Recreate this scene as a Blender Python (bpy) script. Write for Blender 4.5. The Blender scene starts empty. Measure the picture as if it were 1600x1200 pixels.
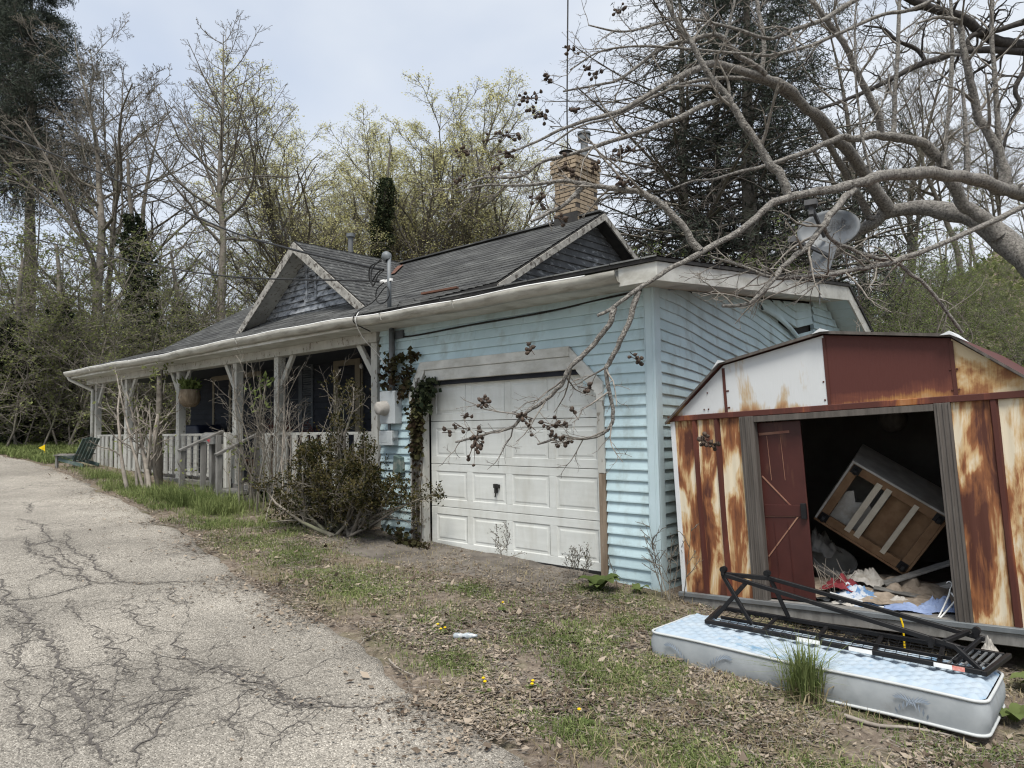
import bpy, math, random
import numpy as np
from mathutils import Matrix, Vector

scene = bpy.context.scene
col = scene.collection
rng = np.random.default_rng(7)
random.seed(7)

# ------------------------------------------------------------------ camera
cam_data = bpy.data.cameras.new('camera')
cam_data.sensor_width = 36.0
cam_data.lens = 36.0 * 1100.0 / 1600.0
cam_data.clip_start = 0.05
cam_data.clip_end = 2000
cam = bpy.data.objects.new('camera', cam_data)
col.objects.link(cam)
_pitch, _yaw, _roll = math.radians(3.3298), math.radians(48.1453), -0.018
_fh = Vector((-math.cos(_yaw), math.sin(_yaw), 0))
_r0 = Vector((_fh.y, -_fh.x, 0))
_f = _fh * math.cos(_pitch) + Vector((0, 0, math.sin(_pitch)))
_u0 = _r0.cross(_f)
_r = _r0 * math.cos(_roll) + _u0 * math.sin(_roll)
_u = _u0 * math.cos(_roll) - _r0 * math.sin(_roll)
CAM = Vector((3.3369, -5.6993, 1.5))
cam.matrix_world = Matrix(((_r.x, _u.x, -_f.x, CAM.x), (_r.y, _u.y, -_f.y, CAM.y),
                           (_r.z, _u.z, -_f.z, CAM.z), (0, 0, 0, 1)))
scene.camera = cam

# ------------------------------------------------------------------ world: thin bright overcast
SUN_EL, SUN_AZ = math.radians(63), math.radians(305)   # azimuth: direction the light comes from, in the xy plane
world = bpy.data.worlds.new('World')
scene.world = world
world.use_nodes = True
wn, wl = world.node_tree.nodes, world.node_tree.links
wn.clear()
w_out = wn.new('ShaderNodeOutputWorld')
w_bg = wn.new('ShaderNodeBackground')
w_bg.inputs['Strength'].default_value = 0.06
sky = wn.new('ShaderNodeTexSky')
sky.sky_type = 'NISHITA'
sky.sun_disc = False
sky.sun_elevation = SUN_EL
sky.sun_rotation = math.radians(90) - SUN_AZ
sky.air_density = 1.0
sky.dust_density = 1.0
w_tc = wn.new('ShaderNodeTexCoord')
w_map = wn.new('ShaderNodeMapping')
w_map.inputs['Scale'].default_value = (1.0, 1.0, 2.2)
w_no = wn.new('ShaderNodeTexNoise')
w_no.inputs['Scale'].default_value = 1.7
w_no.inputs['Detail'].default_value = 5
w_no.inputs['Roughness'].default_value = 0.45
w_no.inputs['Distortion'].default_value = 0.3
w_ramp = wn.new('ShaderNodeValToRGB')
w_ramp.color_ramp.elements[0].position = 0.36
w_ramp.color_ramp.elements[0].color = (0.55, 0.55, 0.55, 1)
w_ramp.color_ramp.elements[1].position = 0.62
w_ramp.color_ramp.elements[1].color = (0.96, 0.96, 0.96, 1)
w_mix = wn.new('ShaderNodeMix')
w_mix.data_type = 'RGBA'
w_mix.inputs[7].default_value = (4.2, 4.45, 4.8, 1)     # cloud sheet radiance
wl.new(w_tc.outputs['Generated'], w_map.inputs['Vector'])
wl.new(w_map.outputs['Vector'], w_no.inputs['Vector'])
wl.new(w_no.outputs['Fac'], w_ramp.inputs['Fac'])
wl.new(w_ramp.outputs['Color'], w_mix.inputs[0])
wl.new(sky.outputs['Color'], w_mix.inputs[6])
wl.new(w_mix.outputs[2], w_bg.inputs['Color'])
wl.new(w_bg.outputs['Background'], w_out.inputs['Surface'])

# ------------------------------------------------------------------ sun behind the thin cloud
sun_data = bpy.data.lights.new('sun', 'SUN')
sun_data.energy = 1.5
sun_data.angle = math.radians(22)
sun_data.color = (1.0, 0.955, 0.88)
sun = bpy.data.objects.new('sun', sun_data)
col.objects.link(sun)
_sd = Vector((math.cos(SUN_EL) * math.cos(SUN_AZ), math.cos(SUN_EL) * math.sin(SUN_AZ), math.sin(SUN_EL)))
sun.rotation_euler = _sd.to_track_quat('Z', 'Y').to_euler()

# ------------------------------------------------------------------ view / render
scene.view_settings.view_transform = 'Standard'
scene.view_settings.look = 'None'
scene.view_settings.exposure = 1.72
scene.view_settings.gamma = 1.0
scene.render.engine = 'CYCLES'
scene.cycles.max_bounces = 4
scene.cycles.diffuse_bounces = 2
scene.cycles.glossy_bounces = 2
scene.cycles.transmission_bounces = 4
scene.cycles.transparent_max_bounces = 6
scene.cycles.use_denoising = True
scene.cycles.use_adaptive_sampling = True
scene.cycles.adaptive_threshold = 0.015
scene.cycles.filter_width = 1.2
scene.cycles.debug_use_spatial_splits = True
scene.render.threads_mode = 'AUTO'

# ================================================================== helpers
MATS = {}

def M(name, c1, c2=None, scale=6.0, rough=0.8, bump=0.0, bscale=None, stretch=(1, 1, 1), detail=6.0, lo=0.35, hi=0.65,
      c3=None, s3=1.2, lo3=0.52, hi3=0.66, rand=0.0, spec=0.3, metallic=0.0, stretch3=None, nrough=0.6, two_sided=0.0):
    """procedural material: two-colour noise, optional third-colour patches, fine relief, per-object value shift"""
    m = bpy.data.materials.new(name)
    m.use_nodes = True
    n, l = m.node_tree.nodes, m.node_tree.links
    b = n['Principled BSDF']
    b.inputs['Roughness'].default_value = rough
    b.inputs['Specular IOR Level'].default_value = spec
    b.inputs['Metallic'].default_value = metallic
    geo = n.new('ShaderNodeNewGeometry')
    vm = n.new('ShaderNodeVectorMath'); vm.operation = 'MULTIPLY'
    vm.inputs[1].default_value = stretch
    l.new(geo.outputs['Position'], vm.inputs[0])
    no = n.new('ShaderNodeTexNoise')
    no.inputs['Scale'].default_value = scale
    no.inputs['Detail'].default_value = detail
    no.inputs['Roughness'].default_value = nrough
    l.new(vm.outputs[0], no.inputs['Vector'])
    rp = n.new('ShaderNodeValToRGB')
    rp.color_ramp.elements[0].position = lo
    rp.color_ramp.elements[1].position = hi
    rp.color_ramp.elements[0].color = (*c1, 1)
    rp.color_ramp.elements[1].color = (*(c2 or c1), 1)
    l.new(no.outputs['Fac'], rp.inputs['Fac'])
    out = rp.outputs['Color']
    if c3 is not None:
        v3 = n.new('ShaderNodeVectorMath'); v3.operation = 'MULTIPLY'
        v3.inputs[1].default_value = stretch3 or stretch
        l.new(geo.outputs['Position'], v3.inputs[0])
        n3 = n.new('ShaderNodeTexNoise')
        n3.inputs['Scale'].default_value = s3
        n3.inputs['Detail'].default_value = 7
        n3.inputs['Roughness'].default_value = 0.65
        l.new(v3.outputs[0], n3.inputs['Vector'])
        mr = n.new('ShaderNodeMapRange')
        mr.inputs[1].default_value = lo3
        mr.inputs[2].default_value = hi3
        l.new(n3.outputs['Fac'], mr.inputs[0])
        mx = n.new('ShaderNodeMix'); mx.data_type = 'RGBA'
        l.new(mr.outputs[0], mx.inputs[0])
        l.new(out, mx.inputs[6])
        mx.inputs[7].default_value = (*c3, 1)
        out = mx.outputs[2]
    if rand > 0:
        oi = n.new('ShaderNodeObjectInfo')
        hs = n.new('ShaderNodeHueSaturation')
        mr2 = n.new('ShaderNodeMapRange')
        mr2.inputs[3].default_value = 1 - rand
        mr2.inputs[4].default_value = 1 + rand
        l.new(oi.outputs['Random'], mr2.inputs[0])
        l.new(mr2.outputs[0], hs.inputs['Value'])
        l.new(out, hs.inputs['Color'])
        out = hs.outputs['Color']
    l.new(out, b.inputs['Base Color'])
    if bump > 0:
        nb = n.new('ShaderNodeTexNoise')
        nb.inputs['Scale'].default_value = bscale or scale * 3
        nb.inputs['Detail'].default_value = 5
        l.new(vm.outputs[0], nb.inputs['Vector'])
        bp = n.new('ShaderNodeBump')
        bp.inputs['Strength'].default_value = 1.0
        bp.inputs['Distance'].default_value = bump
        l.new(nb.outputs['Fac'], bp.inputs['Height'])
        l.new(bp.outputs['Normal'], b.inputs['Normal'])
    MATS[name] = m
    return m

def leafmat(name, c1, c2, rand=0.12, trans=0.35, scale=3.0):
    """thin leaf: diffuse + translucent, colour varies over space"""
    m = bpy.data.materials.new(name)
    m.use_nodes = True
    n, l = m.node_tree.nodes, m.node_tree.links
    n.clear()
    o = n.new('ShaderNodeOutputMaterial')
    geo = n.new('ShaderNodeNewGeometry')
    no = n.new('ShaderNodeTexNoise'); no.inputs['Scale'].default_value = scale; no.inputs['Detail'].default_value = 4
    wn_ = n.new('ShaderNodeTexWhiteNoise'); wn_.noise_dimensions = '1D'
    l.new(geo.outputs['Random Per Island'], wn_.inputs['W'])
    ad = n.new('ShaderNodeMath'); ad.operation = 'MULTIPLY_ADD'
    l.new(wn_.outputs['Value'], ad.inputs[0]); ad.inputs[1].default_value = 0.55; ad.inputs[2].default_value = -0.27
    ad2 = n.new('ShaderNodeMath'); ad2.operation = 'ADD'
    l.new(geo.outputs['Position'], no.inputs['Vector'])
    l.new(no.outputs['Fac'], ad2.inputs[0]); l.new(ad.outputs[0], ad2.inputs[1])
    rp = n.new('ShaderNodeValToRGB')
    rp.color_ramp.elements[0].position = 0.3; rp.color_ramp.elements[1].position = 0.7
    rp.color_ramp.elements[0].color = (*c1, 1); rp.color_ramp.elements[1].color = (*c2, 1)
    l.new(ad2.outputs[0], rp.inputs['Fac'])
    d = n.new('ShaderNodeBsdfDiffuse'); t = n.new('ShaderNodeBsdfTranslucent')
    mx = n.new('ShaderNodeMixShader'); mx.inputs[0].default_value = trans
    l.new(rp.outputs['Color'], d.inputs['Color']); l.new(rp.outputs['Color'], t.inputs['Color'])
    l.new(d.outputs[0], mx.inputs[1]); l.new(t.outputs[0], mx.inputs[2])
    l.new(mx.outputs[0], o.inputs['Surface'])
    MATS[name] = m
    return m

def mesh_np(name, V, F, mat=None, smooth=False):
    """V (n,3), F (m,k) with constant k or list of such arrays"""
    me = bpy.data.meshes.new(name)
    V = np.asarray(V, np.float32).reshape(-1, 3)
    Fs = F if isinstance(F, list) else [F]
    Fs = [np.asarray(f, np.int32) for f in Fs if len(f)]
    me.vertices.add(len(V)); me.vertices.foreach_set('co', V.ravel())
    loops = np.concatenate([f.ravel() for f in Fs])
    tot = np.concatenate([np.full(len(f), f.shape[1], np.int32) for f in Fs])
    st = np.concatenate([[0], np.cumsum(tot)[:-1]]).astype(np.int32)
    me.loops.add(len(loops)); me.loops.foreach_set('vertex_index', loops)
    me.polygons.add(len(tot)); me.polygons.foreach_set('loop_start', st)
    me.polygons.foreach_set('loop_total', tot)
    if smooth:
        me.polygons.foreach_set('use_smooth', np.ones(len(tot), bool))
    me.update(calc_edges=True)
    me.validate()
    if mat is not None:
        me.materials.append(MATS[mat] if isinstance(mat, str) else mat)
    return me

PW = {}   # world matrices of objects, so that parts can be placed in world space

def obj(name, me, parent=None, mat4=None):
    o = bpy.data.objects.new(name, me)
    col.objects.link(o)
    w = mat4 if mat4 is not None else Matrix.Identity(4)
    PW[o.name] = w
    if parent is not None:
        o.parent = parent
        o.matrix_basis = PW[parent.name].inverted() @ w
    else:
        o.matrix_basis = w
    return o

def thing(name, label, cat, loc=(0, 0, 0), group=None, rotz=0.0, scale=1.0):
    o = obj(name, None, None, Matrix.Translation(loc) @ Matrix.Rotation(rotz, 4, 'Z') @ Matrix.Scale(scale, 4))
    o.empty_display_size = 0.2
    return tag(o, label, cat, group)

def tag(o, label=None, cat=None, group=None, kind=None):
    if label: o['label'] = label
    if cat: o['category'] = cat
    if group: o['group'] = group
    if kind: o['kind'] = kind
    return o

class MB:
    """collects shapes into one mesh"""
    def __init__(s):
        s.v = []; s.f = []
    def add(s, V, F):
        k = len(s.v)
        s.v.extend([tuple(map(float, p)) for p in V])
        s.f.extend([tuple(i + k for i in f) for f in F])
        return s
    def box(s, x0, x1, y0, y1, z0, z1):
        return s.add([(x0, y0, z0), (x1, y0, z0), (x1, y1, z0), (x0, y1, z0), (x0, y0, z1), (x1, y0, z1), (x1, y1, z1), (x0, y1, z1)],
                     [(0, 3, 2, 1), (4, 5, 6, 7), (0, 1, 5, 4), (1, 2, 6, 5), (2, 3, 7, 6), (3, 0, 4, 7)])
    def prism(s, poly, axis, a, b):
        """poly of 2-D points extruded along axis (0,1,2) from a to b"""
        n = len(poly)
        def P(p, t):
            q = list(p); q.insert(axis, t); return q
        V = [P(p, a) for p in poly] + [P(p, b) for p in poly]
        F = [tuple(range(n - 1, -1, -1)), tuple(range(n, 2 * n))] + [(i, (i + 1) % n, n + (i + 1) % n, n + i) for i in range(n)]
        return s.add(V, F)
    def bar(s, p, q, w, h, up=(0, 0, 1)):
        """box beam from p to q, w across, h along up"""
        p, q = Vector(p), Vector(q)
        d = (q - p).normalized(); up = Vector(up)
        if abs(d.dot(up)) > 0.98: up = Vector((0, 1, 0))
        a = d.cross(up).normalized() * (w / 2); b = a.cross(d).normalized() * (h / 2)
        V = [p - a - b, p + a - b, p + a + b, p - a + b, q - a - b, q + a - b, q + a + b, q - a + b]
        return s.add(V, [(0, 3, 2, 1), (4, 5, 6, 7), (0, 1, 5, 4), (1, 2, 6, 5), (2, 3, 7, 6), (3, 0, 4, 7)])
    def tube(s, pts, r, sides=8, caps=True):
        P = np.asarray(pts, float)[None]
        R = np.full((1, P.shape[1]), r, float) if np.isscalar(r) else np.asarray(r, float)[None]
        V, F = tubes(P, R, sides)
        k = len(s.v); s.add(V, F)
        if caps:
            n = P.shape[1]
            s.f.append(tuple(k + i for i in range(sides - 1, -1, -1)))
            s.f.append(tuple(k + (n - 1) * sides + i for i in range(sides)))
        return s
    def lathe(s, prof, seg=20, origin=(0, 0, 0), axis=(0, 0, 1)):
        """profile of (radius, height) turned about axis at origin"""
        q = Vector((0, 0, 1)).rotation_difference(Vector(axis)); o = Vector(origin)
        V = []; n = len(prof)
        for r, h in prof:
            for i in range(seg):
                a = 2 * math.pi * i / seg
                V.append(o + q @ Vector((r * math.cos(a), r * math.sin(a), h)))
        F = [(j * seg + i, j * seg + (i + 1) % seg, (j + 1) * seg + (i + 1) % seg, (j + 1) * seg + i) for j in range(n - 1) for i in range(seg)]
        return s.add(V, F)
    def quad(s, a, b, c, d):
        return s.add([a, b, c, d], [(0, 1, 2, 3)])
    def mesh(s, name, mat, smooth=False):
        me = bpy.data.meshes.new(name)
        me.from_pydata(s.v, [], s.f)
        if smooth:
            me.polygons.foreach_set('use_smooth', np.ones(len(me.polygons), bool))
        me.materials.append(MATS[mat] if isinstance(mat, str) else mat)
        me.update()
        return me
    def build(s, name, mat, parent=None, bevel=0.0, smooth=False, seg=1):
        o = obj(name, s.mesh(name, mat, smooth), parent)
        if bevel > 0:
            b = o.modifiers.new('edge', 'BEVEL'); b.width = bevel; b.segments = seg; b.limit_method = 'ANGLE'
        return o

def tubes(P, R, S=5):
    """P (N,K,3) polylines, R (N,K) radii -> verts, quads"""
    N, K, _ = P.shape
    T = np.empty_like(P)
    T[:, 1:-1] = P[:, 2:] - P[:, :-2]; T[:, 0] = P[:, 1] - P[:, 0]; T[:, -1] = P[:, -1] - P[:, -2]
    T /= np.linalg.norm(T, axis=2, keepdims=True) + 1e-9
    ref = np.zeros_like(T[:, :1]); mean = np.abs(T.mean(1, keepdims=True))
    ax = mean.argmin(2)[..., None]
    np.put_along_axis(ref, ax, 1.0, 2)
    A = np.cross(T, np.broadcast_to(ref, T.shape)); A /= np.linalg.norm(A, axis=2, keepdims=True) + 1e-9
    B = np.cross(T, A)
    a = np.arange(S) * 2 * np.pi / S
    V = P[:, :, None] + R[:, :, None, None] * (A[:, :, None] * np.cos(a)[:, None] + B[:, :, None] * np.sin(a)[:, None])
    idx = np.arange(N * K * S).reshape(N, K, S)
    i0 = idx[:, :-1]; i1 = idx[:, 1:]
    F = np.stack([i0, np.roll(i0, -1, 2), np.roll(i1, -1, 2), i1], -1).reshape(-1, 4)
    return V.reshape(-1, 3), F

def catmull(pts, n=6):
    p = np.asarray(pts, float)
    p = np.vstack([2 * p[0] - p[1], p, 2 * p[-1] - p[-2]])
    out = []
    for i in range(1, len(p) - 2):
        for t in np.arange(n) / n:
            a, b, c, d = p[i - 1:i + 3]
            out.append(0.5 * (2 * b + (c - a) * t + (2 * a - 5 * b + 4 * c - d) * t * t + (3 * b - a - 3 * c + d) * t ** 3))
    out.append(p[-2])
    return np.array(out)

def vnoise(x, y, s=0):
    """smooth value noise in [0,1]"""
    def h(i, j):
        v = np.sin(i * 127.1 + j * 311.7 + s * 74.7) * 43758.5453
        return v - np.floor(v)
    xi, yi = np.floor(x), np.floor(y); fx, fy = x - xi, y - yi
    fx = fx * fx * (3 - 2 * fx); fy = fy * fy * (3 - 2 * fy)
    return (h(xi, yi) * (1 - fx) + h(xi + 1, yi) * fx) * (1 - fy) + (h(xi, yi + 1) * (1 - fx) + h(xi + 1, yi + 1) * fx) * fy

def fnoise(x, y, s=0, o=4):
    t = 0; a = 0.5; n = 0
    for k in range(o):
        t = t + a * vnoise(x * 2 ** k, y * 2 ** k, s + k); n += a; a *= 0.5
    return t / n

def leaf_quads(C, size, rng, flat=0.0, aspect=0.55, up=None):
    """diamond-shaped leaves at points C, random orientation; flat=1 lies near horizontal"""
    n = len(C)
    d = rng.normal(size=(n, 3)); d[:, 2] *= (1 - flat)
    if up is not None: d = d + up
    d /= np.linalg.norm(d, axis=1, keepdims=True) + 1e-9
    e = rng.normal(size=(n, 3)); e[:, 2] *= (1 - flat)
    e = np.cross(d, e) if flat < 0.5 else np.stack([-d[:, 1], d[:, 0], rng.normal(size=n) * (1 - flat)], 1)
    e /= np.linalg.norm(e, axis=1, keepdims=True) + 1e-9
    s = np.asarray(size).reshape(-1, 1) * np.ones((n, 1))
    w = s * aspect * 0.5
    V = np.stack([C, C + d * s * 0.45 + e * w, C + d * s, C + d * s * 0.45 - e * w], 1)
    if flat >= 0.5:
        V[:, 1, 2] += rng.uniform(0, .25, n) * w[:, 0]; V[:, 3, 2] += rng.uniform(0, .5, n) * w[:, 0]; V[:, 2, 2] += rng.uniform(0, .3, n) * s[:, 0]
    F = np.arange(4 * n).reshape(n, 4)
    return V.reshape(-1, 3), F

def merge(parts):
    Vs, Fs, k = [], {}, 0
    for V, F in parts:
        if len(V) == 0: continue
        Vs.append(V); Fs.setdefault(F.shape[1], []).append(F + k); k += len(V)
    return np.concatenate(Vs), [np.concatenate(f) for f in Fs.values()]
# ================================================================== materials
M('siding_blue', (0.41, 0.535, 0.57), (0.495, 0.63, 0.665), scale=2.2, rough=0.55, bump=0.0006, bscale=60, c3=(0.29, 0.345, 0.335), s3=3.2, lo3=0.50, hi3=0.78, stretch3=(1.6, 1.6, 0.8), rand=0.06)
M('trim_blue', (0.44, 0.55, 0.58), (0.49, 0.60, 0.64), scale=3, rough=0.5, c3=(0.34, 0.42, 0.44), s3=3, lo3=0.58, hi3=0.8)
M('white_paint', (0.47, 0.47, 0.435), (0.60, 0.60, 0.56), scale=4, rough=0.6, c3=(0.34, 0.33, 0.29), s3=3.5, lo3=0.47, hi3=0.74, stretch3=(1, 1, 2), bump=0.001, bscale=40)
M('peeling_paint', (0.47, 0.47, 0.435), (0.36, 0.355, 0.325), scale=5, rough=0.75, c3=(0.20, 0.18, 0.15), s3=16, lo3=0.57, hi3=0.63, stretch=(1, 1, 0.35), stretch3=(1, 1, 0.6), bump=0.002, bscale=14, rand=0.08)
M('old_trim', (0.22, 0.212, 0.192), (0.39, 0.378, 0.345), scale=7, rough=0.9, c3=(0.09, 0.08, 0.07), s3=12, lo3=0.52, hi3=0.60, bump=0.002, bscale=30, rand=0.08)
M('bare_wood', (0.16, 0.12, 0.085), (0.30, 0.24, 0.18), scale=14, rough=0.9, stretch=(1, 1, 0.12), bump=0.002, c3=(0.55, 0.54, 0.5), s3=6, lo3=0.60, hi3=0.66)
M('grey_wood', (0.115, 0.112, 0.105), (0.20, 0.195, 0.185), scale=16, rough=0.9, stretch=(1, 1, 0.3), bump=0.002, c3=(0.12, 0.11, 0.10), s3=4, lo3=0.55, hi3=0.7, rand=0.12)
M('door_cream', (0.60, 0.615, 0.585), (0.66, 0.675, 0.645), scale=3, rough=0.55, bump=0.0009, bscale=90, stretch=(1, 1, 6), c3=(0.50, 0.50, 0.455), s3=3.0, lo3=0.48, hi3=0.80, stretch3=(1.5, 1, 0.5))
M('rubber_black', (0.012, 0.012, 0.013), (0.025, 0.024, 0.023), rough=0.7)
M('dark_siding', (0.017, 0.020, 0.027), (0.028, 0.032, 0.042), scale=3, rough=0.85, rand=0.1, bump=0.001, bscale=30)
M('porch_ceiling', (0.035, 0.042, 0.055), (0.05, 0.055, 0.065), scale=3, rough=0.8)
M('gable_siding', (0.20, 0.22, 0.25), (0.45, 0.47, 0.49), scale=6, rough=0.85, c3=(0.065, 0.068, 0.072), s3=4.5, lo3=0.47, hi3=0.62, stretch=(1, 1, 2), stretch3=(1, 1, 1.6), bump=0.002, bscale=30, rand=0.12)
M('dark_gable', (0.075, 0.078, 0.082), (0.13, 0.135, 0.14), scale=4, rough=0.9, c3=(0.30, 0.31, 0.32), s3=7, lo3=0.56, hi3=0.66, stretch3=(1, 1, 2.5), rand=0.12, bump=0.002, bscale=30)
M('shingle', (0.045, 0.046, 0.047), (0.085, 0.087, 0.085), scale=2.5, rough=0.95, c3=(0.20, 0.205, 0.20), s3=3.0, lo3=0.52, hi3=0.72, stretch=(0.6, 1, 1), stretch3=(0.4, 5, 5), bump=0.004, bscale=25, detail=9)
M('roof_edge', (0.025, 0.025, 0.026), (0.05, 0.048, 0.045), scale=8, rough=0.9)
M('gutter_metal', (0.30, 0.29, 0.255), (0.40, 0.39, 0.35), scale=3, rough=0.5, c3=(0.19, 0.18, 0.15), s3=5, lo3=0.48, hi3=0.70, stretch3=(.6, 1, 4), spec=0.3)  # body tone darkened to hold its shade, with dirt blotches over it
M('galvanised', (0.12, 0.132, 0.14), (0.17, 0.185, 0.195), scale=6, rough=0.55, metallic=0.2, c3=(0.12, 0.12, 0.12), s3=3)
M('meter_grey', (0.38, 0.41, 0.42), (0.45, 0.48, 0.49), scale=4, rough=0.5, c3=(0.34, 0.35, 0.35), s3=4)
M('brick_tan', (0.25, 0.195, 0.135), (0.35, 0.28, 0.20), scale=9, rough=0.9, bump=0.003, bscale=45, c3=(0.15, 0.11, 0.075), s3=5, lo3=0.54, hi3=0.72, rand=0.18)
M('mortar', (0.05, 0.043, 0.037), (0.085, 0.073, 0.062), scale=20, rough=0.95)
M('flue_black', (0.03, 0.03, 0.03), (0.06, 0.055, 0.05), scale=8, rough=0.6)
M('rust_red', (0.085, 0.042, 0.030), (0.14, 0.065, 0.042), scale=6, rough=0.85)
M('shed_maroon', (0.042, 0.013, 0.011), (0.06, 0.018, 0.015), scale=3, rough=0.42, c3=(0.11, 0.05, 0.03), s3=4, lo3=0.58, hi3=0.75, stretch3=(3, 3, 0.5))
M('shed_line', (0.17, 0.07, 0.05), (0.27, 0.15, 0.10), scale=8, rough=0.6)
M('shed_enamel', (0.54, 0.56, 0.57), (0.60, 0.615, 0.625), scale=2, rough=0.4, c3=(0.50, 0.42, 0.30), s3=2.4, lo3=0.60, hi3=0.8, stretch3=(4, 4, 0.6))
M('shed_post', (0.065, 0.057, 0.050), (0.11, 0.097, 0.086), scale=10, rough=0.7, stretch=(3, 3, 0.25), bump=0.001)
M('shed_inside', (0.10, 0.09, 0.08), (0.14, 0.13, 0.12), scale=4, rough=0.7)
M('particle_board', (0.15, 0.085, 0.045), (0.22, 0.135, 0.075), scale=9, rough=0.85, bump=0.001, c3=(0.13, 0.075, 0.04), s3=4, lo3=0.55, hi3=0.7)
M('raw_pine', (0.42, 0.37, 0.29), (0.52, 0.47, 0.38), scale=10, rough=0.7, stretch=(1, 1, 1))
M('dirty_white', (0.28, 0.265, 0.24), (0.42, 0.40, 0.37), scale=7, rough=0.75, c3=(0.22, 0.19, 0.15), s3=4, lo3=0.55, hi3=0.75)
M('cloth_red', (0.10, 0.012, 0.018), (0.17, 0.025, 0.03), scale=12, rough=0.9)
M('cloth_blue', (0.14, 0.19, 0.33), (0.22, 0.28, 0.43), scale=9, rough=0.9)
M('cloth_print', (0.40, 0.43, 0.47), (0.10, 0.19, 0.34), scale=14, lo=0.48, hi=0.56, rough=0.9)
M('cloth_brown', (0.16, 0.13, 0.10), (0.30, 0.25, 0.20), scale=12, rough=0.95)
M('plastic_white', (0.72, 0.72, 0.70), (0.78, 0.78, 0.76), scale=5, rough=0.35)
M('black_steel', (0.006, 0.006, 0.007), (0.013, 0.013, 0.014), scale=9, rough=0.5, spec=0.25, c3=(0.035, 0.028, 0.024), s3=14, lo3=0.62, hi3=0.72)
M('sticker_white', (0.70, 0.70, 0.68), (0.78, 0.78, 0.76), scale=30, rough=0.5)
M('sticker_red', (0.55, 0.16, 0.12), (0.70, 0.35, 0.30), scale=60, rough=0.5)
M('chair_green', (0.055, 0.085, 0.08), (0.10, 0.14, 0.13), scale=6, rough=0.8, c3=(0.2, 0.21, 0.19), s3=6)
M('mailbox_grey', (0.15, 0.15, 0.145), (0.21, 0.21, 0.20), scale=6, rough=0.45, c3=(0.10, 0.095, 0.085), s3=5, metallic=0.2)
M('number_red', (0.45, 0.03, 0.04), (0.52, 0.05, 0.05), rough=0.6)
M('dish_grey', (0.145, 0.157, 0.168), (0.19, 0.203, 0.215), scale=3, rough=0.5, c3=(0.12, 0.125, 0.125), s3=4)
M('dish_dark', (0.055, 0.056, 0.058), (0.085, 0.086, 0.09), scale=5, rough=0.6)
M('coco_fibre', (0.14, 0.105, 0.07), (0.25, 0.20, 0.14), scale=25, rough=1.0, stretch=(1, 1, 0.2), bump=0.004)
M('navy_cover', (0.012, 0.016, 0.032), (0.02, 0.026, 0.05), scale=4, rough=0.5)
M('cardboard', (0.28, 0.16, 0.10), (0.34, 0.21, 0.13), scale=5, rough=0.9)
M('tan_trim', (0.17, 0.15, 0.11), (0.22, 0.19, 0.14), scale=5, rough=0.75)
M('glass_dark', (0.010, 0.011, 0.014), (0.016, 0.018, 0.022), scale=3, rough=0.08, spec=0.6)
M('curtain', (0.20, 0.17, 0.15), (0.28, 0.25, 0.22), scale=4, rough=0.9)
M('shutter_dark', (0.065, 0.075, 0.085), (0.09, 0.10, 0.11), scale=5, rough=0.8)
M('wire_black', (0.012, 0.012, 0.012), (0.02, 0.02, 0.02), rough=0.6)
M('wire_grey', (0.22, 0.22, 0.21), (0.30, 0.30, 0.29), rough=0.5)
M('foundation', (0.44, 0.42, 0.35), (0.56, 0.54, 0.46), scale=6, rough=0.9, c3=(0.16, 0.15, 0.13), s3=5, lo3=0.52, hi3=0.64, bump=0.004)
M('concrete', (0.10, 0.088, 0.076), (0.165, 0.148, 0.128), scale=8, rough=0.95, c3=(0.075, 0.066, 0.058), s3=1.6, bump=0.002, bscale=60)
M('bark_grey', (0.13, 0.115, 0.10), (0.27, 0.25, 0.22), scale=26, rough=0.95, bump=0.006, bscale=40, c3=(0.075, 0.065, 0.055), s3=9, lo3=0.56, hi3=0.68)
M('bark_limb', (0.075, 0.069, 0.063), (0.275, 0.26, 0.235), scale=34, rough=0.9, bump=0.022, bscale=70, lo=.36, hi=.60, c3=(0.045, 0.038, 0.033), s3=42, lo3=0.58, hi3=0.64, nrough=.75)
M('bark_dark', (0.028, 0.025, 0.024), (0.06, 0.055, 0.05), scale=20, rough=0.95, bump=0.006, bscale=40)
M('bark_wood', (0.085, 0.075, 0.062), (0.19, 0.17, 0.145), scale=5, rough=0.95, bump=0.02, bscale=12, c3=(0.12, 0.125, 0.08), s3=2.0, lo3=0.5, hi3=0.7, rand=0.18)
M('twig_wood', (0.105, 0.094, 0.077), (0.19, 0.172, 0.145), scale=3, rough=0.95, rand=0.15)
M('twig_dark', (0.05, 0.044, 0.039), (0.095, 0.085, 0.075), scale=3, rough=0.95)
M('twig_pale', (0.20, 0.175, 0.15), (0.32, 0.29, 0.25), scale=8, rough=0.95)
M('capsule', (0.030, 0.021, 0.016), (0.075, 0.052, 0.038), scale=30, rough=0.8, rand=0.1)
leafmat('bud_yellow', (0.47, 0.45, 0.19), (0.66, 0.64, 0.35), trans=0.5)
leafmat('bud_brown', (0.13, 0.12, 0.075), (0.22, 0.21, 0.13), trans=0.3)
leafmat('leaf_green', (0.10, 0.135, 0.045), (0.22, 0.27, 0.10), trans=0.4)
leafmat('leaf_dull', (0.105, 0.125, 0.050), (0.24, 0.26, 0.11), trans=0.4)
leafmat('ivy', (0.016, 0.023, 0.014), (0.052, 0.062, 0.034), trans=0.15)
leafmat('ivy_dry', (0.045, 0.032, 0.022), (0.075, 0.075, 0.035), trans=0.2)
leafmat('needle', (0.028, 0.036, 0.030), (0.072, 0.084, 0.066), trans=0.1, scale=1.0)
leafmat('boxwood', (0.022, 0.027, 0.011), (0.095, 0.080, 0.036), trans=0.2)
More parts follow.
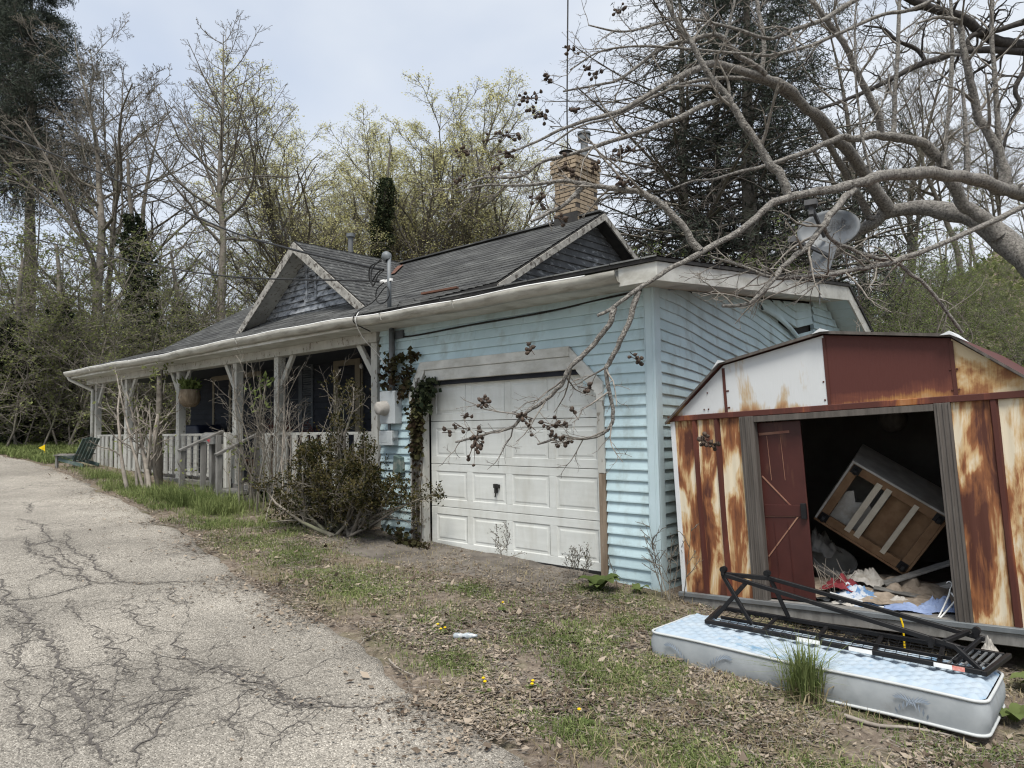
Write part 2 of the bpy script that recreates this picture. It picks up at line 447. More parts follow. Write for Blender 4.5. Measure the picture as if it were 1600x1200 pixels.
leafmat('litter', (0.085, 0.064, 0.048), (0.34, 0.285, 0.225), trans=0.1, scale=1.5)
leafmat('grass_green', (0.105, 0.14, 0.050), (0.24, 0.28, 0.115), trans=0.35, scale=1.5)
leafmat('grass_dry', (0.20, 0.165, 0.10), (0.34, 0.29, 0.19), trans=0.25, scale=1.5)
leafmat('petal', (0.75, 0.52, 0.02), (0.85, 0.62, 0.04), trans=0.2)

def rust_material(name, cream, mid, dark, sx, sz, lo, hi, seed, band=None):
    """cream enamel rusting through orange to maroon in vertical streaks"""
    m = bpy.data.materials.new(name); m.use_nodes = True
    n, l = m.node_tree.nodes, m.node_tree.links
    b = n['Principled BSDF']; b.inputs['Roughness'].default_value = 0.6; b.inputs['Specular IOR Level'].default_value = 0.3
    geo = n.new('ShaderNodeNewGeometry')
    mp = n.new('ShaderNodeMapping'); mp.inputs['Location'].default_value = (seed, seed * 0.7, seed * 0.3); mp.inputs['Scale'].default_value = (sx, sx, sz)
    l.new(geo.outputs['Position'], mp.inputs['Vector'])
    a = n.new('ShaderNodeTexNoise'); a.inputs['Scale'].default_value = 1.0; a.inputs['Detail'].default_value = 6; a.inputs['Roughness'].default_value = 0.55; a.inputs['Distortion'].default_value = 0.4
    l.new(mp.outputs['Vector'], a.inputs['Vector'])
    mp2 = n.new('ShaderNodeMapping'); mp2.inputs['Scale'].default_value = (90, 90, 6)
    l.new(geo.outputs['Position'], mp2.inputs['Vector'])
    f = n.new('ShaderNodeTexNoise'); f.inputs['Scale'].default_value = 1.0; f.inputs['Detail'].default_value = 3
    l.new(mp2.outputs['Vector'], f.inputs['Vector'])
    ma = n.new('ShaderNodeMath'); ma.operation = 'MULTIPLY_ADD'; ma.inputs[1].default_value = 0.12; l.new(f.outputs['Fac'], ma.inputs[0]); l.new(a.outputs['Fac'], ma.inputs[2])
    rp = n.new('ShaderNodeValToRGB'); e = rp.color_ramp.elements
    e[0].position = lo; e[0].color = (*cream, 1)
    e[1].position = hi; e[1].color = (*dark, 1)
    x = e.new(lo + (hi - lo) * 0.30); x.color = (cream[0] * 0.8, cream[1] * 0.62, cream[2] * 0.42, 1)
    x = e.new(lo + (hi - lo) * 0.55); x.color = (*mid, 1)
    fac = ma.outputs[0]
    if band is not None:       # less rusted strip along the lower edge of the sheet (z range, amount)
        sx_ = n.new('ShaderNodeSeparateXYZ'); l.new(geo.outputs['Position'], sx_.inputs[0])
        mr = n.new('ShaderNodeMapRange'); mr.inputs[1].default_value = band[0]; mr.inputs[2].default_value = band[1]; mr.inputs[3].default_value = -band[2]; mr.inputs[4].default_value = 0
        l.new(sx_.outputs['Z'], mr.inputs[0])
        sm_ = n.new('ShaderNodeMath'); sm_.operation = 'ADD'; l.new(fac, sm_.inputs[0]); l.new(mr.outputs[0], sm_.inputs[1]); fac = sm_.outputs[0]
    l.new(fac, rp.inputs['Fac'])
    l.new(rp.outputs['Color'], b.inputs['Base Color'])
    bp = n.new('ShaderNodeBump'); bp.inputs['Distance'].default_value = 0.0015
    l.new(f.outputs['Fac'], bp.inputs['Height']); l.new(bp.outputs['Normal'], b.inputs['Normal'])
    MATS[name] = m
rust_material('rust_panel', (0.60, 0.53, 0.40), (0.25, 0.10, 0.04), (0.075, 0.026, 0.017), 7.0, 1.9, 0.44, 0.66, 3.1)
rust_material('rust_gable', (0.52, 0.42, 0.27), (0.25, 0.11, 0.045), (0.085, 0.03, 0.02), 3.2, 3.0, 0.46, 0.70, 8.4)
rust_material('rust_heavy', (0.38, 0.24, 0.12), (0.13, 0.042, 0.026), (0.075, 0.022, 0.017), 1.2, 2.2, 0.22, 0.44, 5.2, band=(1.60, 1.80, 0.30))
rust_material('shed_white', (0.52, 0.535, 0.54), (0.34, 0.20, 0.10), (0.12, 0.045, 0.028), 4.5, 1.6, 0.655, 0.90, 4.4, band=(1.55, 1.66, -0.17))
rust_material('rust_rib', (0.30, 0.14, 0.06), (0.13, 0.04, 0.025), (0.07, 0.022, 0.016), 4.0, 1.0, 0.34, 0.56, 1.2)

def asphalt_material():
    m = bpy.data.materials.new('asphalt'); m.use_nodes = True
    n, l = m.node_tree.nodes, m.node_tree.links
    b = n['Principled BSDF']; b.inputs['Roughness'].default_value = 0.9; b.inputs['Specular IOR Level'].default_value = 0.2
    geo = n.new('ShaderNodeNewGeometry')
    v = n.new('ShaderNodeTexVoronoi'); v.inputs['Scale'].default_value = 140; v.inputs['Randomness'].default_value = 1
    l.new(geo.outputs['Position'], v.inputs['Vector'])
    sep = n.new('ShaderNodeSeparateColor'); l.new(v.outputs['Color'], sep.inputs[0])
    rp = n.new('ShaderNodeValToRGB'); e = rp.color_ramp.elements
    e[0].position = 0.0; e[0].color = (0.13, 0.120, 0.105, 1)
    e[1].position = 1.0; e[1].color = (0.64, 0.595, 0.52, 1)
    x = e.new(0.25); x.color = (0.275, 0.253, 0.218, 1)
    x = e.new(0.8); x.color = (0.39, 0.36, 0.312, 1)
    l.new(sep.outputs[0], rp.inputs['Fac'])
    # worn, darker bituminous zones and paler dusty zones
    n1 = n.new('ShaderNodeTexNoise'); n1.inputs['Scale'].default_value = 0.55; n1.inputs['Detail'].default_value = 6; n1.inputs['Roughness'].default_value = 0.6
    l.new(geo.outputs['Position'], n1.inputs['Vector'])
    r1 = n.new('ShaderNodeMapRange'); r1.inputs[1].default_value = 0.36; r1.inputs[2].default_value = 0.64; r1.inputs[3].default_value = 0.62; r1.inputs[4].default_value = 1.04
    l.new(n1.outputs['Fac'], r1.inputs[0])
    mul = n.new('ShaderNodeMix'); mul.data_type = 'RGBA'; mul.blend_type = 'MULTIPLY'; mul.inputs[0].default_value = 1
    l.new(rp.outputs['Color'], mul.inputs[6]); l.new(r1.outputs[0], mul.inputs[7])
    # hairline alligator cracking inside fatigue zones
    nd = n.new('ShaderNodeTexNoise'); nd.inputs['Scale'].default_value = 5; nd.inputs['Detail'].default_value = 4
    l.new(geo.outputs['Position'], nd.inputs['Vector'])
    ad = n.new('ShaderNodeVectorMath'); ad.operation = 'MULTIPLY_ADD'; ad.inputs[1].default_value = (0.25, 0.25, 0.25)
    l.new(nd.outputs['Color'], ad.inputs[0]); l.new(geo.outputs['Position'], ad.inputs[2])
    vc = n.new('ShaderNodeTexVoronoi'); vc.feature = 'DISTANCE_TO_EDGE'; vc.inputs['Scale'].default_value = 3.2
    l.new(ad.outputs[0], vc.inputs['Vector'])
    mc = n.new('ShaderNodeMapRange'); mc.inputs[1].default_value = 0.006; mc.inputs[2].default_value = 0.022; mc.inputs[3].default_value = 1; mc.inputs[4].default_value = 0
    l.new(vc.outputs['Distance'], mc.inputs[0])
    n2 = n.new('ShaderNodeTexNoise'); n2.inputs['Scale'].default_value = 0.9; n2.inputs['Detail'].default_value = 3
    l.new(geo.outputs['Position'], n2.inputs['Vector'])
    r2 = n.new('ShaderNodeMapRange'); r2.inputs[1].default_value = 0.48; r2.inputs[2].default_value = 0.60; r2.inputs[3].default_value = 0; r2.inputs[4].default_value = 0.7
    l.new(n2.outputs['Fac'], r2.inputs[0])
    mm = n.new('ShaderNodeMath'); mm.operation = 'MULTIPLY'; l.new(mc.outputs[0], mm.inputs[0]); l.new(r2.outputs[0], mm.inputs[1])
    mk = n.new('ShaderNodeMix'); mk.data_type = 'RGBA'; mk.inputs[7].default_value = (0.05, 0.045, 0.042, 1)
    l.new(mm.outputs[0], mk.inputs[0]); l.new(mul.outputs[2], mk.inputs[6])
    l.new(mk.outputs[2], b.inputs['Base Color'])
    bp = n.new('ShaderNodeBump'); bp.inputs['Distance'].default_value = 0.006
    sb = n.new('ShaderNodeMath'); sb.operation = 'SUBTRACT'; l.new(v.outputs['Distance'], sb.inputs[1]); sb.inputs[0].default_value = 1.0
    l.new(sb.outputs[0], bp.inputs['Height']); l.new(bp.outputs['Normal'], b.inputs['Normal'])
    MATS['asphalt'] = m
asphalt_material()
M('bottle_plastic', (0.20, 0.23, 0.25), (0.42, 0.46, 0.48), scale=40, rough=0.2, spec=0.6)
def halo_material():
    m = bpy.data.materials.new('crack_stain'); m.use_nodes = True
    n, l = m.node_tree.nodes, m.node_tree.links
    b = n['Principled BSDF']; b.inputs['Roughness'].default_value = 1; b.inputs['Specular IOR Level'].default_value = 0.1
    b.inputs['Base Color'].default_value = (0.10, 0.092, 0.085, 1)
    geo = n.new('ShaderNodeNewGeometry')
    no = n.new('ShaderNodeTexNoise'); no.inputs['Scale'].default_value = 38; no.inputs['Detail'].default_value = 6; no.inputs['Roughness'].default_value = .75
    l.new(geo.outputs['Position'], no.inputs['Vector'])
    mr = n.new('ShaderNodeMapRange'); mr.inputs[1].default_value = .50; mr.inputs[2].default_value = .62; mr.inputs[4].default_value = .75
    l.new(no.outputs['Fac'], mr.inputs[0]); l.new(mr.outputs[0], b.inputs['Alpha'])
    MATS['crack_stain'] = m
halo_material()
M('crack_dark', (0.05, 0.045, 0.042), (0.14, 0.128, 0.115), scale=22, rough=1.0)
M('dark_patch', (0.115, 0.105, 0.10), (0.20, 0.185, 0.175), scale=30, rough=1.0, bump=0.004, bscale=90)

def ground_material():
    m = bpy.data.materials.new('soil'); m.use_nodes = True
    n, l = m.node_tree.nodes, m.node_tree.links
    b = n['Principled BSDF']; b.inputs['Roughness'].default_value = 1.0; b.inputs['Specular IOR Level'].default_value = 0.1
    geo = n.new('ShaderNodeNewGeometry')
    def noise(s, d=6, r=0.6):
        q = n.new('ShaderNodeTexNoise'); q.inputs['Scale'].default_value = s; q.inputs['Detail'].default_value = d; q.inputs['Roughness'].default_value = r
        l.new(geo.outputs['Position'], q.inputs['Vector']); return q.outputs['Fac']
    rp = n.new('ShaderNodeValToRGB'); e = rp.color_ramp.elements
    e[0].position = 0.30; e[0].color = (0.085, 0.066, 0.052, 1); e[1].position = 0.72; e[1].color = (0.30, 0.255, 0.205, 1)
    x = e.new(0.5); x.color = (0.165, 0.135, 0.108, 1)
    l.new(noise(14, 8, 0.7), rp.inputs['Fac'])
    mg = n.new('ShaderNodeMapRange'); mg.inputs[1].default_value = 0.49; mg.inputs[2].default_value = 0.66; mg.inputs[4].default_value = 0.75
    l.new(noise(1.3, 7, 0.65), mg.inputs[0])
    rg = n.new('ShaderNodeValToRGB'); rg.color_ramp.elements[0].color = (0.075, 0.085, 0.036, 1); rg.color_ramp.elements[1].color = (0.15, 0.155, 0.075, 1)
    rg.color_ramp.elements[0].position = 0.35; rg.color_ramp.elements[1].position = 0.65
    l.new(noise(30, 5, 0.7), rg.inputs['Fac'])
    mx = n.new('ShaderNodeMix'); mx.data_type = 'RGBA'
    l.new(mg.outputs[0], mx.inputs[0]); l.new(rp.outputs['Color'], mx.inputs[6]); l.new(rg.outputs['Color'], mx.inputs[7])
    l.new(mx.outputs[2], b.inputs['Base Color'])
    bp = n.new('ShaderNodeBump'); bp.inputs['Distance'].default_value = 0.02
    l.new(noise(25, 6, 0.7), bp.inputs['Height']); l.new(bp.outputs['Normal'], b.inputs['Normal'])
    MATS['soil'] = m
ground_material()

# ================================================================== terrain and road
EDGE = np.array([(-60, -3.0), (-30, -1.6), (-18.1, -1.09), (-16.6, -0.9), (-13.2, -1.03), (-10.3, -1.36), (-8.1, -1.62), (-6.4, -1.85), (-4.9, -2.07),
                 (-3.45, -2.34), (-2.46, -2.47), (-1.5, -2.56), (-0.8, -2.72), (-0.2, -2.86), (0.38, -2.97), (0.8, -3.03), (1.13, -3.06), (3, -3.2), (8, -3.4), (30, -4)])
def edge_y(x):
    x = np.asarray(x, float)
    return np.interp(x, EDGE[:, 0], EDGE[:, 1]) + (fnoise(x * 1.6, x * 0 + 3.3, 5, 5) - 0.5) * 0.42

def T(x, y):
    """ground height"""
    x = np.asarray(x, float); y = np.asarray(y, float)
    xx = np.where(x < -26, -26 + (x + 26) * 0.25, np.where(x > 6, 6 + (x - 6) * 0.2, x))
    z = -0.055 * xx - 0.03
    back = np.clip(y - 7.0, 0, 60)
    z = z + back * 0.10 + np.clip(y - 7.5, 0, 26) * 0.26 * np.clip((x + 10) / 9, 0, 1)
    z = z + np.clip(-14 - y, 0, 60) * -0.05
    z = z - 0.065 * np.exp(-((x + 3.0) / 1.1) ** 2) * np.clip((y + 2.0) / 1.0, 0, 1) * (y < 7)
    yard = np.clip((y - np.interp(x, EDGE[:, 0], EDGE[:, 1])) * 1.2 + 0.3, 0, 1) * np.clip((40 - np.abs(x)) / 10, 0, 1)
    z = z + ((fnoise(x * 1.1, y * 1.1, 1, 4) - 0.5) * 0.07 + (fnoise(x * 7, y * 7, 2, 2) - 0.5) * 0.02) * yard
    return z

def axis(segs):
    out = []
    for a, b, st in segs:
        out.append(np.arange(a, b, st))
    return np.unique(np.round(np.concatenate(out), 4))
gx = axis([(-400, -60, 20), (-60, -24, 2), (-24, -6, 0.5), (-6, 4, 0.14), (4, 8, 0.4), (8, 40, 2), (40, 400.1, 20)])
gy = axis([(-300, -20, 20), (-20, -8, 2), (-8, -4, 0.5), (-4, 1.2, 0.12), (1.2, 10, 0.7), (10, 60, 2.5), (60, 400.1, 20)])
GX, GY = np.meshgrid(gx, gy, indexing='ij')
GZ = T(GX, GY)
ey = edge_y(GX)
GZ = GZ - np.clip((ey + 0.25 - GY) / 0.5, 0, 1) * 0.05 * (GY > -13)     # the roadbed lies under the asphalt
idx = np.arange(GX.size).reshape(GX.shape)
GF = np.stack([idx[:-1, :-1], idx[1:, :-1], idx[1:, 1:], idx[:-1, 1:]], -1).reshape(-1, 4)
ground = obj('ground', mesh_np('ground', np.stack([GX, GY, GZ], -1), GF, 'soil', smooth=True))
tag(ground, kind='structure')

rx = axis([(-60, -20, 1.0), (-20, -6, 0.25), (-6, 5, 0.06), (5, 30, 1.0)])
ts = np.concatenate([[0, 0.004, 0.012], np.linspace(0.03, 1, 26)])
RX = np.repeat(rx[:, None], len(ts), 1)
RY = edge_y(rx)[:, None] * (1 - ts) + (-11.5 - 0.02 * rx)[:, None] * ts
lip = np.interp(ts, [0, 0.004, 0.012, 0.03], [-0.03, 0.0, 0.012, 0.016])
RZ = (-0.055 * np.where(RX < -26, -26 + (RX + 26) * 0.25, np.where(RX > 6, 6 + (RX - 6) * 0.2, RX)) - 0.03) + lip[None, :] \
     + (fnoise(RX * 0.7, RY * 0.7, 9, 3) - 0.5) * 0.025 * np.clip(ts * 12, 0, 1)[None, :]
ridx = np.arange(RX.size).reshape(RX.shape)
RF = np.stack([ridx[:-1, :-1], ridx[:-1, 1:], ridx[1:, 1:], ridx[1:, :-1]], -1).reshape(-1, 4)
road = obj('road', mesh_np('road', np.stack([RX, RY, RZ], -1), RF, 'asphalt', smooth=True))
tag(road, kind='structure')
def road_z(x, y):
    t = np.clip((edge_y(x) - y) / 9.0, 0, 1)
    xx = np.where(x < -26, -26 + (x + 26) * 0.25, np.where(x > 6, 6 + (x - 6) * 0.2, x))
    return -0.055 * xx - 0.03 + 0.016 + (fnoise(x * 0.7, y * 0.7, 9, 3) - 0.5) * 0.025 * np.clip(t * 12, 0, 1)
CRACKS=[([(-4.26, -4.04), (-3.82, -4.1), (-3.45, -4.18), (-3.17, -4.15), (-2.77, -4.18), (-2.44, -4.18), (-2.03, -4.22), (-1.75, -4.28), (-1.52, -4.3), (-1.27, -4.34), (-1.05, -4.38), (-0.87, -4.38), (-0.67, -4.45), (-0.46, -4.47), (-0.21, -4.49)],24),([(-1.61, -4.27), (-1.46, -4.24), (-1.24, -4.25), (-1.05, -4.27), (-0.88, -4.27), (-0.77, -4.33), (-0.58, -4.36)],11),([(-2.2, -4.47), (-1.98, -4.46), (-1.72, -4.45), (-1.54, -4.44)],12),([(-1.65, -4.55), (-1.27, -4.59), (-1.0, -4.65), (-0.8, -4.66), (-0.65, -4.66)],12),([(-6.23, -2.98), (-5.38, -3.2), (-4.88, -3.25), (-4.53, -3.23), (-3.86, -3.32), (-3.47, -3.34), (-3.28, -3.2), (-3.17, -3.01), (-2.97, -2.8)],16),([(-6.15, -3.39), (-5.33, -3.55), (-4.96, -3.52), (-4.47, -3.51), (-4.12, -3.45), (-3.54, -3.54), (-3.44, -3.76), (-3.38, -3.99), (-3.47, -4.14)],18),([(-4.05, -3.89), (-4.13, -3.76), (-4.4, -3.6), (-3.76, -3.58), (-3.38, -3.37)],12),([(-2.42, -3.9), (-2.03, -3.92), (-1.69, -3.95), (-1.44, -4.04), (-1.12, -4.07)],11),([(-1.81, -3.53), (-1.54, -3.65), (-1.21, -3.7), (-0.98, -3.73), (-1.02, -3.61), (-0.72, -3.62), (-0.55, -3.55), (-0.33, -3.55), (-0.15, -3.6), (-0.06, -3.51)],14),([(-0.98, -3.73), (-0.84, -3.61), (-0.65, -3.6)],9),([(-1.64, -3.75), (-1.32, -3.85), (-1.09, -3.98), (-0.87, -3.99), (-0.81, -3.87), (-0.72, -4.05), (-0.75, -4.17), (-0.51, -4.25)],9),([(-2.99, -3.09), (-2.57, -3.25), (-2.42, -3.15)],9),([(-0.74, -3.9), (-0.56, -4.12), (-0.35, -4.25), (-0.27, -4.38), (-0.12, -4.42)],11),([(-0.06, -3.51), (-0.16, -3.61), (-0.31, -3.63), (-0.56, -3.65), (-0.23, -3.93), (0.1, -4.04)],7),([(-7.6, -3.12), (-6.99, -3.03), (-5.8, -3.23), (-5.61, -3.46), (-5.99, -3.44)],14),([(-9.11, -2.66), (-8.52, -2.77), (-8.03, -2.94)],12),([(-3.2, -3.8), (-2.79, -3.9), (-2.52, -3.91)],9),([(-4.96, -3.52), (-4.97, -3.35), (-4.12, -3.45)],10),([(-5.8, -3.23), (-4.83, -3.39)],10),([(-2.75, -3.55), (-2.34, -3.63), (-2.0, -3.64), (-1.78, -3.54)],9),([(-3.07, -4.3), (-2.76, -4.25), (-2.35, -4.33), (-2.03, -4.43)],9),([(-1.66, -4.32), (-1.23, -4.5), (-0.83, -4.57), (-0.59, -4.56), (-0.35, -4.65)],8),([(-0.71, -3.53), (-0.42, -3.56), (-0.3, -3.58), (-0.17, -3.59), (-0.1, -3.48), (0.03, -3.4), (0.11, -3.32), (0.14, -3.19), (0.18, -3.05)],12),([(-0.33, -3.59), (-0.16, -3.47), (-0.03, -3.44)],7)]
def ribbon(pts, w):
    """jagged tapering strip along a crack, on the road surface"""
    p = np.asarray(pts); out = [p[0]]
    for a, b in zip(p[:-1], p[1:]):
        L = np.linalg.norm(b - a); k = max(4, int(L / 0.035))
        q = a + (b - a) * (np.arange(1, k + 1) / k)[:, None]
        nrm = np.array([-(b - a)[1], (b - a)[0]]) / (L + 1e-9)
        j = rng.normal(0, 1, k); j = np.convolve(j, [0.2, 0.6, 0.2], 'same') * min(0.011, 0.10 * L) + np.interp(np.linspace(0, 1, k), np.linspace(0, 1, 5), rng.normal(0, min(.03, .07 * L), 5)); j[-1] = 0
        out.extend(q + nrm * j[:, None])
    q = np.array(out); n = len(q)
    t = np.gradient(q, axis=0); t /= np.linalg.norm(t, axis=1, keepdims=True) + 1e-9
    nn = np.stack([-t[:, 1], t[:, 0]], 1)
    s = np.linspace(0, 1, n)
    wd = w * (0.35 + 0.65 * np.sin(np.pi * np.clip(s * 0.9 + 0.05, 0, 1))) * rng.uniform(0.35, 1.5, n)
    A = q + nn * wd[:, None] / 2; B = q - nn * wd[:, None] / 2
    V = np.empty((n, 2, 3)); V[:, 0, :2] = A; V[:, 1, :2] = B
    V[:, 0, 2] = road_z(A[:, 0], A[:, 1]) + 0.004; V[:, 1, 2] = road_z(B[:, 0], B[:, 1]) + 0.004
    i = np.arange(n - 1) * 2
    return V.reshape(-1, 3), np.stack([i, i + 1, i + 3, i + 2], 1)
for pts, w in CRACKS:
    V, F = ribbon(pts, w / 1000.0 * 6 + .03); V[:, 2] -= .0015
    obj('crack_stain', mesh_np('crack_stain', V, F, 'crack_stain'), road)
    V, F = ribbon(pts, w / 1000.0)
    obj('crack', mesh_np('crack', V, F, 'crack_dark'), road)
    for _ in range(max(2, int(len(pts) * .8))):                  # side cracks
        i = random.randrange(len(pts) - 1); a = np.array(pts[i]); ang = random.uniform(0, 6.28); L = random.uniform(0.2, 0.8)
        q = [a]
        for _k in range(4): ang += random.uniform(-.7, .7); q.append(q[-1] + L / 4 * np.array([math.cos(ang), math.sin(ang)]))
        if max(p_[1] - float(edge_y(p_[0])) for p_ in q) > -.08: continue
        V, F = ribbon(q, random.uniform(.003, .006))
        obj('crack', mesh_np('crack', V, F, 'crack_dark'), road)
# ================================================================== the house
house = thing('house', 'weathered one-storey house with pale blue garage front, long dark porch and grey shingle roof', 'house', (-6, 0.0, 0.3))

def board_mesh(h, name, mat, proud=0.027):
    """unit-length lap-siding board: bottom edge proud, top tucked under the next"""
    return MB().prism([(0.03, 0), (-proud, 0), (-proud, 0.010), (-0.001, h + 0.012), (0.03, h + 0.012)], 0, 0, 1).mesh(name, mat)
def place_board(me, parent, x0, x1, y, z, tilt=0.0):
    return obj('siding_board', me, parent, Matrix.Translation((x0, y, z)) @ Matrix.Rotation(tilt, 4, 'Y') @ Matrix.Diagonal((x1 - x0, 1, 1, 1)))

# ---- garage front
H = 0.1016
front = MB().box(-4.1, -3.3, 0.03, 0.13, -0.3, 2.95).box(-0.62, -0.01, 0.03, 0.13, -0.3, 2.95).box(-3.3, -0.62, 0.03, 0.13, 2.0, 2.95).build('front_wall', 'dark_siding', house)
bm_ = board_mesh(H, 'siding_board', 'siding_blue')
for i in range(29):
    z = -0.16 + i * H
    t = random.uniform(-0.0012, 0.0012)
    if z < 1.80:
        place_board(bm_, front, -4.06, -3.43, 0, z, t); place_board(bm_, front, -0.553, -0.07, 0, z, t)
    elif z < 2.14:
        place_board(bm_, front, -4.06, -3.30, 0, z, t); place_board(bm_, front, -0.80, -0.07, 0, z, t)
    else:
        s = -3.72 + random.choice([0, 1.4, 2.2]) + random.uniform(-.1, .1)
        place_board(bm_, front, -4.06, s - 0.001, 0, z, t); place_board(bm_, front, s + 0.001, -0.07, 0.001, z, t)
ct = MB().box(-0.078, 0.024, -0.028, -0.002, -0.2, 2.75).box(0.0, 0.024, -0.002, 0.085, -0.2, 2.84)
ct.box(-0.083, -0.074, -0.034, -0.028, -0.2, 2.75).box(-0.012, 0.0, -0.034, -0.028, -0.2, 2.75).build('corner_trim', 'trim_blue', house, bevel=0.003)

# ---- garage door and casing
gd = MB().box(-3.24, -0.60, 0.135, 0.17, -0.05, 2.2).build('garage_door', 'rubber_black', house)
def door_section(z0, z1):
    m = MB(); x0, x1, y0, y1 = -3.195, -0.637, 0.085, 0.13
    w = (x1 - x0); pw = 0.520; gap = (w - 4 * pw) / 5
    zb, zt = z0 + 0.085, z1 - 0.085
    m.box(x0, x1, y0, y1, z0, zb).box(x0, x1, y0, y1, zt, z1)
    for k in range(5):
        a = x0 + k * (pw + gap); m.box(a, a + gap, y0, y1, zb, zt)
    for k in range(4):
        a = x0 + gap + k * (pw + gap); b = a + pw
        rings = [(0, 0), (0.010, 0.006), (0.030, 0.006), (0.046, 0.001)]
        R = [[(a + i, y0 + d, zb + i), (b - i, y0 + d, zb + i), (b - i, y0 + d, zt - i), (a + i, y0 + d, zt - i)] for i, d in rings]
        for p, q in zip(R[:-1], R[1:]):
            for j in range(4): m.quad(p[j], p[(j + 1) % 4], q[(j + 1) % 4], q[j])
        m.quad(*R[-1])
    return m.build('door_section', 'door_cream', gd, bevel=0.003)
for z0, z1 in ((0.045, 0.533), (0.539, 1.045), (1.051, 1.556), (1.562, 2.07)): door_section(z0, z1)
MB().box(-3.19, -0.64, 0.075, 0.12, -0.035, 0.043).build('bottom_seal', 'rubber_black', gd)
hd = MB().box(-2.105, -2.085, 0.045, 0.083, 0.745, 0.845).box(-2.085, -2.05, 0.055, 0.083, 0.80, 0.84).box(-2.13, -2.105, 0.055, 0.083, 0.80, 0.845)
hd.tube([(-2.095, 0.06, 0.75), (-2.092, 0.045, 0.70)], 0.008).build('handle', 'rubber_black', gd)
MB().box(-3.445, -3.195, -0.040, 0.06, 0.02, 1.90).build('door_jamb', 'peeling_paint', house, bevel=0.004)
MB().box(-3.36, -3.20, -0.046, -0.041, 0.03, 1.85).build('jamb_strip', 'peeling_paint', house, bevel=0.002)
MB().box(-0.636, -0.556, -0.040, 0.06, 1.02, 1.90).build('door_jamb', 'peeling_paint', house, bevel=0.004)
MB().box(-0.634, -0.558, -0.036, 0.06, -0.08, 1.018).build('rotten_jamb', 'bare_wood', house, bevel=0.006)
MB().box(-3.24, -0.95, -0.050, 0.0, 2.182, 2.285).build('header_trim', 'white_paint', house, bevel=0.004)
MB().box(-3.16, -0.862, -0.034, 0.06, 2.048, 2.180).build('header_board', 'white_paint', house, bevel=0.004)
MB().prism([(-3.242, 2.283), (-3.452, 1.93), (-3.452, 1.79), (-3.375, 1.79), (-3.162, 2.17)], 1, -0.047, 0.0).build('corner_brace', 'white_paint', house, bevel=0.003)
MB().prism([(-3.374, 1.80), (-3.20, 1.80), (-3.163, 1.86), (-3.163, 2.168)], 1, 0.0, 0.05).build('corner_filler', 'white_paint', house)
MB().prism([(-0.948, 2.27), (-0.948, 2.182), (-0.86, 2.02), (-0.637, 1.79), (-0.637, 1.72), (-0.553, 1.72), (-0.553, 1.90)], 1, -0.047, 0.0).build('corner_brace', 'white_paint', house, bevel=0.003)

# ---- eaves: soffit, fascia, sagging gutter
MB().box(-15.2, 0.30, -0.425, 0.028, 2.752, 2.768).build('soffit', 'white_paint', house)
MB().box(-15.2, 0.30, -0.452, -0.427, 2.745, 2.864).build('fascia', 'white_paint', house)
MB().box(-15.2, -4.10, -0.05, 0.16, 2.62, 2.751).build('porch_beam', 'peeling_paint', house, bevel=0.004)
def gutter(x0, x1):
    n = int((x1 - x0) / 0.35); xs = np.linspace(x0, x1, n + 1)
    prof = np.array([(-0.453, 2.905), (-0.453, 2.785), (-0.510, 2.785), (-0.535, 2.80), (-0.565, 2.845), (-0.572, 2.885), (-0.558, 2.892), (-0.556, 2.882), (-0.562, 2.88), (-0.552, 2.848), (-0.527, 2.806), (-0.508, 2.793), (-0.460, 2.793), (-0.460, 2.905)])
    k = len(prof); V = np.zeros((n + 1, k, 3))
    for i, x in enumerate(xs):
        V[i, :, 0] = x; V[i, :, 1] = prof[:, 0] + 0.012 * math.sin(x * 1.7); V[i, :, 2] = prof[:, 1] + 0.014 * math.sin(x * 0.9 + 1) + 0.006 * math.sin(x * 4.1) - 0.012 - 0.058 * min(max((x + 4.5) / 4.5, 0), 1)
    idx = np.arange((n + 1) * k).reshape(n + 1, k)
    F = np.stack([idx[:-1], np.roll(idx[:-1], -1, 1), np.roll(idx[1:], -1, 1), idx[1:]], -1).reshape(-1, 4)
    return obj('gutter', mesh_np('gutter', V, F, 'gutter_metal'), house)
gut = gutter(-15.05, -0.04)
xs_ = np.arange(-15.05, -0.03, 0.35); Pl = np.stack([xs_, -0.566 + 0.012 * np.sin(xs_ * 1.7), 2.891 + 0.014 * np.sin(xs_ * 0.9 + 1) + 0.006 * np.sin(xs_ * 4.1) - 0.012 - 0.058 * np.clip((xs_ + 4.5) / 4.5, 0, 1)], 1)
V, F = tubes(Pl[None], np.full((1, len(Pl)), .008), 6); obj('gutter_lip', mesh_np('gutter_lip', V, F, 'plastic_white', smooth=True), gut)  # white strip paints the bright lit rim onto the gutter
for x in (-0.9, -2.1, -3.35, -5.0, -6.9, -9.0, -11.2, -13.4):
    gz_ = 0.014 * math.sin(x * 0.9 + 1) - 0.058 * min(max((x + 4.5) / 4.5, 0), 1)
    m = MB().bar((x, -0.575, 2.878 + gz_), (x + 0.06, -0.44, 2.90 + gz_), 0.022, 0.004)
    m.bar((x, -0.578, 2.88 + gz_), (x + 0.005, -0.545, 2.80 + gz_), 0.008, 0.01)
    m.build('gutter_strap', 'white_paint', gut)
MB().box(-0.06, 0.315, -0.475, -0.455, 2.70, 2.866).build('eave_return', 'white_paint', house, bevel=0.003)
m = MB().tube([(-15.0, -0.5, 2.80), (-15.0, -0.46, 2.72), (-14.86, -0.2, 2.56), (-14.80, -0.05, 2.48), (-14.79, -0.05, 2.35), (-14.79, -0.05, 0.85)], 0.035, 8)
m.build('downspout', 'white_paint', house, smooth=True)

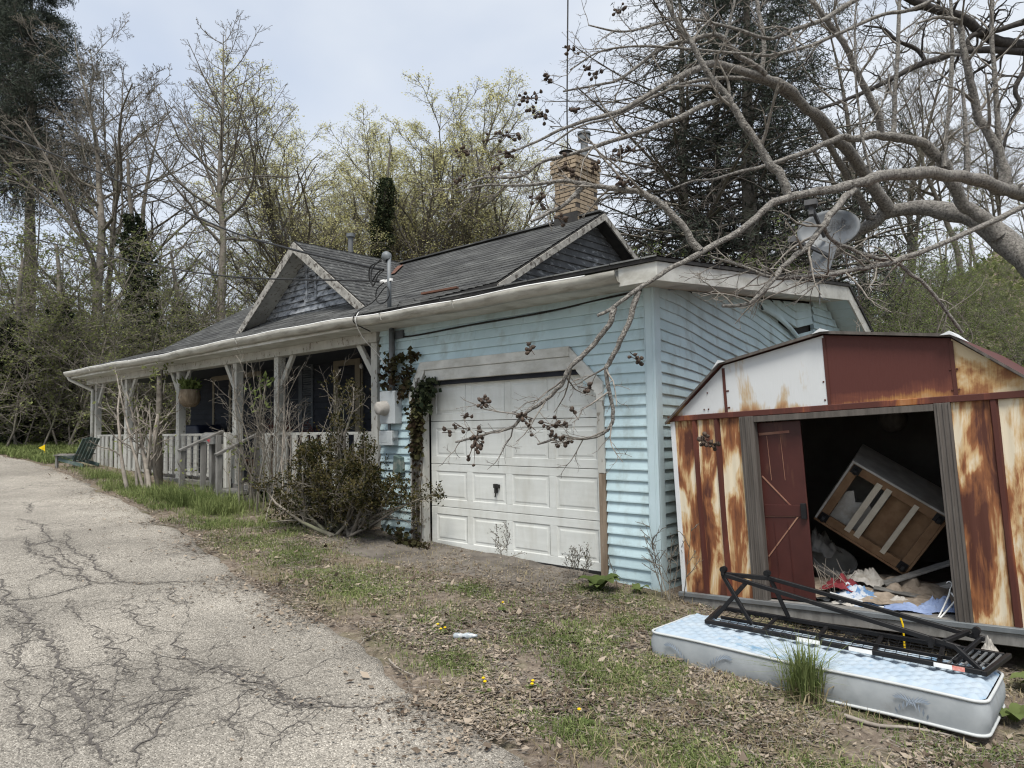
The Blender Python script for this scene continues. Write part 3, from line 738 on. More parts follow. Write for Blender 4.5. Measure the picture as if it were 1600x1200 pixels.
# ---- roofs
def shingles(name, origin, ux, uy, width, length, parent, course=0.14, tab=0.32, clip=None):
    """overlapping courses of tabs on the slope spanned by ux (along the eave) and uy (up the slope)"""
    o, ux, uy = np.array(origin, float), np.array(ux, float), np.array(uy, float)
    ux /= np.linalg.norm(ux); uy /= np.linalg.norm(uy); nz = np.cross(ux, uy)
    if nz[2] < 0: nz = -nz
    V, F = [], []
    for i in range(int(length / course) + 1):
        s0 = i * course; s1 = min(s0 + course * 1.25, length + 0.02)
        a = -(i % 2) * tab * 0.5
        while a < width:
            x0, x1 = max(a, 0), min(a + tab - 0.006, width); a += tab
            if x1 - x0 < 0.02: continue
            d = random.uniform(0, 0.004); e = random.uniform(-0.006, 0.006)
            P = []
            for (xx, ss, hh) in ((x0, s0 + e, 0.011 + d), (x1, s0 + e, 0.011 + d + random.uniform(0, .002)), (x1, s1, 0.001), (x0, s1, 0.001), (x0, s0 + e, 0.0), (x1, s0 + e, 0.0)):
                P.append(o + ux * xx + uy * ss + nz * hh)
            k = len(V); V += P; F += [(k, k + 1, k + 2, k + 3), (k + 4, k + 5, k + 1, k)]
    ob = obj(name, mesh_np(name, np.array(V), np.array(F), 'shingle'), parent)
    ob['kind'] = 'stuff'
    return ob
roof = MB()
roof.prism([(-0.49, 2.865), (-0.49, 2.897), (1.12, 3.405), (3.68, 4.905), (6.24, 3.42), (6.24, 3.38), (3.68, 4.86), (1.12, 3.365)], 0, -13.85, -3.0)
roof.prism([(-0.49, 2.865), (-0.49, 2.897), (1.12, 3.405), (2.0, 3.6), (2.0, 3.55), (1.12, 3.365)], 0, -15.25, -13.85)
roof = roof.build('roof', 'roof_edge', house)
ang = math.atan2(1.5, 2.56)
shingles('shingle_course', (-13.85, 1.10, 3.405), (1, 0, 0), (0, 2.56, 1.5), 10.85, math.hypot(2.56, 1.5), roof)
shingles('shingle_course', (-15.25, -0.50, 2.898), (1, 0, 0), (0, 1.61, 0.508), 12.25, math.hypot(1.61, .508), roof)
MB().bar((-13.85, 3.68, 4.915), (-3.0, 3.68, 4.915), 0.26, 0.025).build('ridge_cap', 'shingle', roof)
# low garage roof and its white rake
rz = lambda y: 2.93 + 0.0785 * (y + 0.5) if y < 4.80 else 3.346 - 0.53 * (y - 4.80)
gr = MB().prism([(-0.50, 2.868), (-0.50, 2.898), (4.80, 3.40), (5.95, 2.79), (5.95, 2.75), (4.80, 3.36)], 0, -3.02, 0.345).build('garage_roof', 'roof_edge', house)
shingles('shingle_course', (-3.0, -0.51, 2.899), (1, 0, 0), (0, 5.3, 0.503), 3.35, 5.32, gr, course=0.16)
shingles('shingle_course', (0.345, 5.95, 2.793), (-1, 0, 0), (0, -1.15, 0.61), 3.35, 1.30, gr, course=0.16)
MB().prism([(-0.477, 2.70), (-0.477, 2.866), (4.80, 3.358), (4.80, 3.165)], 0, 0.302, 0.327).build('rake_fascia', 'white_paint', house, bevel=0.003)
MB().prism([(4.802, 3.165), (4.802, 3.356), (5.93, 2.755), (5.93, 2.56)], 0, 0.302, 0.327).build('rake_fascia', 'white_paint', house, bevel=0.003)
MB().prism([(0.03, 2.752), (0.03, 2.767), (4.80, 3.190), (4.80, 3.175)], 0, -0.03, 0.301).build('rake_soffit', 'white_paint', house)
for k in range(6):
    a = 4.80 + k * 0.19; b = a + 0.186
    MB().prism([(a, 3.175 - 0.53 * (a - 4.8)), (a, 3.187 - 0.53 * (a - 4.8)), (b, 3.187 - 0.53 * (b - 4.8)), (b, 3.175 - 0.53 * (b - 4.8))], 0, -0.03, 0.301).build('soffit_panel', 'trim_blue', house)
MB().box(0.329, 0.338, 3.55, 3.57, 2.95, 3.262).box(0.329, 0.338, 3.55, 3.95, 3.05, 3.06).build('loose_flashing', 'galvanised', house)

# ---- garage side wall: slumped lap siding over dark sheathing
side = MB().prism([(0.06, -0.3), (5.45, -0.3), (5.45, 2.85), (4.8, 3.16), (0.06, 2.76)], 0, -0.14, -0.045).build('side_wall', 'rubber_black', house)
def slump(y, z):
    k = np.clip((z - 0.9) / 1.5, 0, 1); k = k * k * (3 - 2 * k)
    d = 0.135 * y ** 1.15 * k * np.exp(-np.clip(y - 3.6, 0, 9) * 0.6)
    w = 0.016 * np.sin(y * 2.9 + z * 1.3) * k * np.clip(y * 2, 0, 1) + 0.005 * np.sin(y * 7 + z * 5.0) * np.clip(y * 2.5, 0, 1)
    return d + w * 0.8
ys = np.concatenate([np.linspace(0.086, 4.2, 56)])
for i in range(41):
    z0 = -0.16 + i * H
    yy = ys.copy()
    if i == 33: yy = np.linspace(0.086, 3.0, 44)
    zb = z0 - slump(yy, z0)
    zt = z0 + H + 0.012 - slump(yy, z0 + H)
    top = 2.755 + 0.0785 * yy
    bul = 0.013 * np.sin(yy * 2.3 + i * 0.35) * np.clip(yy * 1.5, 0, 1) * np.clip((z0 - 0.3) / 1.5, 0, 1) + 0.012 * (fnoise(yy * 3, np.full_like(yy, i * 0.7), 4, 3) - 0.5)
    bul = np.maximum(bul, -0.012)
    zb_, zt_ = np.minimum(zb, top), np.minimum(zt, top)
    ok = (zt_ - zb_) > 0.012
    if ok.sum() < 4: continue
    a = np.where(ok)[0]; sl = slice(a[0], a[-1] + 1)
    yy, zb_, zt_, bul = yy[sl], zb_[sl], zt_[sl], bul[sl]; n = len(yy)
    V = np.stack([np.stack([np.full(n, -0.03), yy, zb_ + 0.004], 1), np.stack([0.016 + bul, yy, zb_], 1), np.stack([0.016 + bul, yy, zb_ + 0.010], 1),
                  np.stack([-0.001 + bul * 0.8, yy, zt_], 1)], 1)
    idx = np.arange(n * 4).reshape(n, 4)
    F = np.stack([idx[:-1, :-1], idx[1:, :-1], idx[1:, 1:], idx[:-1, 1:]], -1).reshape(-1, 4)
    obj('siding_board', mesh_np('siding_board', V, F, 'siding_blue', smooth=False), side)
for i in range(10):
    z = 2.14 + i * H
    y1 = 5.40 if z < 2.75 else 5.40 - (z - 2.75) * 1.9
    if y1 - 4.30 > 0.1:
        obj('siding_board', bm_, side, Matrix.Translation((0, 4.24, z)) @ Matrix.Rotation(math.pi / 2, 4, 'Z') @ Matrix.Diagonal((y1 - 4.24, 1, 1, 1)))
# one torn strip hanging off the wall
V = []; n = 24
for k in range(n):
    t = k / (n - 1); y = 2.45 + 1.42 * t; z = 2.80 - 0.10 * t - 0.62 * t * t * 0.55
    for dx, dz in ((0.03, 0), (0.055, 0.008), (0.02, 0.10)): V.append((dx + 0.03 * t, y, z + dz))
idx = np.arange(n * 3).reshape(n, 3)
obj('loose_board', mesh_np('loose_board', np.array(V), np.stack([idx[:-1, :-1], idx[1:, :-1], idx[1:, 1:], idx[:-1, 1:]], -1).reshape(-1, 4), 'siding_blue'), side)

# ---- cross gable over the porch
GXc, GZp, GS = -8.15, 4.90, 0.683
cg = MB()
for s in (-1, 1):
    L = 2.35
    cg.add([(GXc, 1.18, GZp), (GXc + s * L, 1.18, GZp - GS * L), (GXc + s * L, 3.75, GZp - GS * L), (GXc, 3.75, GZp),
            (GXc, 1.18, GZp + .045), (GXc + s * L, 1.18, GZp - GS * L + .045), (GXc + s * L, 3.75, GZp - GS * L + .045), (GXc, 3.75, GZp + .045)],
           [(0, 1, 2, 3), (7, 6, 5, 4), (0, 4, 5, 1), (1, 5, 6, 2), (2, 6, 7, 3)])
cg = cg.build('gable_roof', 'roof_edge', house)
LL = 2.35 * math.hypot(1, GS)
shingles('shingle_course', (GXc + 2.35, 1.18, GZp - GS * 2.35 + 0.047), (0, 1, 0), (-1, 0, GS), 2.57, LL, cg)
shingles('shingle_course', (GXc - 2.35, 3.75, GZp - GS * 2.35 + 0.047), (0, -1, 0), (1, 0, GS), 2.57, LL, cg)
for s in (-1, 1):
    P = [(GXc, GZp + 0.03), (GXc + s * 2.33, GZp + 0.03 - GS * 2.33), (GXc + s * 2.33, GZp - 0.13 - GS * 2.33), (GXc, GZp - 0.16)]
    if s > 0: P = P[::-1]
    MB().prism(P, 1, 1.155, 1.178).build('rake_board', 'old_trim', house)
    MB().add([(GXc, 1.18, GZp - .055), (GXc + s * 2.3, 1.18, GZp - .055 - GS * 2.3), (GXc + s * 2.3, 1.56, GZp - .055 - GS * 2.3), (GXc, 1.56, GZp - .055)], [(0, 1, 2, 3)]).build('rake_soffit', 'peeling_paint', house)
gw = MB().prism([(GXc - 2.2, 3.3), (GXc + 2.2, 3.3), (GXc, 4.80)], 1, 1.585, 1.60).build('gable_wall', 'dark_siding', house)
z = 3.26; hb = 0.112
while z < 4.74:
    x0 = (GZp - 0.06 - z) / GS; x1 = max((GZp - 0.06 - z - hb) / GS, 0.0)
    V = []
    for xx, yy, zz in ((x0, 1.585, z + .01), (x0, 1.540, z), (x0 - 0.01, 1.540, z + 0.011), (x1, 1.576, z + hb + 0.004)):
        V += [(GXc - xx, yy, zz), (GXc + xx, yy, zz)]
    MB().add(V, [(0, 1, 3, 2), (2, 3, 5, 4), (4, 5, 7, 6)]).build('siding_board', 'gable_siding', gw)
    z += hb
gv = MB().box(-8.33, -8.27, 1.525, 1.57, 3.93, 4.52).box(-8.03, -7.97, 1.525, 1.57, 3.93, 4.52).box(-8.36, -7.94, 1.515, 1.57, 4.52, 4.58).box(-8.35, -7.95, 1.515, 1.57, 3.88, 3.93)
gv = gv.build('gable_vent', 'gable_siding', house)
MB().box(-8.27, -8.03, 1.56, 1.57, 3.93, 4.52).build('backing', 'roof_edge', gv)
sl = MB().bar((-8.27, 1.545, 0), (-8.03, 1.545, 0), 0.010, 0.030, up=(0, -0.5, 0.85)).mesh('vent_slat', 'gable_siding')
for k in range(11): obj('vent_slat', sl, gv, Matrix.Translation((0, 0, 3.96 + k * 0.051)))

# ---- main gable end above the garage roof
mg = MB().prism([(0.9, 3.0), (6.2, 3.0), (6.2, 3.3), (3.68, 4.78), (1.1, 3.27)], 0, -3.32, -3.27).build('gable_wall', 'roof_edge', house)
z = 3.02
while z < 4.72:
    h0 = (4.82 - z) / 0.5859; h1 = max((4.82 - z - hb) / 0.5859, 0)
    h0, h1 = min(h0, 2.45), min(h1, 2.45)
    V = []
    for hh, xx, zz in ((h0, -3.27, z), (h0, -3.236, z), (h0 - .01, -3.236, z + .011), (h1, -3.262, z + hb + .004)):
        V += [(xx, 3.68 - hh, zz), (xx, 3.68 + hh, zz)]
    MB().add(V, [(0, 1, 3, 2), (2, 3, 5, 4), (4, 5, 7, 6)]).build('siding_board', 'dark_gable', mg)
    z += hb
for s in (-1, 1):
    MB().prism([(3.68, 4.885), (3.68 + s * 2.57, 4.885 - 0.586 * 2.57), (3.68 + s * 2.57, 4.79 - 0.586 * 2.57), (3.68, 4.775)], 0, -3.0, -2.975).build('rake_board', 'old_trim', house)
    MB().add([(-3.0, 3.68, 4.84), (-3.0, 3.68 + s * 2.5, 4.84 - .586 * 2.5), (-3.27, 3.68 + s * 2.5, 4.84 - .586 * 2.5), (-3.27, 3.68, 4.84)], [(0, 1, 2, 3)]).build('rake_soffit', 'roof_edge', house)
MB().prism([(0.5, 2.9), (3.68, 2.9), (3.68, 4.7), (1.2, 3.3)], 0, -13.6, -13.5).build('gable_wall', 'dark_gable', house)

# ---- chimney: every brick laid
chim = MB().box(-3.852, -3.418, 3.508, 4.10, 4.3, 5.93).build('chimney', 'mortar', house)
brick = MB().box(-0.5, 0.5, -0.5, 0.5, -0.5, 0.5).mesh('brick', 'brick_tan')
def lay(cx, cy, cz, lx, ly, lz=0.056):
    obj('brick', brick, chim, Matrix.Translation((cx + random.uniform(-.002, .002), cy + random.uniform(-.002, .002), cz)) @ Matrix.Rotation(random.uniform(-.01, .01), 4, 'Z') @ Matrix.Diagonal((lx, ly, lz, 1)))
def course(x0, x1, y0, y1, z, off):
    L, B, g = 0.203, 0.095, 0.016
    for (yy) in (y0 + B / 2, y1 - B / 2):
        a = x0 - (0.5 * (L + g) if off else 0)
        while a < x1 - 0.02:
            p, q = max(a, x0), min(a + L, x1)
            if q - p > 0.03: lay((p + q) / 2, yy, z, q - p, B)
            a += L + g
    for (xx) in (x0 + B / 2, x1 - B / 2):
        a = y0 + B + g - (0 if off else 0.5 * (L + g))
        while a < y1 - B - 0.02:
            p, q = max(a, y0 + B + g), min(a + L, y1 - B - g)
            if q - p > 0.03: lay(xx, (p + q) / 2, z, B, q - p)
            a += L + g
for k in range(18):
    z = 4.66 + k * 0.072
    e = 0.0 if k < 13 else (0.028 if k < 15 else 0.050)
    if z < 5.95: course(-3.860 - e, -3.410 + e, 3.500 - e, 4.108 + e, z, k % 2)
MB().box(-3.90, -3.37, 3.46, 4.15, 5.930, 5.965).build('chimney_cap', 'concrete', chim, bevel=0.01)
MB().prism([(-3.875, 4.75), (-3.875, 4.98), (-3.395, 4.98), (-3.395, 4.75)], 1, 3.485, 3.50).build('flashing', 'roof_edge', chim)
m = MB().tube([(-3.72, 3.66, 5.96), (-3.72, 3.66, 6.08)], 0.085, 14).lathe([(0.0, 0.045), (0.12, 0.0), (0.125, -0.012), (0.0, 0.03)], 16, (-3.72, 3.66, 6.10))
m.build('flue_pot', 'flue_black', chim, smooth=False)
m = MB().tube([(-3.55, 3.95, 5.96), (-3.55, 3.95, 6.33)], 0.062, 14)
m.lathe([(0.062, 0.0), (0.10, 0.02), (0.105, 0.05), (0.105, 0.09), (0.085, 0.092), (0.085, 0.12), (0.115, 0.122), (0.115, 0.155), (0.05, 0.18), (0.0, 0.182)], 18, (-3.55, 3.95, 6.31))
m.build('vent_pipe', 'galvanised', chim, smooth=False)

m = MB().tube([(-9.25, 3.2, 4.6), (-9.25, 3.2, 5.62)], 0.055, 12).lathe([(0.055, 0), (0.09, 0.02), (0.09, 0.09), (0.0, 0.12)], 14, (-9.25, 3.2, 5.60))
m.build('vent_pipe', 'galvanised', house)
oc = MB().box(-9.45, -9.05, 3.3, 3.75, 4.5, 5.22).build('old_chimney', 'mortar', house)
ob_ = MB().box(-0.095, 0.095, -0.02, 0.03, -0.03, 0.03).mesh('brick', 'grey_wood')
for k in range(8):
    for s in range(2):
        x = -9.36 + s * 0.21 - (k % 2) * 0.07
        obj('brick', ob_, oc, Matrix.Translation((x + 0.06, 3.29, 4.70 + k * 0.072)))

# ---- porch
MB().box(-15.0, -4.12, -0.06, 1.62, 0.53, 0.615).build('porch_deck', 'grey_wood', house, bevel=0.004)
MB().box(-15.0, -8.3, 0.0, 0.18, 0.1, 0.50).build('foundation', 'foundation', house, bevel=0.01)
MB().box(-7.1, -4.12, 0.06, 0.18, 0.0, 0.50).build('foundation', 'foundation', house, bevel=0.01)
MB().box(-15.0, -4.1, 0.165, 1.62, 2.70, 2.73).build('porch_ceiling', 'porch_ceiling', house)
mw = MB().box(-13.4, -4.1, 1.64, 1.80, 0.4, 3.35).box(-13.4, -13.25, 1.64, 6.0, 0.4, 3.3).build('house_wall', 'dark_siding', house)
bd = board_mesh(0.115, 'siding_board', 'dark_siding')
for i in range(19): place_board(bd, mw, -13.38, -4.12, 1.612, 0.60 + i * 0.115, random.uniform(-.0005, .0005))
MB().box(-4.12, -4.06, 0.03, 1.64, -0.1, 2.95).build('garage_return_wall', 'dark_siding', house)
posts = [(-14.72, (1,)), (-12.85, (-1, 1)), (-10.25, (-1, 1)), (-8.03, (-1,)), (-6.68, (1,)), (-4.20, (-1,))]
for x, br in posts:
    w = 0.065 if x > -14 else 0.06
    lean = random.uniform(-0.012, 0.012)
    po = MB().add([(x + dx * w + (lean if z > 1 else 0), 0.05 + dy * w, z) for z in (0.60, 2.62) for dx, dy in ((-1, -1), (1, -1), (1, 1), (-1, 1))],
             [(0, 3, 2, 1), (4, 5, 6, 7), (0, 1, 5, 4), (1, 2, 6, 5), (2, 3, 7, 6), (3, 0, 4, 7)]).build('porch_post', 'peeling_paint', house, bevel=0.005)
    for s in br: MB().bar((x + s * 0.045, 0.05, 2.16), (x + s * 0.42, 0.05, 2.66), 0.055, 0.085).build('brace', 'peeling_paint', po, bevel=0.003)
pk = MB().box(-0.07, 0.07, -0.013, 0.013, 0, 0.72).mesh('picket', 'peeling_paint')
for a, b in ((-14.66, -8.10), (-7.13, -4.27)):
    tr = MB().box(a, b, 0.015, 0.105, 1.405, 1.445).build('top_rail', 'peeling_paint', house, bevel=0.004)
    MB().box(a, b, 0.03, 0.085, 0.69, 0.73).build('bottom_rail', 'peeling_paint', house, bevel=0.003)
    x = a + 0.16
    while x < b - 0.05:
        obj('picket', pk, house, Matrix.Translation((x + random.uniform(-.02, .02), 0.012, 0.685)) @ Matrix.Rotation(random.uniform(-.02, .02), 4, 'Y'))
        x += 0.262
MB().box(-7.20, -7.11, 0.0, 0.09, 0.60, 1.44).build('rail_post', 'peeling_paint', house, bevel=0.005)
MB().box(-8.02, -7.93, -0.20, -0.11, 0.55, 1.46).build('rail_post', 'peeling_paint', house, bevel=0.005)
wm = MB()
for k in range(48): wm.bar((-12.0 + k * 0.08, -0.006, 0.66), (-12.0 + k * 0.08, -0.006, 1.40), 0.003, 0.003)
for k in range(10): wm.bar((-12.0, -0.006, 0.68 + k * 0.08), (-8.2, -0.006, 0.68 + k * 0.08), 0.003, 0.003)
wm = wm.build('wire_mesh', 'wire_grey', house); wm['kind'] = 'stuff'

# ---- openings on the porch wall
def window(x0, x1, z0, z1, fm='tan_trim', curtain=True, mid=True):
    w = MB().box(x0 - .08, x0, 1.575, 1.64, z0 - .08, z1 + .1).box(x1, x1 + .08, 1.575, 1.64, z0 - .08, z1 + .1).box(x0, x1, 1.575, 1.64, z1, z1 + .1).box(x0, x1, 1.565, 1.64, z0 - .08, z0).build('window', fm, house, bevel=.003)
    MB().box(x0, x1, 1.622, 1.628, z0, z1).build('pane', 'glass_dark', w)
    if mid: MB().box(x0, x1, 1.60, 1.635, (z0 + z1) / 2 - .02, (z0 + z1) / 2 + .02).build('sash_bar', fm, w)
    if curtain: MB().box(x0 + .04, x1 - .03, 1.612, 1.619, z0 + .05, (z0 + z1) / 2 - .05).build('blind', 'curtain', w)
    return w
window(-9.45, -8.66, 1.45, 2.66, 'shutter_dark', True)
window(-12.15, -11.45, 1.45, 2.60, 'tan_trim', True)
window(-10.85, -10.15, 1.45, 2.60, 'tan_trim', False)
MB().prism([(-12.35, 2.66), (-11.25, 2.66), (-11.8, 2.80)], 1, 1.56, 1.60).build('pediment', 'tan_trim', house)
sh = MB().box(-8.57, -8.52, 1.57, 1.605, 1.35, 2.80).box(-8.21, -8.16, 1.57, 1.605, 1.35, 2.80).box(-8.52, -8.21, 1.57, 1.605, 2.72, 2.80).box(-8.52, -8.21, 1.57, 1.605, 2.0, 2.07).box(-8.52, -8.21, 1.57, 1.605, 1.35, 1.43).box(-8.52, -8.21, 1.598, 1.605, 1.43, 2.72).build('shutter', 'shutter_dark', house)
lv = MB().bar((-8.52, 1.585, 0), (-8.21, 1.585, 0), 0.008, 0.03, up=(0, -.7, .7)).mesh('louvre', 'shutter_dark')
for k in range(30):
    zz = 1.45 + k * 0.043
    if not 1.98 < zz < 2.09: obj('louvre', lv, sh, Matrix.Translation((0, 0, zz)))
dr = MB().box(-7.48, -7.33, 1.56, 1.64, 0.62, 2.78).box(-6.83, -6.68, 1.56, 1.64, 0.62, 2.78).box(-7.33, -6.83, 1.56, 1.64, 2.60, 2.78).box(-7.33, -6.83, 1.585, 1.64, 1.93, 2.02).box(-7.33, -6.83, 1.585, 1.64, .62, .85).build('front_door', 'tan_trim', house, bevel=.003)
MB().box(-7.33, -6.83, 1.62, 1.63, 0.85, 2.60).build('pane', 'glass_dark', dr)
MB().box(-7.30, -6.86, 1.612, 1.617, 2.06, 2.16).build('blind', 'curtain', dr)
m = MB().tube([(-6.6, 1.55, 2.55), (-6.6, 1.55, 1.1)], 0.018, 6).build('door_pipe', 'tan_trim', house)
MB().lathe([(0.0, 0.0), (0.03, 0.02), (0.035, 0.06), (0.02, 0.09), (0.0, 0.1)], 10, (-6.58, 1.52, 2.50)).build('bulb', 'plastic_white', house, smooth=True)

# small pieces lying on the roof and the eaves
tag(MB().bar((-2.98, -0.22, 3.075), (-2.52, -0.08, 3.105), 0.06, 0.022).build('rusty_plank', 'rust_red'), 'rusty red strip of wood lying on the porch roof above the garage', 'plank')
MB().add([(-7.50, 2.85, 4.475), (-7.32, 2.85, 4.475), (-7.72, 3.40, 4.80), (-7.90, 3.40, 4.80)], [(0, 1, 2, 3)]).build('valley_flashing', 'rust_red', roof)
# ================================================================== the rusty shed (built level, then tipped a little)
SH = Matrix.Translation((0.30, -0.09, 0.03)) @ Matrix.Rotation(-0.045, 4, 'Y')
shed = obj('garden_shed', None, None, SH)
shed.empty_display_size = 0.3
tag(shed, 'rusty cream and maroon sheet metal shed with its door slid open beside the garage', 'shed')
W, DP = 2.66, 2.3
def sp(mb, name, mat, parent=None, bevel=0.0, smooth=False):
    o = obj(name, mb.mesh(name, mat, smooth), parent or shed, SH)
    if bevel > 0:
        b = o.modifiers.new('edge', 'BEVEL'); b.width = bevel; b.segments = 1; b.limit_method = 'ANGLE'
    return o
def ribbed(x0, x1, z0, z1, y=0.0):
    """flat sheet with shallow swages"""
    m = MB(); n = int((x1 - x0) / 0.012); xs = np.linspace(x0, x1, n + 1)
    yy = y + 0.0022 * np.sin((xs - x0) * 2 * np.pi / 0.07) + 0.003 * np.sin(xs * 17)
    zs = np.linspace(z0, z1, 10)
    V = [(x, yv + 0.004 * math.sin(z * 5 + x * 3), z) for z in zs for x, yv in zip(xs, yy)]
    k = n + 1
    F = [(j * k + i, j * k + i + 1, (j + 1) * k + i + 1, (j + 1) * k + i) for j in range(9) for i in range(n)]
    return m.add(V, F)
for x0, x1, ribs in ((0.0, 0.61, (0.195, 0.40)), (2.12, 2.66, (0.245, 0.49))):
    p = sp(ribbed(x0, x1, 0.0, 1.49), 'wall_panel', 'rust_panel', smooth=True)
    for r in ribs:
        sp(MB().prism([(x0 + r - .026, 0.006), (x0 + r - .016, -0.020), (x0 + r + .012, -0.022), (x0 + r + .026, 0.006)], 2, 0.005, 1.485), 'rib', 'rust_rib', p)
sp(MB().box(-0.035, 0.006, -0.012, 0.03, -0.02, 1.49), 'corner_trim', 'shed_enamel', bevel=.003)
for x in (0.0, W):
    sp(MB().box(x - 0.004, x + 0.004, 0.03, DP, 0.0, 1.5), 'side_wall', 'rust_panel')
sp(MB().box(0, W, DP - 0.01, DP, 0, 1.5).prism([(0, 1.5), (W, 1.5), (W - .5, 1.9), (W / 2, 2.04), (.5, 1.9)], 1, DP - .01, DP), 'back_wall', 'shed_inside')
sp(MB().box(0.0, W, 0.0, DP, -0.03, 0.0), 'floor', 'grey_wood')
sp(MB().box(-0.05, W + .1, -0.04, 0.02, -0.115, -0.03), 'base_rail', 'grey_wood', bevel=.004)
sp(MB().box(-0.05, W + .1, -0.055, -0.01, -0.031, 0.004), 'door_track', 'galvanised', bevel=.003)
for x in (0.2, 1.3, 2.5): sp(MB().box(x - .06, x + .06, 0.05, DP, -0.28, -0.12), 'skid', 'grey_wood')
# gable sheets
E_, B_, P_ = (0, 1.50), (0.50, 1.915), (W / 2, 2.055)
def gp(x): return np.interp(x, [0, .5, W / 2, W - .5, W], [1.50, 1.915, 2.055, 1.915, 1.50])
for x0, x1, mt, dy in ((0.0, 0.498, 'shed_white', 0.0), (0.5, 1.328, 'shed_white', -0.004), (1.332, 2.16, 'rust_heavy', -0.004), (2.162, W, 'rust_gable', 0.0)):
    sp(MB().prism([(x0, 1.50), (x1, 1.50), (x1, float(gp(x1)) + .0), (x0, float(gp(x0)) + .001)], 1, -0.006 + dy, 0.004 + dy), 'gable_panel', mt)
sp(MB().prism([(-0.05, -0.028), (W + .05, -0.028), (W + .05, 0.0), (-.05, 0.0)], 2, 1.475, 1.522), 'gable_trim', 'rust_rib', bevel=.004)
for x in (0.5, W / 2, 2.16): sp(MB().box(x - .012, x + .012, -0.016, -0.010, 1.52, float(gp(x)) - .02), 'seam_strip', 'rust_rib')
for x in (0.52, 0.53, 0.30, 0.34, 1.30, 2.14, 2.18):
    for zz in (1.56, 1.70):
        if gp(x) > zz + .05: sp(MB().lathe([(0, .004), (.006, .003), (.008, 0)], 6, (x, -0.012, zz), (0, -1, 0)), 'screw', 'rust_rib')
# roof sheets and their front edge
pts = [(-0.06, 1.455), (0.49, 1.925), (W / 2, 2.068), (W - .49, 1.925), (W + .06, 1.455)]
rf = sp(MB().box(0, 0.001, 1.0, 1.001, 1.8, 1.801), 'roof', 'rust_heavy')
for (xa, za), (xb, zb) in zip(pts[:-1], pts[1:]):
    sp(MB().prism([(xa, za), (xb, zb), (xb, zb + .012), (xa, za + .012)], 1, -0.05, DP + .05), 'roof_panel', 'rust_heavy', rf)
    sp(MB().prism([(xa, za - .004), (xb, zb - .004), (xb, zb + .018), (xa, za + .018)], 1, -0.064, -0.051), 'edge_trim', 'shed_post', rf)
for x, z in pts[1:4]:
    sp(MB().prism([(x - .06, z + .012 - (.05 if x < 1 else .012 if x < 2 else 0)), (x, z + .036), (x + .06, z + .018 - (.0 if x < 1 else .012 if x < 2 else .045)), (x, z + .01)], 1, -0.085, 0.25), 'ridge_clip', 'shed_enamel', rf)
# door frame
for x0, x1 in ((0.61, 0.73), (2.02, 2.12)):
    j = MB().box(x0, x1, -0.03, 0.045, 0.0, 1.476)
    for k in range(3): j.box(x0 + .018 + k * .034, x0 + .030 + k * .034, -0.038, -0.03, 0.0, 1.476)
    sp(j, 'jamb', 'shed_post', bevel=.002)
sp(MB().box(0.73, 2.02, -0.026, 0.04, 1.425, 1.474), 'header', 'shed_post', bevel=.003)
dm = MB().box(0.42, 1.075, 0.052, 0.070, 0.01, 1.42)
door = sp(dm, 'sliding_door', 'shed_maroon', bevel=.004)
def dline(pts_, w=.008, mat='shed_line'):
    m = MB()
    for a, b in zip(pts_[:-1], pts_[1:]): m.bar((a[0], 0.050, a[1]), (b[0], 0.050, b[1]), .006, w, up=(0, 0, 1) if abs(b[0] - a[0]) > abs(b[1] - a[1]) else (1, 0, 0))
    return m
sp(dline([(0.735, 1.325), (0.985, 1.335)], .02), 'top_batten', 'shed_line', door)
sp(dline([(0.735, 0.985), (0.955, 0.74)], .010), 'brace_line', 'shed_line', door)
sp(dline([(0.735, 0.665), (1.0, 0.668), (0.735, 0.34)], .010), 'brace_line', 'shed_line', door)
for x in (0.80, 0.91): sp(dline([(x, 1.31), (x + .01, 0.95)], .003), 'groove', 'shed_line', door)
for x in (0.80, 0.91): sp(dline([(x, 0.62), (x + .01, 0.05)], .003), 'groove', 'shed_maroon', door)
sp(MB().box(0.735, 1.07, 0.044, 0.052, 0.665, 0.755), 'mid_rail', 'shed_maroon', door, bevel=.002)
sp(MB().box(1.03, 1.07, 0.02, 0.05, 0.65, 0.77), 'handle', 'black_steel', door, bevel=.004)

# ---- overturned cabinet in the doorway
ex, ey_ = Vector((0.589, 0.572, -0.572)).normalized(), Vector((0.522, 0.409, 0.749)).normalized()
en = ex.cross(ey_).normalized(); ey_ = en.cross(ex)
CBM = Matrix(((ex.x, ey_.x, en.x, 1.70), (ex.y, ey_.y, en.y, 0.54), (ex.z, ey_.z, en.z, 0.70), (0, 0, 0, 1)))
CBM = CBM @ Matrix.Rotation(math.radians(-24), 4, 'Y') @ Matrix.Rotation(math.radians(25), 4, 'X')
cab = obj('cabinet', None, None, CBM)
tag(cab, 'overturned wooden cabinet on casters tipped on its corner in the shed doorway', 'cabinet')
def cp(mb, name, mat, bevel=.002): 
    o = obj(name, mb.mesh(name, mat), cab, CBM)
    if bevel: b = o.modifiers.new('edge', 'BEVEL'); b.width = bevel; b.segments = 1
    return o
a, b, d = 0.395, 0.305, 0.62
cp(MB().box(-a, a, b - .018, b, -d, .012), 'side_panel', 'dirty_white')
cp(MB().box(-a, a, -b, -b + .018, -d, .012), 'side_panel', 'particle_board')
cp(MB().box(-a, -a + .018, -b + .019, b - .019, -d, .010), 'side_panel', 'dirty_white')
cp(MB().box(a - .018, a, -b + .019, b - .019, -d, .010), 'side_panel', 'particle_board')
cp(MB().box(-a + .02, a - .02, -b + .02, b - .02, -d, -d + .015), 'top_panel', 'dirty_white')
cp(MB().box(-a + .02, a - .02, b - .09, b - .019, -.03, .002), 'base_rail', 'particle_board')
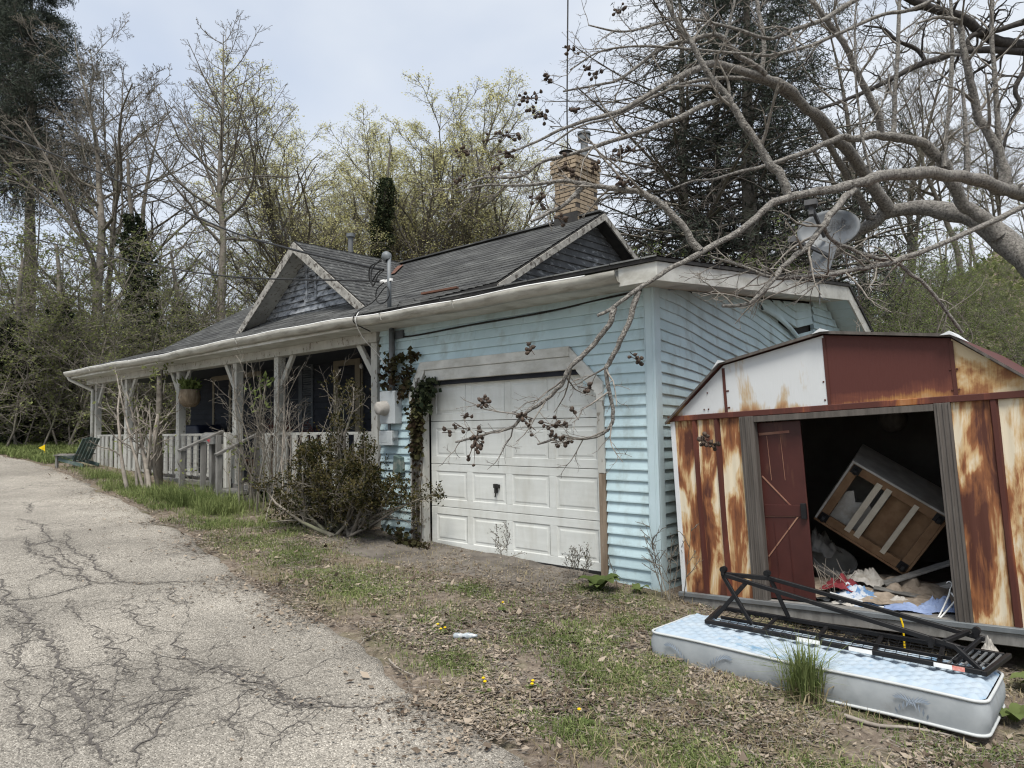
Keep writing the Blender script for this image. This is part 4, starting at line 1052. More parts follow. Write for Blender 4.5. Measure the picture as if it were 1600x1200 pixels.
cp(MB().box(-a + .02, a - .02, -b + .019, -b + .09, -.03, .002), 'base_rail', 'particle_board')
cp(MB().box(-a + .019, -a + .085, -b + .091, b - .091, -.03, .001), 'base_rail', 'particle_board')
cp(MB().box(a - .085, a - .019, -b + .091, b - .091, -.03, .001), 'base_rail', 'particle_board')
cp(MB().box(-0.02, a - .02, -b + .02, b - .02, -.075, -.065), 'bottom_panel', 'particle_board')
cp(MB().prism([(-a + .09, -b + .02), (-0.03, -b + .02), (-0.03, -.02), (-.12, .03), (-.20, -.02), (-.26, .06), (-a + .09, .02)], 2, -.09, -.08), 'torn_panel', 'dirty_white')
for x, w in ((-.135, .024), (-.055, .024), (.165, .020)):
    cp(MB().box(x - w, x + w, -b + .06, b - .06, -.02, .006), 'slat', 'raw_pine')
for sx in (-1, 1):
    for sy in (-1, 1):
        c = MB().box(sx * (a - .06) - .035, sx * (a - .06) + .035, sy * (b - .06) - .035, sy * (b - .06) + .035, .004, .010)
        c.tube([(sx * (a - .06) - .012, sy * (b - .06), .055), (sx * (a - .06) + .012, sy * (b - .06), .055)], .028, 12).tube([(sx * (a - .06), sy * (b - .06), .01), (sx * (a - .06), sy * (b - .06), .045)], .010, 8)
        cp(c, 'caster', 'black_steel', 0)

# ---- junk on the shed floor
def crumple(name, c, sx, sy, h, mat, seed, label, cat, rot=0.0, n=22):
    u = np.linspace(-1, 1, n); U, Vv = np.meshgrid(u, u, indexing='ij')
    r = np.sqrt(U ** 2 + Vv ** 2)
    fold = np.abs(fnoise(U * 2.2 + seed, Vv * 2.2, seed, 4) - 0.5) * 2.2
    edge = 1 + 0.35 * (fnoise(U * 2 + 9, Vv * 2 + seed, seed + 3, 3) - 0.5)
    X = U * sx * edge + (fnoise(U * 3, Vv * 3, seed + 8) - .5) * sx * .4; Y = Vv * sy * edge
    Z = h * np.clip(1.1 - r * 0.85, 0.02, 1) * (0.35 + fold)
    ca, sa = math.cos(rot), math.sin(rot)
    P = np.stack([c[0] + X * ca - Y * sa, c[1] + X * sa + Y * ca, c[2] + Z], -1)
    idx = np.arange(n * n).reshape(n, n)
    F = np.stack([idx[:-1, :-1], idx[1:, :-1], idx[1:, 1:], idx[:-1, 1:]], -1).reshape(-1, 4)
    return tag(obj(name, mesh_np(name, P, F, mat, smooth=True)), label, cat)
fz = lambda x: 0.035 + 0.045 * (x - 0.3)
crumple('debris_heap', (1.75, 0.55, fz(1.75)), 0.62, 0.48, 0.20, 'cloth_brown', 2.0, 'brown heap of debris and rags under the tipped cabinet', 'debris', n=40)
crumple('red_cloth', (1.49, 0.24, 0.16), 0.13, 0.11, 0.16, 'cloth_red', 3.0, 'crumpled dark red cloth beside the shed door edge', 'cloth')
crumple('printed_cloth', (1.62, 0.20, 0.12), 0.17, 0.13, 0.14, 'cloth_print', 4.0, 'blue and white printed cloth below the cabinet corner', 'cloth', 0.6)
crumple('printed_cloth', (1.76, 0.10, 0.085), 0.14, 0.07, 0.07, 'cloth_print', 4.6, 'blue and white printed rag trailing to the shed sill', 'cloth', 0.3)
crumple('plastic_sheet', (1.60, 0.46, 0.17), 0.14, 0.12, 0.22, 'dirty_white', 5.0, 'crumpled grey plastic sheet leaning on the cabinet', 'plastic sheet')
crumple('blue_shirt', (2.00, 0.06, fz(2.0)), 0.16, 0.08, 0.07, 'cloth_blue', 6.0, 'pale blue shirt lying on the shed sill left of the hanger', 'shirt', 0.1)
crumple('blue_shirt', (2.18, 0.16, fz(2.1)), 0.13, 0.11, 0.14, 'cloth_blue', 7.0, 'pale blue shirt heaped against the right door jamb', 'shirt', 0.4)
crumple('grey_blanket', (1.93, 0.50, 0.12), 0.26, 0.16, 0.16, 'cloth_brown', 8.0, 'grey brown blanket bunched right of the cabinet', 'blanket', -0.2)
crumple('white_rag', (1.36, 0.12, 0.085), 0.07, 0.05, 0.06, 'plastic_white', 9.0, 'small white rag on the shed floor by the sliding door', 'rag')
crumple('paper_scrap', (1.56, 0.06, 0.085), 0.09, 0.05, 0.05, 'dirty_white', 10.0, 'dirty white paper scrap on the shed sill', 'paper')
crumple('paper_scrap', (1.90, 0.22, 0.12), 0.08, 0.06, 0.07, 'dirty_white', 11.0, 'dirty white paper scrap in the middle of the junk', 'paper')
tag(MB().bar((1.74, 0.42, 0.20), (2.22, 0.72, 0.40), .10, .018).build('grey_plank', 'grey_wood', bevel=.003), 'grey plank slanting up to the right jamb inside the shed', 'plank')
tag(MB().bar((1.70, 0.30, 0.19), (2.02, 0.36, 0.15), .09, .012).build('short_plank', 'grey_wood', bevel=.003), 'short grey board lying flat on the junk in the shed', 'plank')
tag(MB().bar((2.0, 0.62, 0.16), (2.25, 0.70, 0.24), .12, .03).build('crate_lid', 'dirty_white', bevel=.003), 'pale broken drawer front behind the blue shirts', 'drawer front')
m = MB().lathe([(0.0, 0.0), (0.12, 0.0), (0.17, 0.10), (0.19, 0.20), (0.175, 0.20), (0.155, 0.10), (0.11, 0.02), (0.0, 0.02)], 22, (1.16, 0.95, 0.10), (0.35, -0.35, 0.85))
tag(m.build('plastic_basin', 'dirty_white', smooth=True), 'dirty white plastic basin in the dark behind the sliding door', 'basin')
crumple('clear_bag', (1.12, 0.85, 0.30), 0.14, 0.16, 0.36, 'dirty_white', 12.0, 'clouded plastic bag standing in the dark left of the cabinet', 'bag')
hp = [(2.262, .06, .30), (2.25, .04, .245), (2.20, -.03, .115), (2.185, -.04, .105), (2.20, -.05, .10), (2.285, .03, .215), (2.29, .045, .24), (2.262, .06, .275), (2.25, .04, .245)]
m = MB().tube(catmull(hp, 4), .006, 6)
m.tube(catmull([(2.262, .06, .30), (2.275, .06, .335), (2.255, .06, .35), (2.24, .06, .335)], 4), .003, 6)
tag(m.build('coat_hanger', 'plastic_white', smooth=True), 'white plastic coat hanger leaning on the shed sill at the right jamb', 'hanger')
m = MB().tube(catmull([(1.80, .02, .105), (1.84, .05, .11), (1.90, .045, .11), (1.93, .02, .11), (1.88, .0, .108), (1.82, .0, .106)], 4), .006, 6)
tag(m.build('coat_hanger', 'plastic_white', smooth=True), 'white plastic coat hanger lying flat on the sill below the blankets', 'hanger')
Vs = []
for k in range(26):
    x, y = rng.uniform(1.34, 1.52), rng.uniform(.1, .4); h = rng.uniform(.12, .30)
    Vs.append([(x, y, .07), (x + rng.normal(0, .03), y + rng.normal(0, .03), .07 + h * .6), (x + rng.normal(0, .07), y + rng.normal(0, .05), .07 + h)])
V, F = tubes(np.array(Vs), np.tile([.003, .0025, .0015], (26, 1)), 4)
tag(obj('dry_weed', mesh_np('dry_weed', V, F, 'twig_pale')), 'tangle of dry stems in front of the red cloth', 'dry stems')
m = MB().lathe([(0, .13), (.06, .115), (.11, .06), (.13, 0), (.11, -.06), (.06, -.115), (0, -.13)], 16, (1.66, 1.25, 1.50))
tag(m.build('hanging_ball', 'shed_post', smooth=True), 'dim grey ball hanging high in the dark of the shed', 'ball')
MB().tube([(1.66, 1.25, 1.62), (1.66, 1.25, 2.08)], .004, 5).build('cord', 'wire_black', bpy.data.objects['hanging_ball'])
crumple('hanging_rag', (2.50, -0.13, -0.06), 0.05, 0.03, 0.14, 'dirty_white', 13.0, 'dirty white rag caught on the shed base rail below the right panel', 'rag')

# ================================================================== mattress and folding bed frame
def mattress():
    L, Wd, h = 1.92, 0.64, 0.175
    t = thing('mattress', 'thin pale blue floral mattress lying on the ground before the shed', 'mattress', (1.70, -1.115, -0.115))
    MM = Matrix.Translation((1.70, -1.115, -0.118)) @ Matrix.Rotation(0.012, 4, 'Z') @ Matrix.Rotation(-0.03, 4, 'X') @ Matrix.Rotation(0.008, 4, 'Y')
    def outline(n_c, r, ins=0.0):
        P = []
        for cx, cy, a0 in ((1, 1, 0), (-1, 1, 90), (-1, -1, 180), (1, -1, 270)):
            for k in range(n_c + 1):
                a_ = math.radians(a0 + 90 * k / n_c)
                P.append((cx * (L / 2 - r) + (r - ins) * math.cos(a_), cy * (Wd / 2 - r) + (r - ins) * math.sin(a_)))
        Q = []
        for p, q in zip(P, P[1:] + P[:1]):
            d_ = math.dist(p, q); k = max(1, int(d_ / .03))
            for j in range(k): Q.append((p[0] + (q[0] - p[0]) * j / k, p[1] + (q[1] - p[1]) * j / k))
        return Q
    O = np.array(outline(5, .07)); n = len(O)
    zs = np.linspace(0, h, 7); V = []
    s = np.cumsum(np.r_[0, np.linalg.norm(np.diff(O, axis=0), axis=1)])
    cen = O / np.linalg.norm(O, axis=1, keepdims=True)
    for z in zs:
        bulge = 0.014 * math.sin(math.pi * z / h) + 0.007 * np.abs(np.sin(s * 30 + 1.2 * math.sin(z * 70))) * math.sin(math.pi * z / h)
        V.append(np.c_[O + cen * np.asarray(bulge).reshape(-1, 1), np.full(n, z) + 0.004 * np.sin(s * 5)])
    V = np.array(V); idx = np.arange(7 * n).reshape(7, n)
    F = np.stack([idx[:-1], np.roll(idx[:-1], -1, 1), np.roll(idx[1:], -1, 1), idx[1:]], -1).reshape(-1, 4)
    obj('side_border', mesh_np('side_border', V.reshape(-1, 3), F, 'mattress_side', smooth=True), t, MM)
    for z in (0.004, h - .002):
        P = np.c_[O + cen * .006, np.full(n, z) + 0.004 * np.sin(s * 5)]; P = np.vstack([P, P[:1]])
        V, F = tubes(P[None], np.full((1, n + 1), .009), 6)
        obj('piping', mesh_np('piping', V, F, 'mattress_white', smooth=True), t, MM)
    u = np.linspace(-L / 2 + .006, L / 2 - .006, 190); w = np.linspace(-Wd / 2 + .006, Wd / 2 - .006, 64)
    U, Wv = np.meshgrid(u, w, indexing='ij')
    # pull grid corners to the rounded outline
    k = np.clip((np.abs(U) - (L / 2 - .07)) / .064, 0, 1) * np.clip((np.abs(Wv) - (Wd / 2 - .07)) / .064, 0, 1)
    U2, W2 = U - np.sign(U) * k * .02, Wv - np.sign(Wv) * k * .02
    q = np.abs(np.sin((U + Wv) * math.pi / .095)) * np.abs(np.sin((U - Wv) * math.pi / .095))
    e = np.minimum(np.clip((L / 2 - np.abs(U)) / .05, 0, 1), np.clip((Wd / 2 - np.abs(Wv)) / .05, 0, 1))
    Z = h - .006 + .018 * np.sqrt(e) + .016 * np.sqrt(q) * e + 0.02 * (fnoise(U * 2.3, Wv * 2.3, 6) - .5) * e
    idx = np.arange(U.size).reshape(U.shape)
    F = np.stack([idx[:-1, :-1], idx[1:, :-1], idx[1:, 1:], idx[:-1, 1:]], -1).reshape(-1, 4)
    obj('quilted_top', mesh_np('quilted_top', np.stack([U2, W2, Z], -1), F, 'mattress_top', smooth=True), t, MM)
    # printed leaf sprays on the border
    for cx in (-0.68, -0.52, 0.56, 0.70):
        m_ = MB()
        sg = -1 if cx in (-0.68, .70) else 1
        yb = lambda zz: -Wd / 2 - 0.024 * math.sin(math.pi * min(max(zz, 0), h) / h) - .004
        for j in range(10):                               # fronds fanning off a curved stem
            q = j / 9; x, z = cx + sg * .13 * q, .025 + .085 * math.sin(q * 1.7)
            a_ = math.radians(100 - 75 * q); r_ = .030 + .040 * math.sin(math.pi * (q * .8 + .15))
            x1, z1 = x + sg * r_ * math.cos(a_), z + r_ * math.sin(a_) * .8
            nx, nz = -math.sin(a_) * .006, math.cos(a_) * .006 * sg
            xm, zm = (x + x1) / 2, (z + z1) / 2
            m_.quad((x, yb(z), z), (xm + nx, yb(zm), zm + nz), (x1, yb(z1), z1), (xm - nx, yb(zm), zm - nz))
        obj('leaf_print', m_.mesh('leaf_print', 'mattress_print'), t, MM)
    return t
M('mattress_side', (0.25, 0.272, 0.285), (0.32, 0.34, 0.352), scale=5, rough=0.8, c3=(0.20, 0.195, 0.18), s3=3, lo3=.55, hi3=.75)
M('mattress_white', (0.42, 0.44, 0.44), (0.48, 0.495, 0.495), scale=5, rough=0.7)
M('mattress_print', (0.17, 0.205, 0.25), (0.22, 0.255, 0.30), scale=5, rough=0.7)
M('mattress_top', (0.36, 0.42, 0.475), (0.29, 0.365, 0.44), scale=9, rough=0.65, c3=(0.15, 0.26, 0.38), s3=5.0, lo3=.54, hi3=.64)
mattress()

bf = thing('folding_bed_frame', 'black steel folding bed frame lying on the floral mattress', 'bed frame', (1.85, -0.9, 0.10))
def bp_(mb, name, mat='black_steel', bevel=.003): return mb.build(name, mat, bf, bevel=bevel)
z0 = 0.112
bp_(MB().bar((1.00, -1.10, z0), (2.62, -1.10, z0), .026, .028), 'side_rail')
bp_(MB().bar((0.92, -0.70, z0), (2.66, -0.70, z0), .026, .028), 'side_rail')
bp_(MB().bar((1.00, -1.115, z0), (0.91, -0.69, z0), .026, .028), 'end_rail')
bp_(MB().bar((2.62, -1.12, z0), (2.68, -0.68, z0), .026, .028), 'end_rail')
bp_(MB().bar((1.02, -0.93, z0 - .004), (2.62, -0.93, z0 - .004), .016, .022), 'centre_rail')
for k, x in enumerate(np.linspace(1.38, 2.4, 4)): bp_(MB().bar((x, -1.09, z0 - .006), (x - .05, -0.71, z0 - .006), .026, .014), 'cross_bar')
g = MB()
for x in np.linspace(1.06, 2.36, 22): g.bar((x, -1.09, z0 - .012), (x - .06, -0.71, z0 - .012), .003, .003)
for y in np.linspace(-1.04, -0.76, 5): g.bar((1.0, y, z0 - .012), (2.4, y, z0 - .012), .003, .003)
bp_(g, 'spring_mesh', bevel=0)
for k in range(6): bp_(MB().bar((2.44 + k * .035, -1.09, z0 + .002), (2.47 + k * .035, -0.71, z0 + .002), .012, .010), 'end_slat', 'galvanised', 0)
bp_(MB().bar((1.085, -1.03, .435), (2.50, -1.03, .205), .022, .028), 'upper_rail')
bp_(MB().bar((1.325, -0.78, .395), (2.58, -0.78, .21), .022, .028), 'upper_rail')
bp_(MB().bar((1.09, -1.03, .437), (1.325, -0.78, .395), .030, .030), 'upper_bar')
bp_(MB().bar((2.42, -1.04, .225), (2.50, -0.77, .235), .024, .024), 'upper_bar')
for p, q in (((1.095, -1.03, .425), (1.30, -1.05, .13)), ((1.26, -1.03, .40), (1.03, -1.05, .13)), ((1.33, -.78, .385), (1.42, -.72, .13)), ((2.47, -1.03, .21), (2.60, -1.09, .12)), ((2.56, -.78, .21), (2.47, -1.06, .13))):
    bp_(MB().bar(p, q, .018, .028), 'leg')
for p in ((1.10, -1.03, .470), (1.31, -.79, .430), (2.36, -1.05, .225), (2.54, -.78, .25)):
    m = MB().tube([(p[0], p[1] - .018, p[2]), (p[0], p[1] + .018, p[2])], .022, 12).box(p[0] - .012, p[0] + .012, p[1] - .022, p[1] + .022, p[2] - .035, p[2] + .005)
    bp_(m, 'caster', bevel=0)
for x0, x1, mt in ((1.62, 1.76, 'sticker_white'), (1.93, 2.06, 'sticker_white'), (2.38, 2.47, 'sticker_white'), (2.471, 2.53, 'sticker_red')):
    bp_(MB().box(x0, x1, -1.1155, -1.1135, z0 - .012, z0 + .012), 'label_sticker', mt, 0)
bp_(MB().bar((1.72, -.766, .345), (1.92, -.766, .316), .003, .022), 'label_sticker', 'sticker_white', 0)
tag(MB().tube([(2.08, -.46, -.06), (2.075, -.455, .13), (2.06, -.45, .18)], .006, 6).build('yellow_rod', 'petal'), 'thin yellow rod standing in the ground behind the bed frame', 'rod')
def text_mesh(curve, name):
    o = bpy.data.objects.new(name, curve); col.objects.link(o)
    bpy.context.view_layer.update()
    me = bpy.data.meshes.new_from_object(o.evaluated_get(bpy.context.evaluated_depsgraph_get()))
    bpy.data.objects.remove(o); me.name = name
    return me
# ================================================================== things on and around the house
# ---- porch steps
st = thing('porch_steps', 'grey wooden porch steps with two sloping handrails rising from tall grass', 'steps', (-7.6, -0.5, 0.45))
MB().box(-8.02, -7.12, -0.36, -0.065, 0.50, 0.545).build('tread', 'grey_wood', st, bevel=.004)
MB().box(-8.05, -7.05, -0.66, -0.37, 0.34, 0.385).build('tread', 'grey_wood', st, bevel=.004)
MB().box(-8.0, -7.14, -0.34, -0.31, 0.30, 0.499).build('riser', 'grey_wood', st)
MB().box(-8.0, -7.10, -0.63, -0.60, 0.15, 0.339).build('riser', 'grey_wood', st)
MB().prism([(-0.05, 0.55), (-0.70, 0.33), (-0.70, 0.15), (-0.05, 0.15)], 0, -7.12, -7.085).build('stringer', 'grey_wood', st)
MB().prism([(-0.05, 0.55), (-0.70, 0.33), (-0.70, 0.15), (-0.05, 0.15)], 0, -8.05, -8.015).build('stringer', 'grey_wood', st)
for x, a, b in ((-8.12, (-0.16, 1.485), (-0.88, 1.185)), (-7.16, (0.0, 1.455), (-0.74, 1.125))):
    MB().bar((x, a[0], a[1]), (x, b[0], b[1]), .085, .038).build('handrail', 'grey_wood', st, bevel=.004)
    MB().bar((x + .0, b[0] + .06, b[1] + .0), (x + (-.04 if x < -8 else 0), b[0] + .06, 0.33), .045, .085, up=(0, 1, 0)).build('rail_post', 'grey_wood', st, bevel=.004)
    ym = (a[0] + b[0]) / 2 + .03
    MB().bar((x, ym, (a[1] + b[1]) / 2 - .02), (x, ym, 0.36), .045, .085, up=(0, 1, 0)).build('rail_post', 'grey_wood', st, bevel=.004)
    MB().bar((x + .05, a[0] - .10, a[1] - .07), (x + .05, a[0] - .10, 0.36), .045, .085, up=(0, 1, 0)).build('rail_post', 'grey_wood', st, bevel=.004)

# ---- mailbox on the rail
mbx = thing('mailbox', 'dented grey rounded mailbox with red numerals beside the porch steps', 'mailbox', (-8.2, -0.22, 1.2))
prof = [(-0.085, 0.0), (0.085, 0.0)] + [(0.085 * math.cos(a), 0.11 + 0.085 * math.sin(a)) for a in np.linspace(0, math.pi, 12)]
X0, Z0 = -8.62, 1.27
MB().prism([(-0.20 + p, Z0 + q) for p, q in prof], 0, X0, X0 + .52).build('body', 'mailbox_grey', mbx, smooth=False)
MB().prism([(-0.20 + p * 1.05, Z0 - .003 + q * 1.04) for p, q in prof], 0, X0 - .025, X0 + .0).build('door', 'mailbox_grey', mbx)
MB().box(X0 - .04, X0 - .025, -0.215, -0.185, Z0 + .14, Z0 + .17).build('latch', 'galvanised', mbx)
MB().box(X0 + .15, X0 + .24, -0.23, -0.15, 0.45, Z0).build('post', 'grey_wood', mbx)
tc = bpy.data.curves.new('numerals', 'FONT'); tc.body = '41'; tc.size = 0.13; tc.extrude = 0.001; tc.materials.append(MATS['number_red'])
obj('numerals', text_mesh(tc, 'numerals'), mbx, Matrix.Translation((X0 + .20, -0.2885, Z0 + .03)) @ Matrix.Rotation(math.pi / 2, 4, 'X'))

# ---- electricity meter with conduit and weatherhead
em = thing('electric_meter', 'grey electric meter box with round glass dial, conduit mast and weatherhead', 'electric meter', (-3.75, -0.05, 1.55))
MB().box(-3.915, -3.615, -0.145, -0.02, 1.54, 1.955).build('meter_box', 'meter_grey', em, bevel=.008)
m = MB().lathe([(0.095, 0), (0.095, .03), (0.085, .06), (0.08, .11), (0.06, .125), (0, .128)], 22, (-3.80, -0.145, 1.74), (0, -1, 0)).build('dial_glass', 'dirty_white', em, smooth=True)
MB().tube([(-3.735, -0.08, 1.95), (-3.735, -0.08, 2.745)], .038, 12).build('conduit', 'galvanised', em, smooth=True)
MB().tube([(-3.50, -0.30, 2.88), (-3.50, -0.30, 3.60)], .026, 12).tube([(-3.735, -0.08, 2.74), (-3.50, -.30, 2.92)], .03, 8).build('mast', 'galvanised', em, smooth=True)
m = MB().lathe([(0.036, -0.03), (0.058, 0), (0.066, .04), (0.045, .08), (0, .10)], 14, (-3.52, -0.31, 3.58), (-0.5, 0, .85)).build('weatherhead', 'galvanised', em, smooth=True)
MB().bar((-3.62, -0.30, 3.30), (-3.45, -.30, 3.31), .03, .03).tube([(-3.60, -.30, 3.31), (-3.66, -.30, 3.31)], .025, 8).build('insulator', 'plastic_white', em)
MB().box(-3.80, -3.56, -0.05, -0.02, 2.62, 2.72).build('conduit_clamp', 'shutter_dark', em)
ub = thing('utility_box', 'small grey ribbed utility box below the electric meter', 'utility box', (-3.8, -0.05, 1.26))
MB().box(-3.95, -3.69, -0.13, -0.02, 1.27, 1.455).build('body', 'meter_grey', ub, bevel=.006)
for k in range(6): MB().box(-3.93 + k * .025, -3.92 + k * .025, -0.134, -0.13, 1.31, 1.42).build('rib', 'meter_grey', ub)
MB().box(-3.70, -3.66, -.12, -.06, 1.34, 1.37).build('latch', 'galvanised', ub)
MB().tube([(-3.80, -.08, 1.455), (-3.80, -.08, 1.54)], .02, 8).build('nipple', 'galvanised', ub)
tag(MB().prism([(-3.72, 0.93), (-3.56, 0.93), (-3.58, 1.12), (-3.70, 1.15)], 1, -0.10, -0.02).build('junction_box', 'chair_green', bevel=.006), 'dark green box on the wall half hidden by the boxwood', 'junction box')

def wire(name, pts, r, label, mat='wire_black', n=8, cat='wire'):
    P = catmull(pts, n)
    V, F = tubes(P[None], np.full((1, len(P)), r), 6)
    return tag(obj(name, mesh_np(name, V, F, mat, smooth=True)), label, cat)
wire('service_cable', [(-26, -2.8, 12.4), (-15.68, -1.75, 8.30), (-12.0, -0.95, 6.72), (-8.65, -0.05, 5.10), (-6.0, -0.22, 4.18), (-3.60, -0.31, 3.45)], .016, 'thick black service cable coming down from upper left to the weatherhead')
wire('phone_wire', [(-28, -2.4, 9.3), (-17.0, -1.43, 6.38), (-12.2, -0.9, 5.12), (-7.8, -0.5, 4.02), (-3.62, -0.30, 3.31)], .011, 'thin lower wire crossing in front of the porch gable')
wire('eave_cable', [(-3.66, -.03, 2.64), (-3.3, -.025, 2.63), (-2.4, -.022, 2.655), (-1.3, -.022, 2.67), (-0.4, -.022, 2.72), (-.1, -.03, 2.73)], .011, 'black cable stapled under the garage eave')
wire('drip_loop', [(-3.60, -.34, 3.56), (-3.78, -.38, 3.50), (-3.80, -.36, 3.32), (-3.70, -.33, 3.42), (-3.62, -.31, 3.46)], .009, 'black drip loop hanging from the weatherhead')
wire('drip_loop', [(-3.62, -.34, 3.58), (-3.72, -.40, 3.45), (-3.70, -.40, 3.25), (-3.64, -.36, 3.38), (-3.60, -.31, 3.44)], .009, 'second black wire loop below the weatherhead')
wire('coil_wire', [(-3.54, -.35, 3.28), (-3.66, -.37, 3.20), (-3.66, -.37, 3.06), (-3.54, -.36, 3.02), (-3.44, -.35, 3.10), (-3.50, -.35, 3.22), (-3.66, -.42, 3.05), (-3.78, -.56, 2.93), (-3.84, -.585, 2.80), (-3.82, -.35, 2.70)], .007, 'thin black wire coiled at the mast and over the gutter')
wire('white_wire', [(-3.78, -.55, 2.93), (-3.80, -.585, 2.80), (-3.90, -.40, 2.62), (-3.95, -.15, 2.45), (-3.88, -.06, 2.28), (-3.84, -.05, 2.18)], .006, 'white wire hanging from the gutter down past the corner post', 'plastic_white')

# ---- satellite dish on the garage ridge
dsh = thing('satellite_dish', 'grey oval satellite dish on a bent mast at the garage roof peak', 'satellite dish', (0.15, 4.75, 3.38))
MB().tube(catmull([(0.12, 4.75, 3.36), (0.10, 4.75, 3.62), (0.06, 4.76, 3.82), (0.05, 4.78, 3.98)], 5), .028, 10).build('mast', 'dish_dark', dsh, smooth=True)
DM = Matrix.Translation((0.12, 4.70, 4.20)) @ Matrix.Rotation(math.radians(9), 4, 'Z') @ Matrix.Rotation(math.radians(-12), 4, 'X')
V = []; nr, ns = 7, 36
for j in range(nr + 1):
    for i in range(ns):
        a_ = 2 * math.pi * i / ns; rr = j / nr
        V.append((0.42 * rr * math.cos(a_), -0.09 * rr * rr + 0.09, 0.30 * rr * math.sin(a_)))
F = [(j * ns + i, j * ns + (i + 1) % ns, (j + 1) * ns + (i + 1) % ns, (j + 1) * ns + i) for j in range(nr) for i in range(ns)]
rf_ = obj('reflector', mesh_np('reflector', np.array(V), np.array(F), 'dish_grey', smooth=True), dsh, DM)
sm = rf_.modifiers.new('thick', 'SOLIDIFY'); sm.thickness = .012
obj('lower_wing', MB().prism([(-0.18, -.26), (.12, -.27), (.02, -.62), (-.10, -.70), (-.22, -.66), (-.26, -.58)], 1, -.02, -.005).mesh('lower_wing', 'dish_grey'), dsh, DM)
obj('feed_arm', MB().bar((0.05, .05, -.42), (-.36, -.45, -.30), .035, .045).bar((-.05, .0, -.10), (-.12, -.50, .10), .04, .05).mesh('feed_arm', 'dish_dark'), dsh, DM)
obj('receiver', MB().box(-.21, -.05, -.60, -.48, .12, .20).box(-.16, -.10, -.55, -.47, .0, .12).mesh('receiver', 'dish_dark'), dsh, DM)
obj('receiver', MB().box(-.43, -.33, -.53, -.42, -.36, -.27).mesh('receiver', 'dish_dark'), dsh, DM)
for body, sz, x, zz in (('dish', .15, -.02, .06), ('NETWORK', .062, -.02, -.01)):
    tc = bpy.data.curves.new('lettering', 'FONT'); tc.body = body; tc.size = sz; tc.extrude = 0.001; tc.shear = .2; tc.materials.append(MATS['dish_dark'])
    obj('lettering', text_mesh(tc, 'lettering'), dsh, DM @ Matrix.Translation((x, -.005 + .03, zz)) @ Matrix.Rotation(math.pi / 2, 4, 'X'))

tag(MB().tube([(-3.92, 3.95, 4.7), (-3.90, 3.95, 7.0), (-3.80, 3.95, 9.6)], .013, 7).build('antenna_mast', 'roof_edge'), 'tall thin rusty antenna pole rising beside the chimney', 'antenna')

# ---- porch contents
hp_ = thing('hanging_planter', 'round coco fibre hanging basket with a green plant on the porch', 'planter', (-9.72, 0.0, 1.95))
MB().lathe([(0.0, 0), (.10, .01), (.17, .08), (.195, .18), (.17, .30), (.15, .33), (0, .31)], 18, (-9.72, -0.02, 1.93)).build('basket', 'coco_fibre', hp_, smooth=True)
MB().tube([(-9.72, -.02, 2.27), (-9.72, .02, 2.62)], .006, 5).build('hanger', 'wire_black', hp_)
C_ = np.array([(-9.72, -.02, 2.30)]) + rng.normal(0, 1, (150, 3)) * (.06, .06, .05)
V, F = leaf_quads(C_, rng.uniform(.08, .16, 150), rng, up=np.array((0, 0, .8)))
obj('leaves', mesh_np('leaves', V, F, 'leaf_green'), hp_)
gk = thing('covered_grill', 'dark navy covered grill standing on the porch by the wall', 'grill', (-11.9, 1.1, 0.62))
MB().prism([(-12.45, .62), (-11.35, .62), (-11.30, 1.45), (-11.42, 1.62), (-12.38, 1.62), (-12.5, 1.45)], 1, 0.85, 1.40).build('cover', 'navy_cover', gk, bevel=.05, seg=3)
MB().box(-12.1, -11.7, .835, .848, 1.33, 1.37).build('handle', 'galvanised', gk)
cb = thing('cardboard_box', 'brown cardboard box on the porch floor inside the stair opening', 'box', (-8.1, 0.5, 0.62))
MB().box(-8.40, -7.92, 0.42, 0.85, 0.62, 0.98).build('body', 'cardboard', cb, bevel=.004)
MB().bar((-8.40, .42, .98), (-8.42, .25, .93), .43, .004).build('flap', 'cardboard', cb)
MB().box(-8.17, -8.14, .418, .4195, .62, .98).build('tape', 'dirty_white', cb)
pr = thing('porch_bench', 'dark low bench with a reddish cover behind the porch rail', 'bench', (-6.0, 1.0, .62))
MB().box(-6.6, -5.3, .9, 1.35, .98, 1.06).build('seat', 'cloth_brown', pr, bevel=.02)
for x in (-6.5, -5.4): MB().box(x - .04, x + .04, .95, 1.3, .62, .98).build('leg', 'grey_wood', pr)
V, F = leaf_quads(np.array((-7.05, .25, 1.28)) + rng.normal(0, 1, (500, 3)) * (.10, .06, .14), rng.uniform(.12, .28, 500), rng, aspect=.05, up=np.array((0, 0, 1.2)))
tag(obj('dry_red_plant', mesh_np('dry_red_plant', V, F, leafmat('dry_red', (.07, .025, .02), (.14, .05, .035)))), 'dry reddish potted grass behind the rail by the steps', 'plant')
V, F = leaf_quads(np.array((-6.2, .25, 1.30)) + rng.normal(0, 1, (300, 3)) * (.16, .06, .10), rng.uniform(.1, .2, 300), rng, aspect=.06, up=np.array((0, 0, .6)))
tag(obj('dry_red_plant', mesh_np('dry_red_plant', V, F, 'dry_red')), 'dry reddish plant behind the rail right of the second post', 'plant')

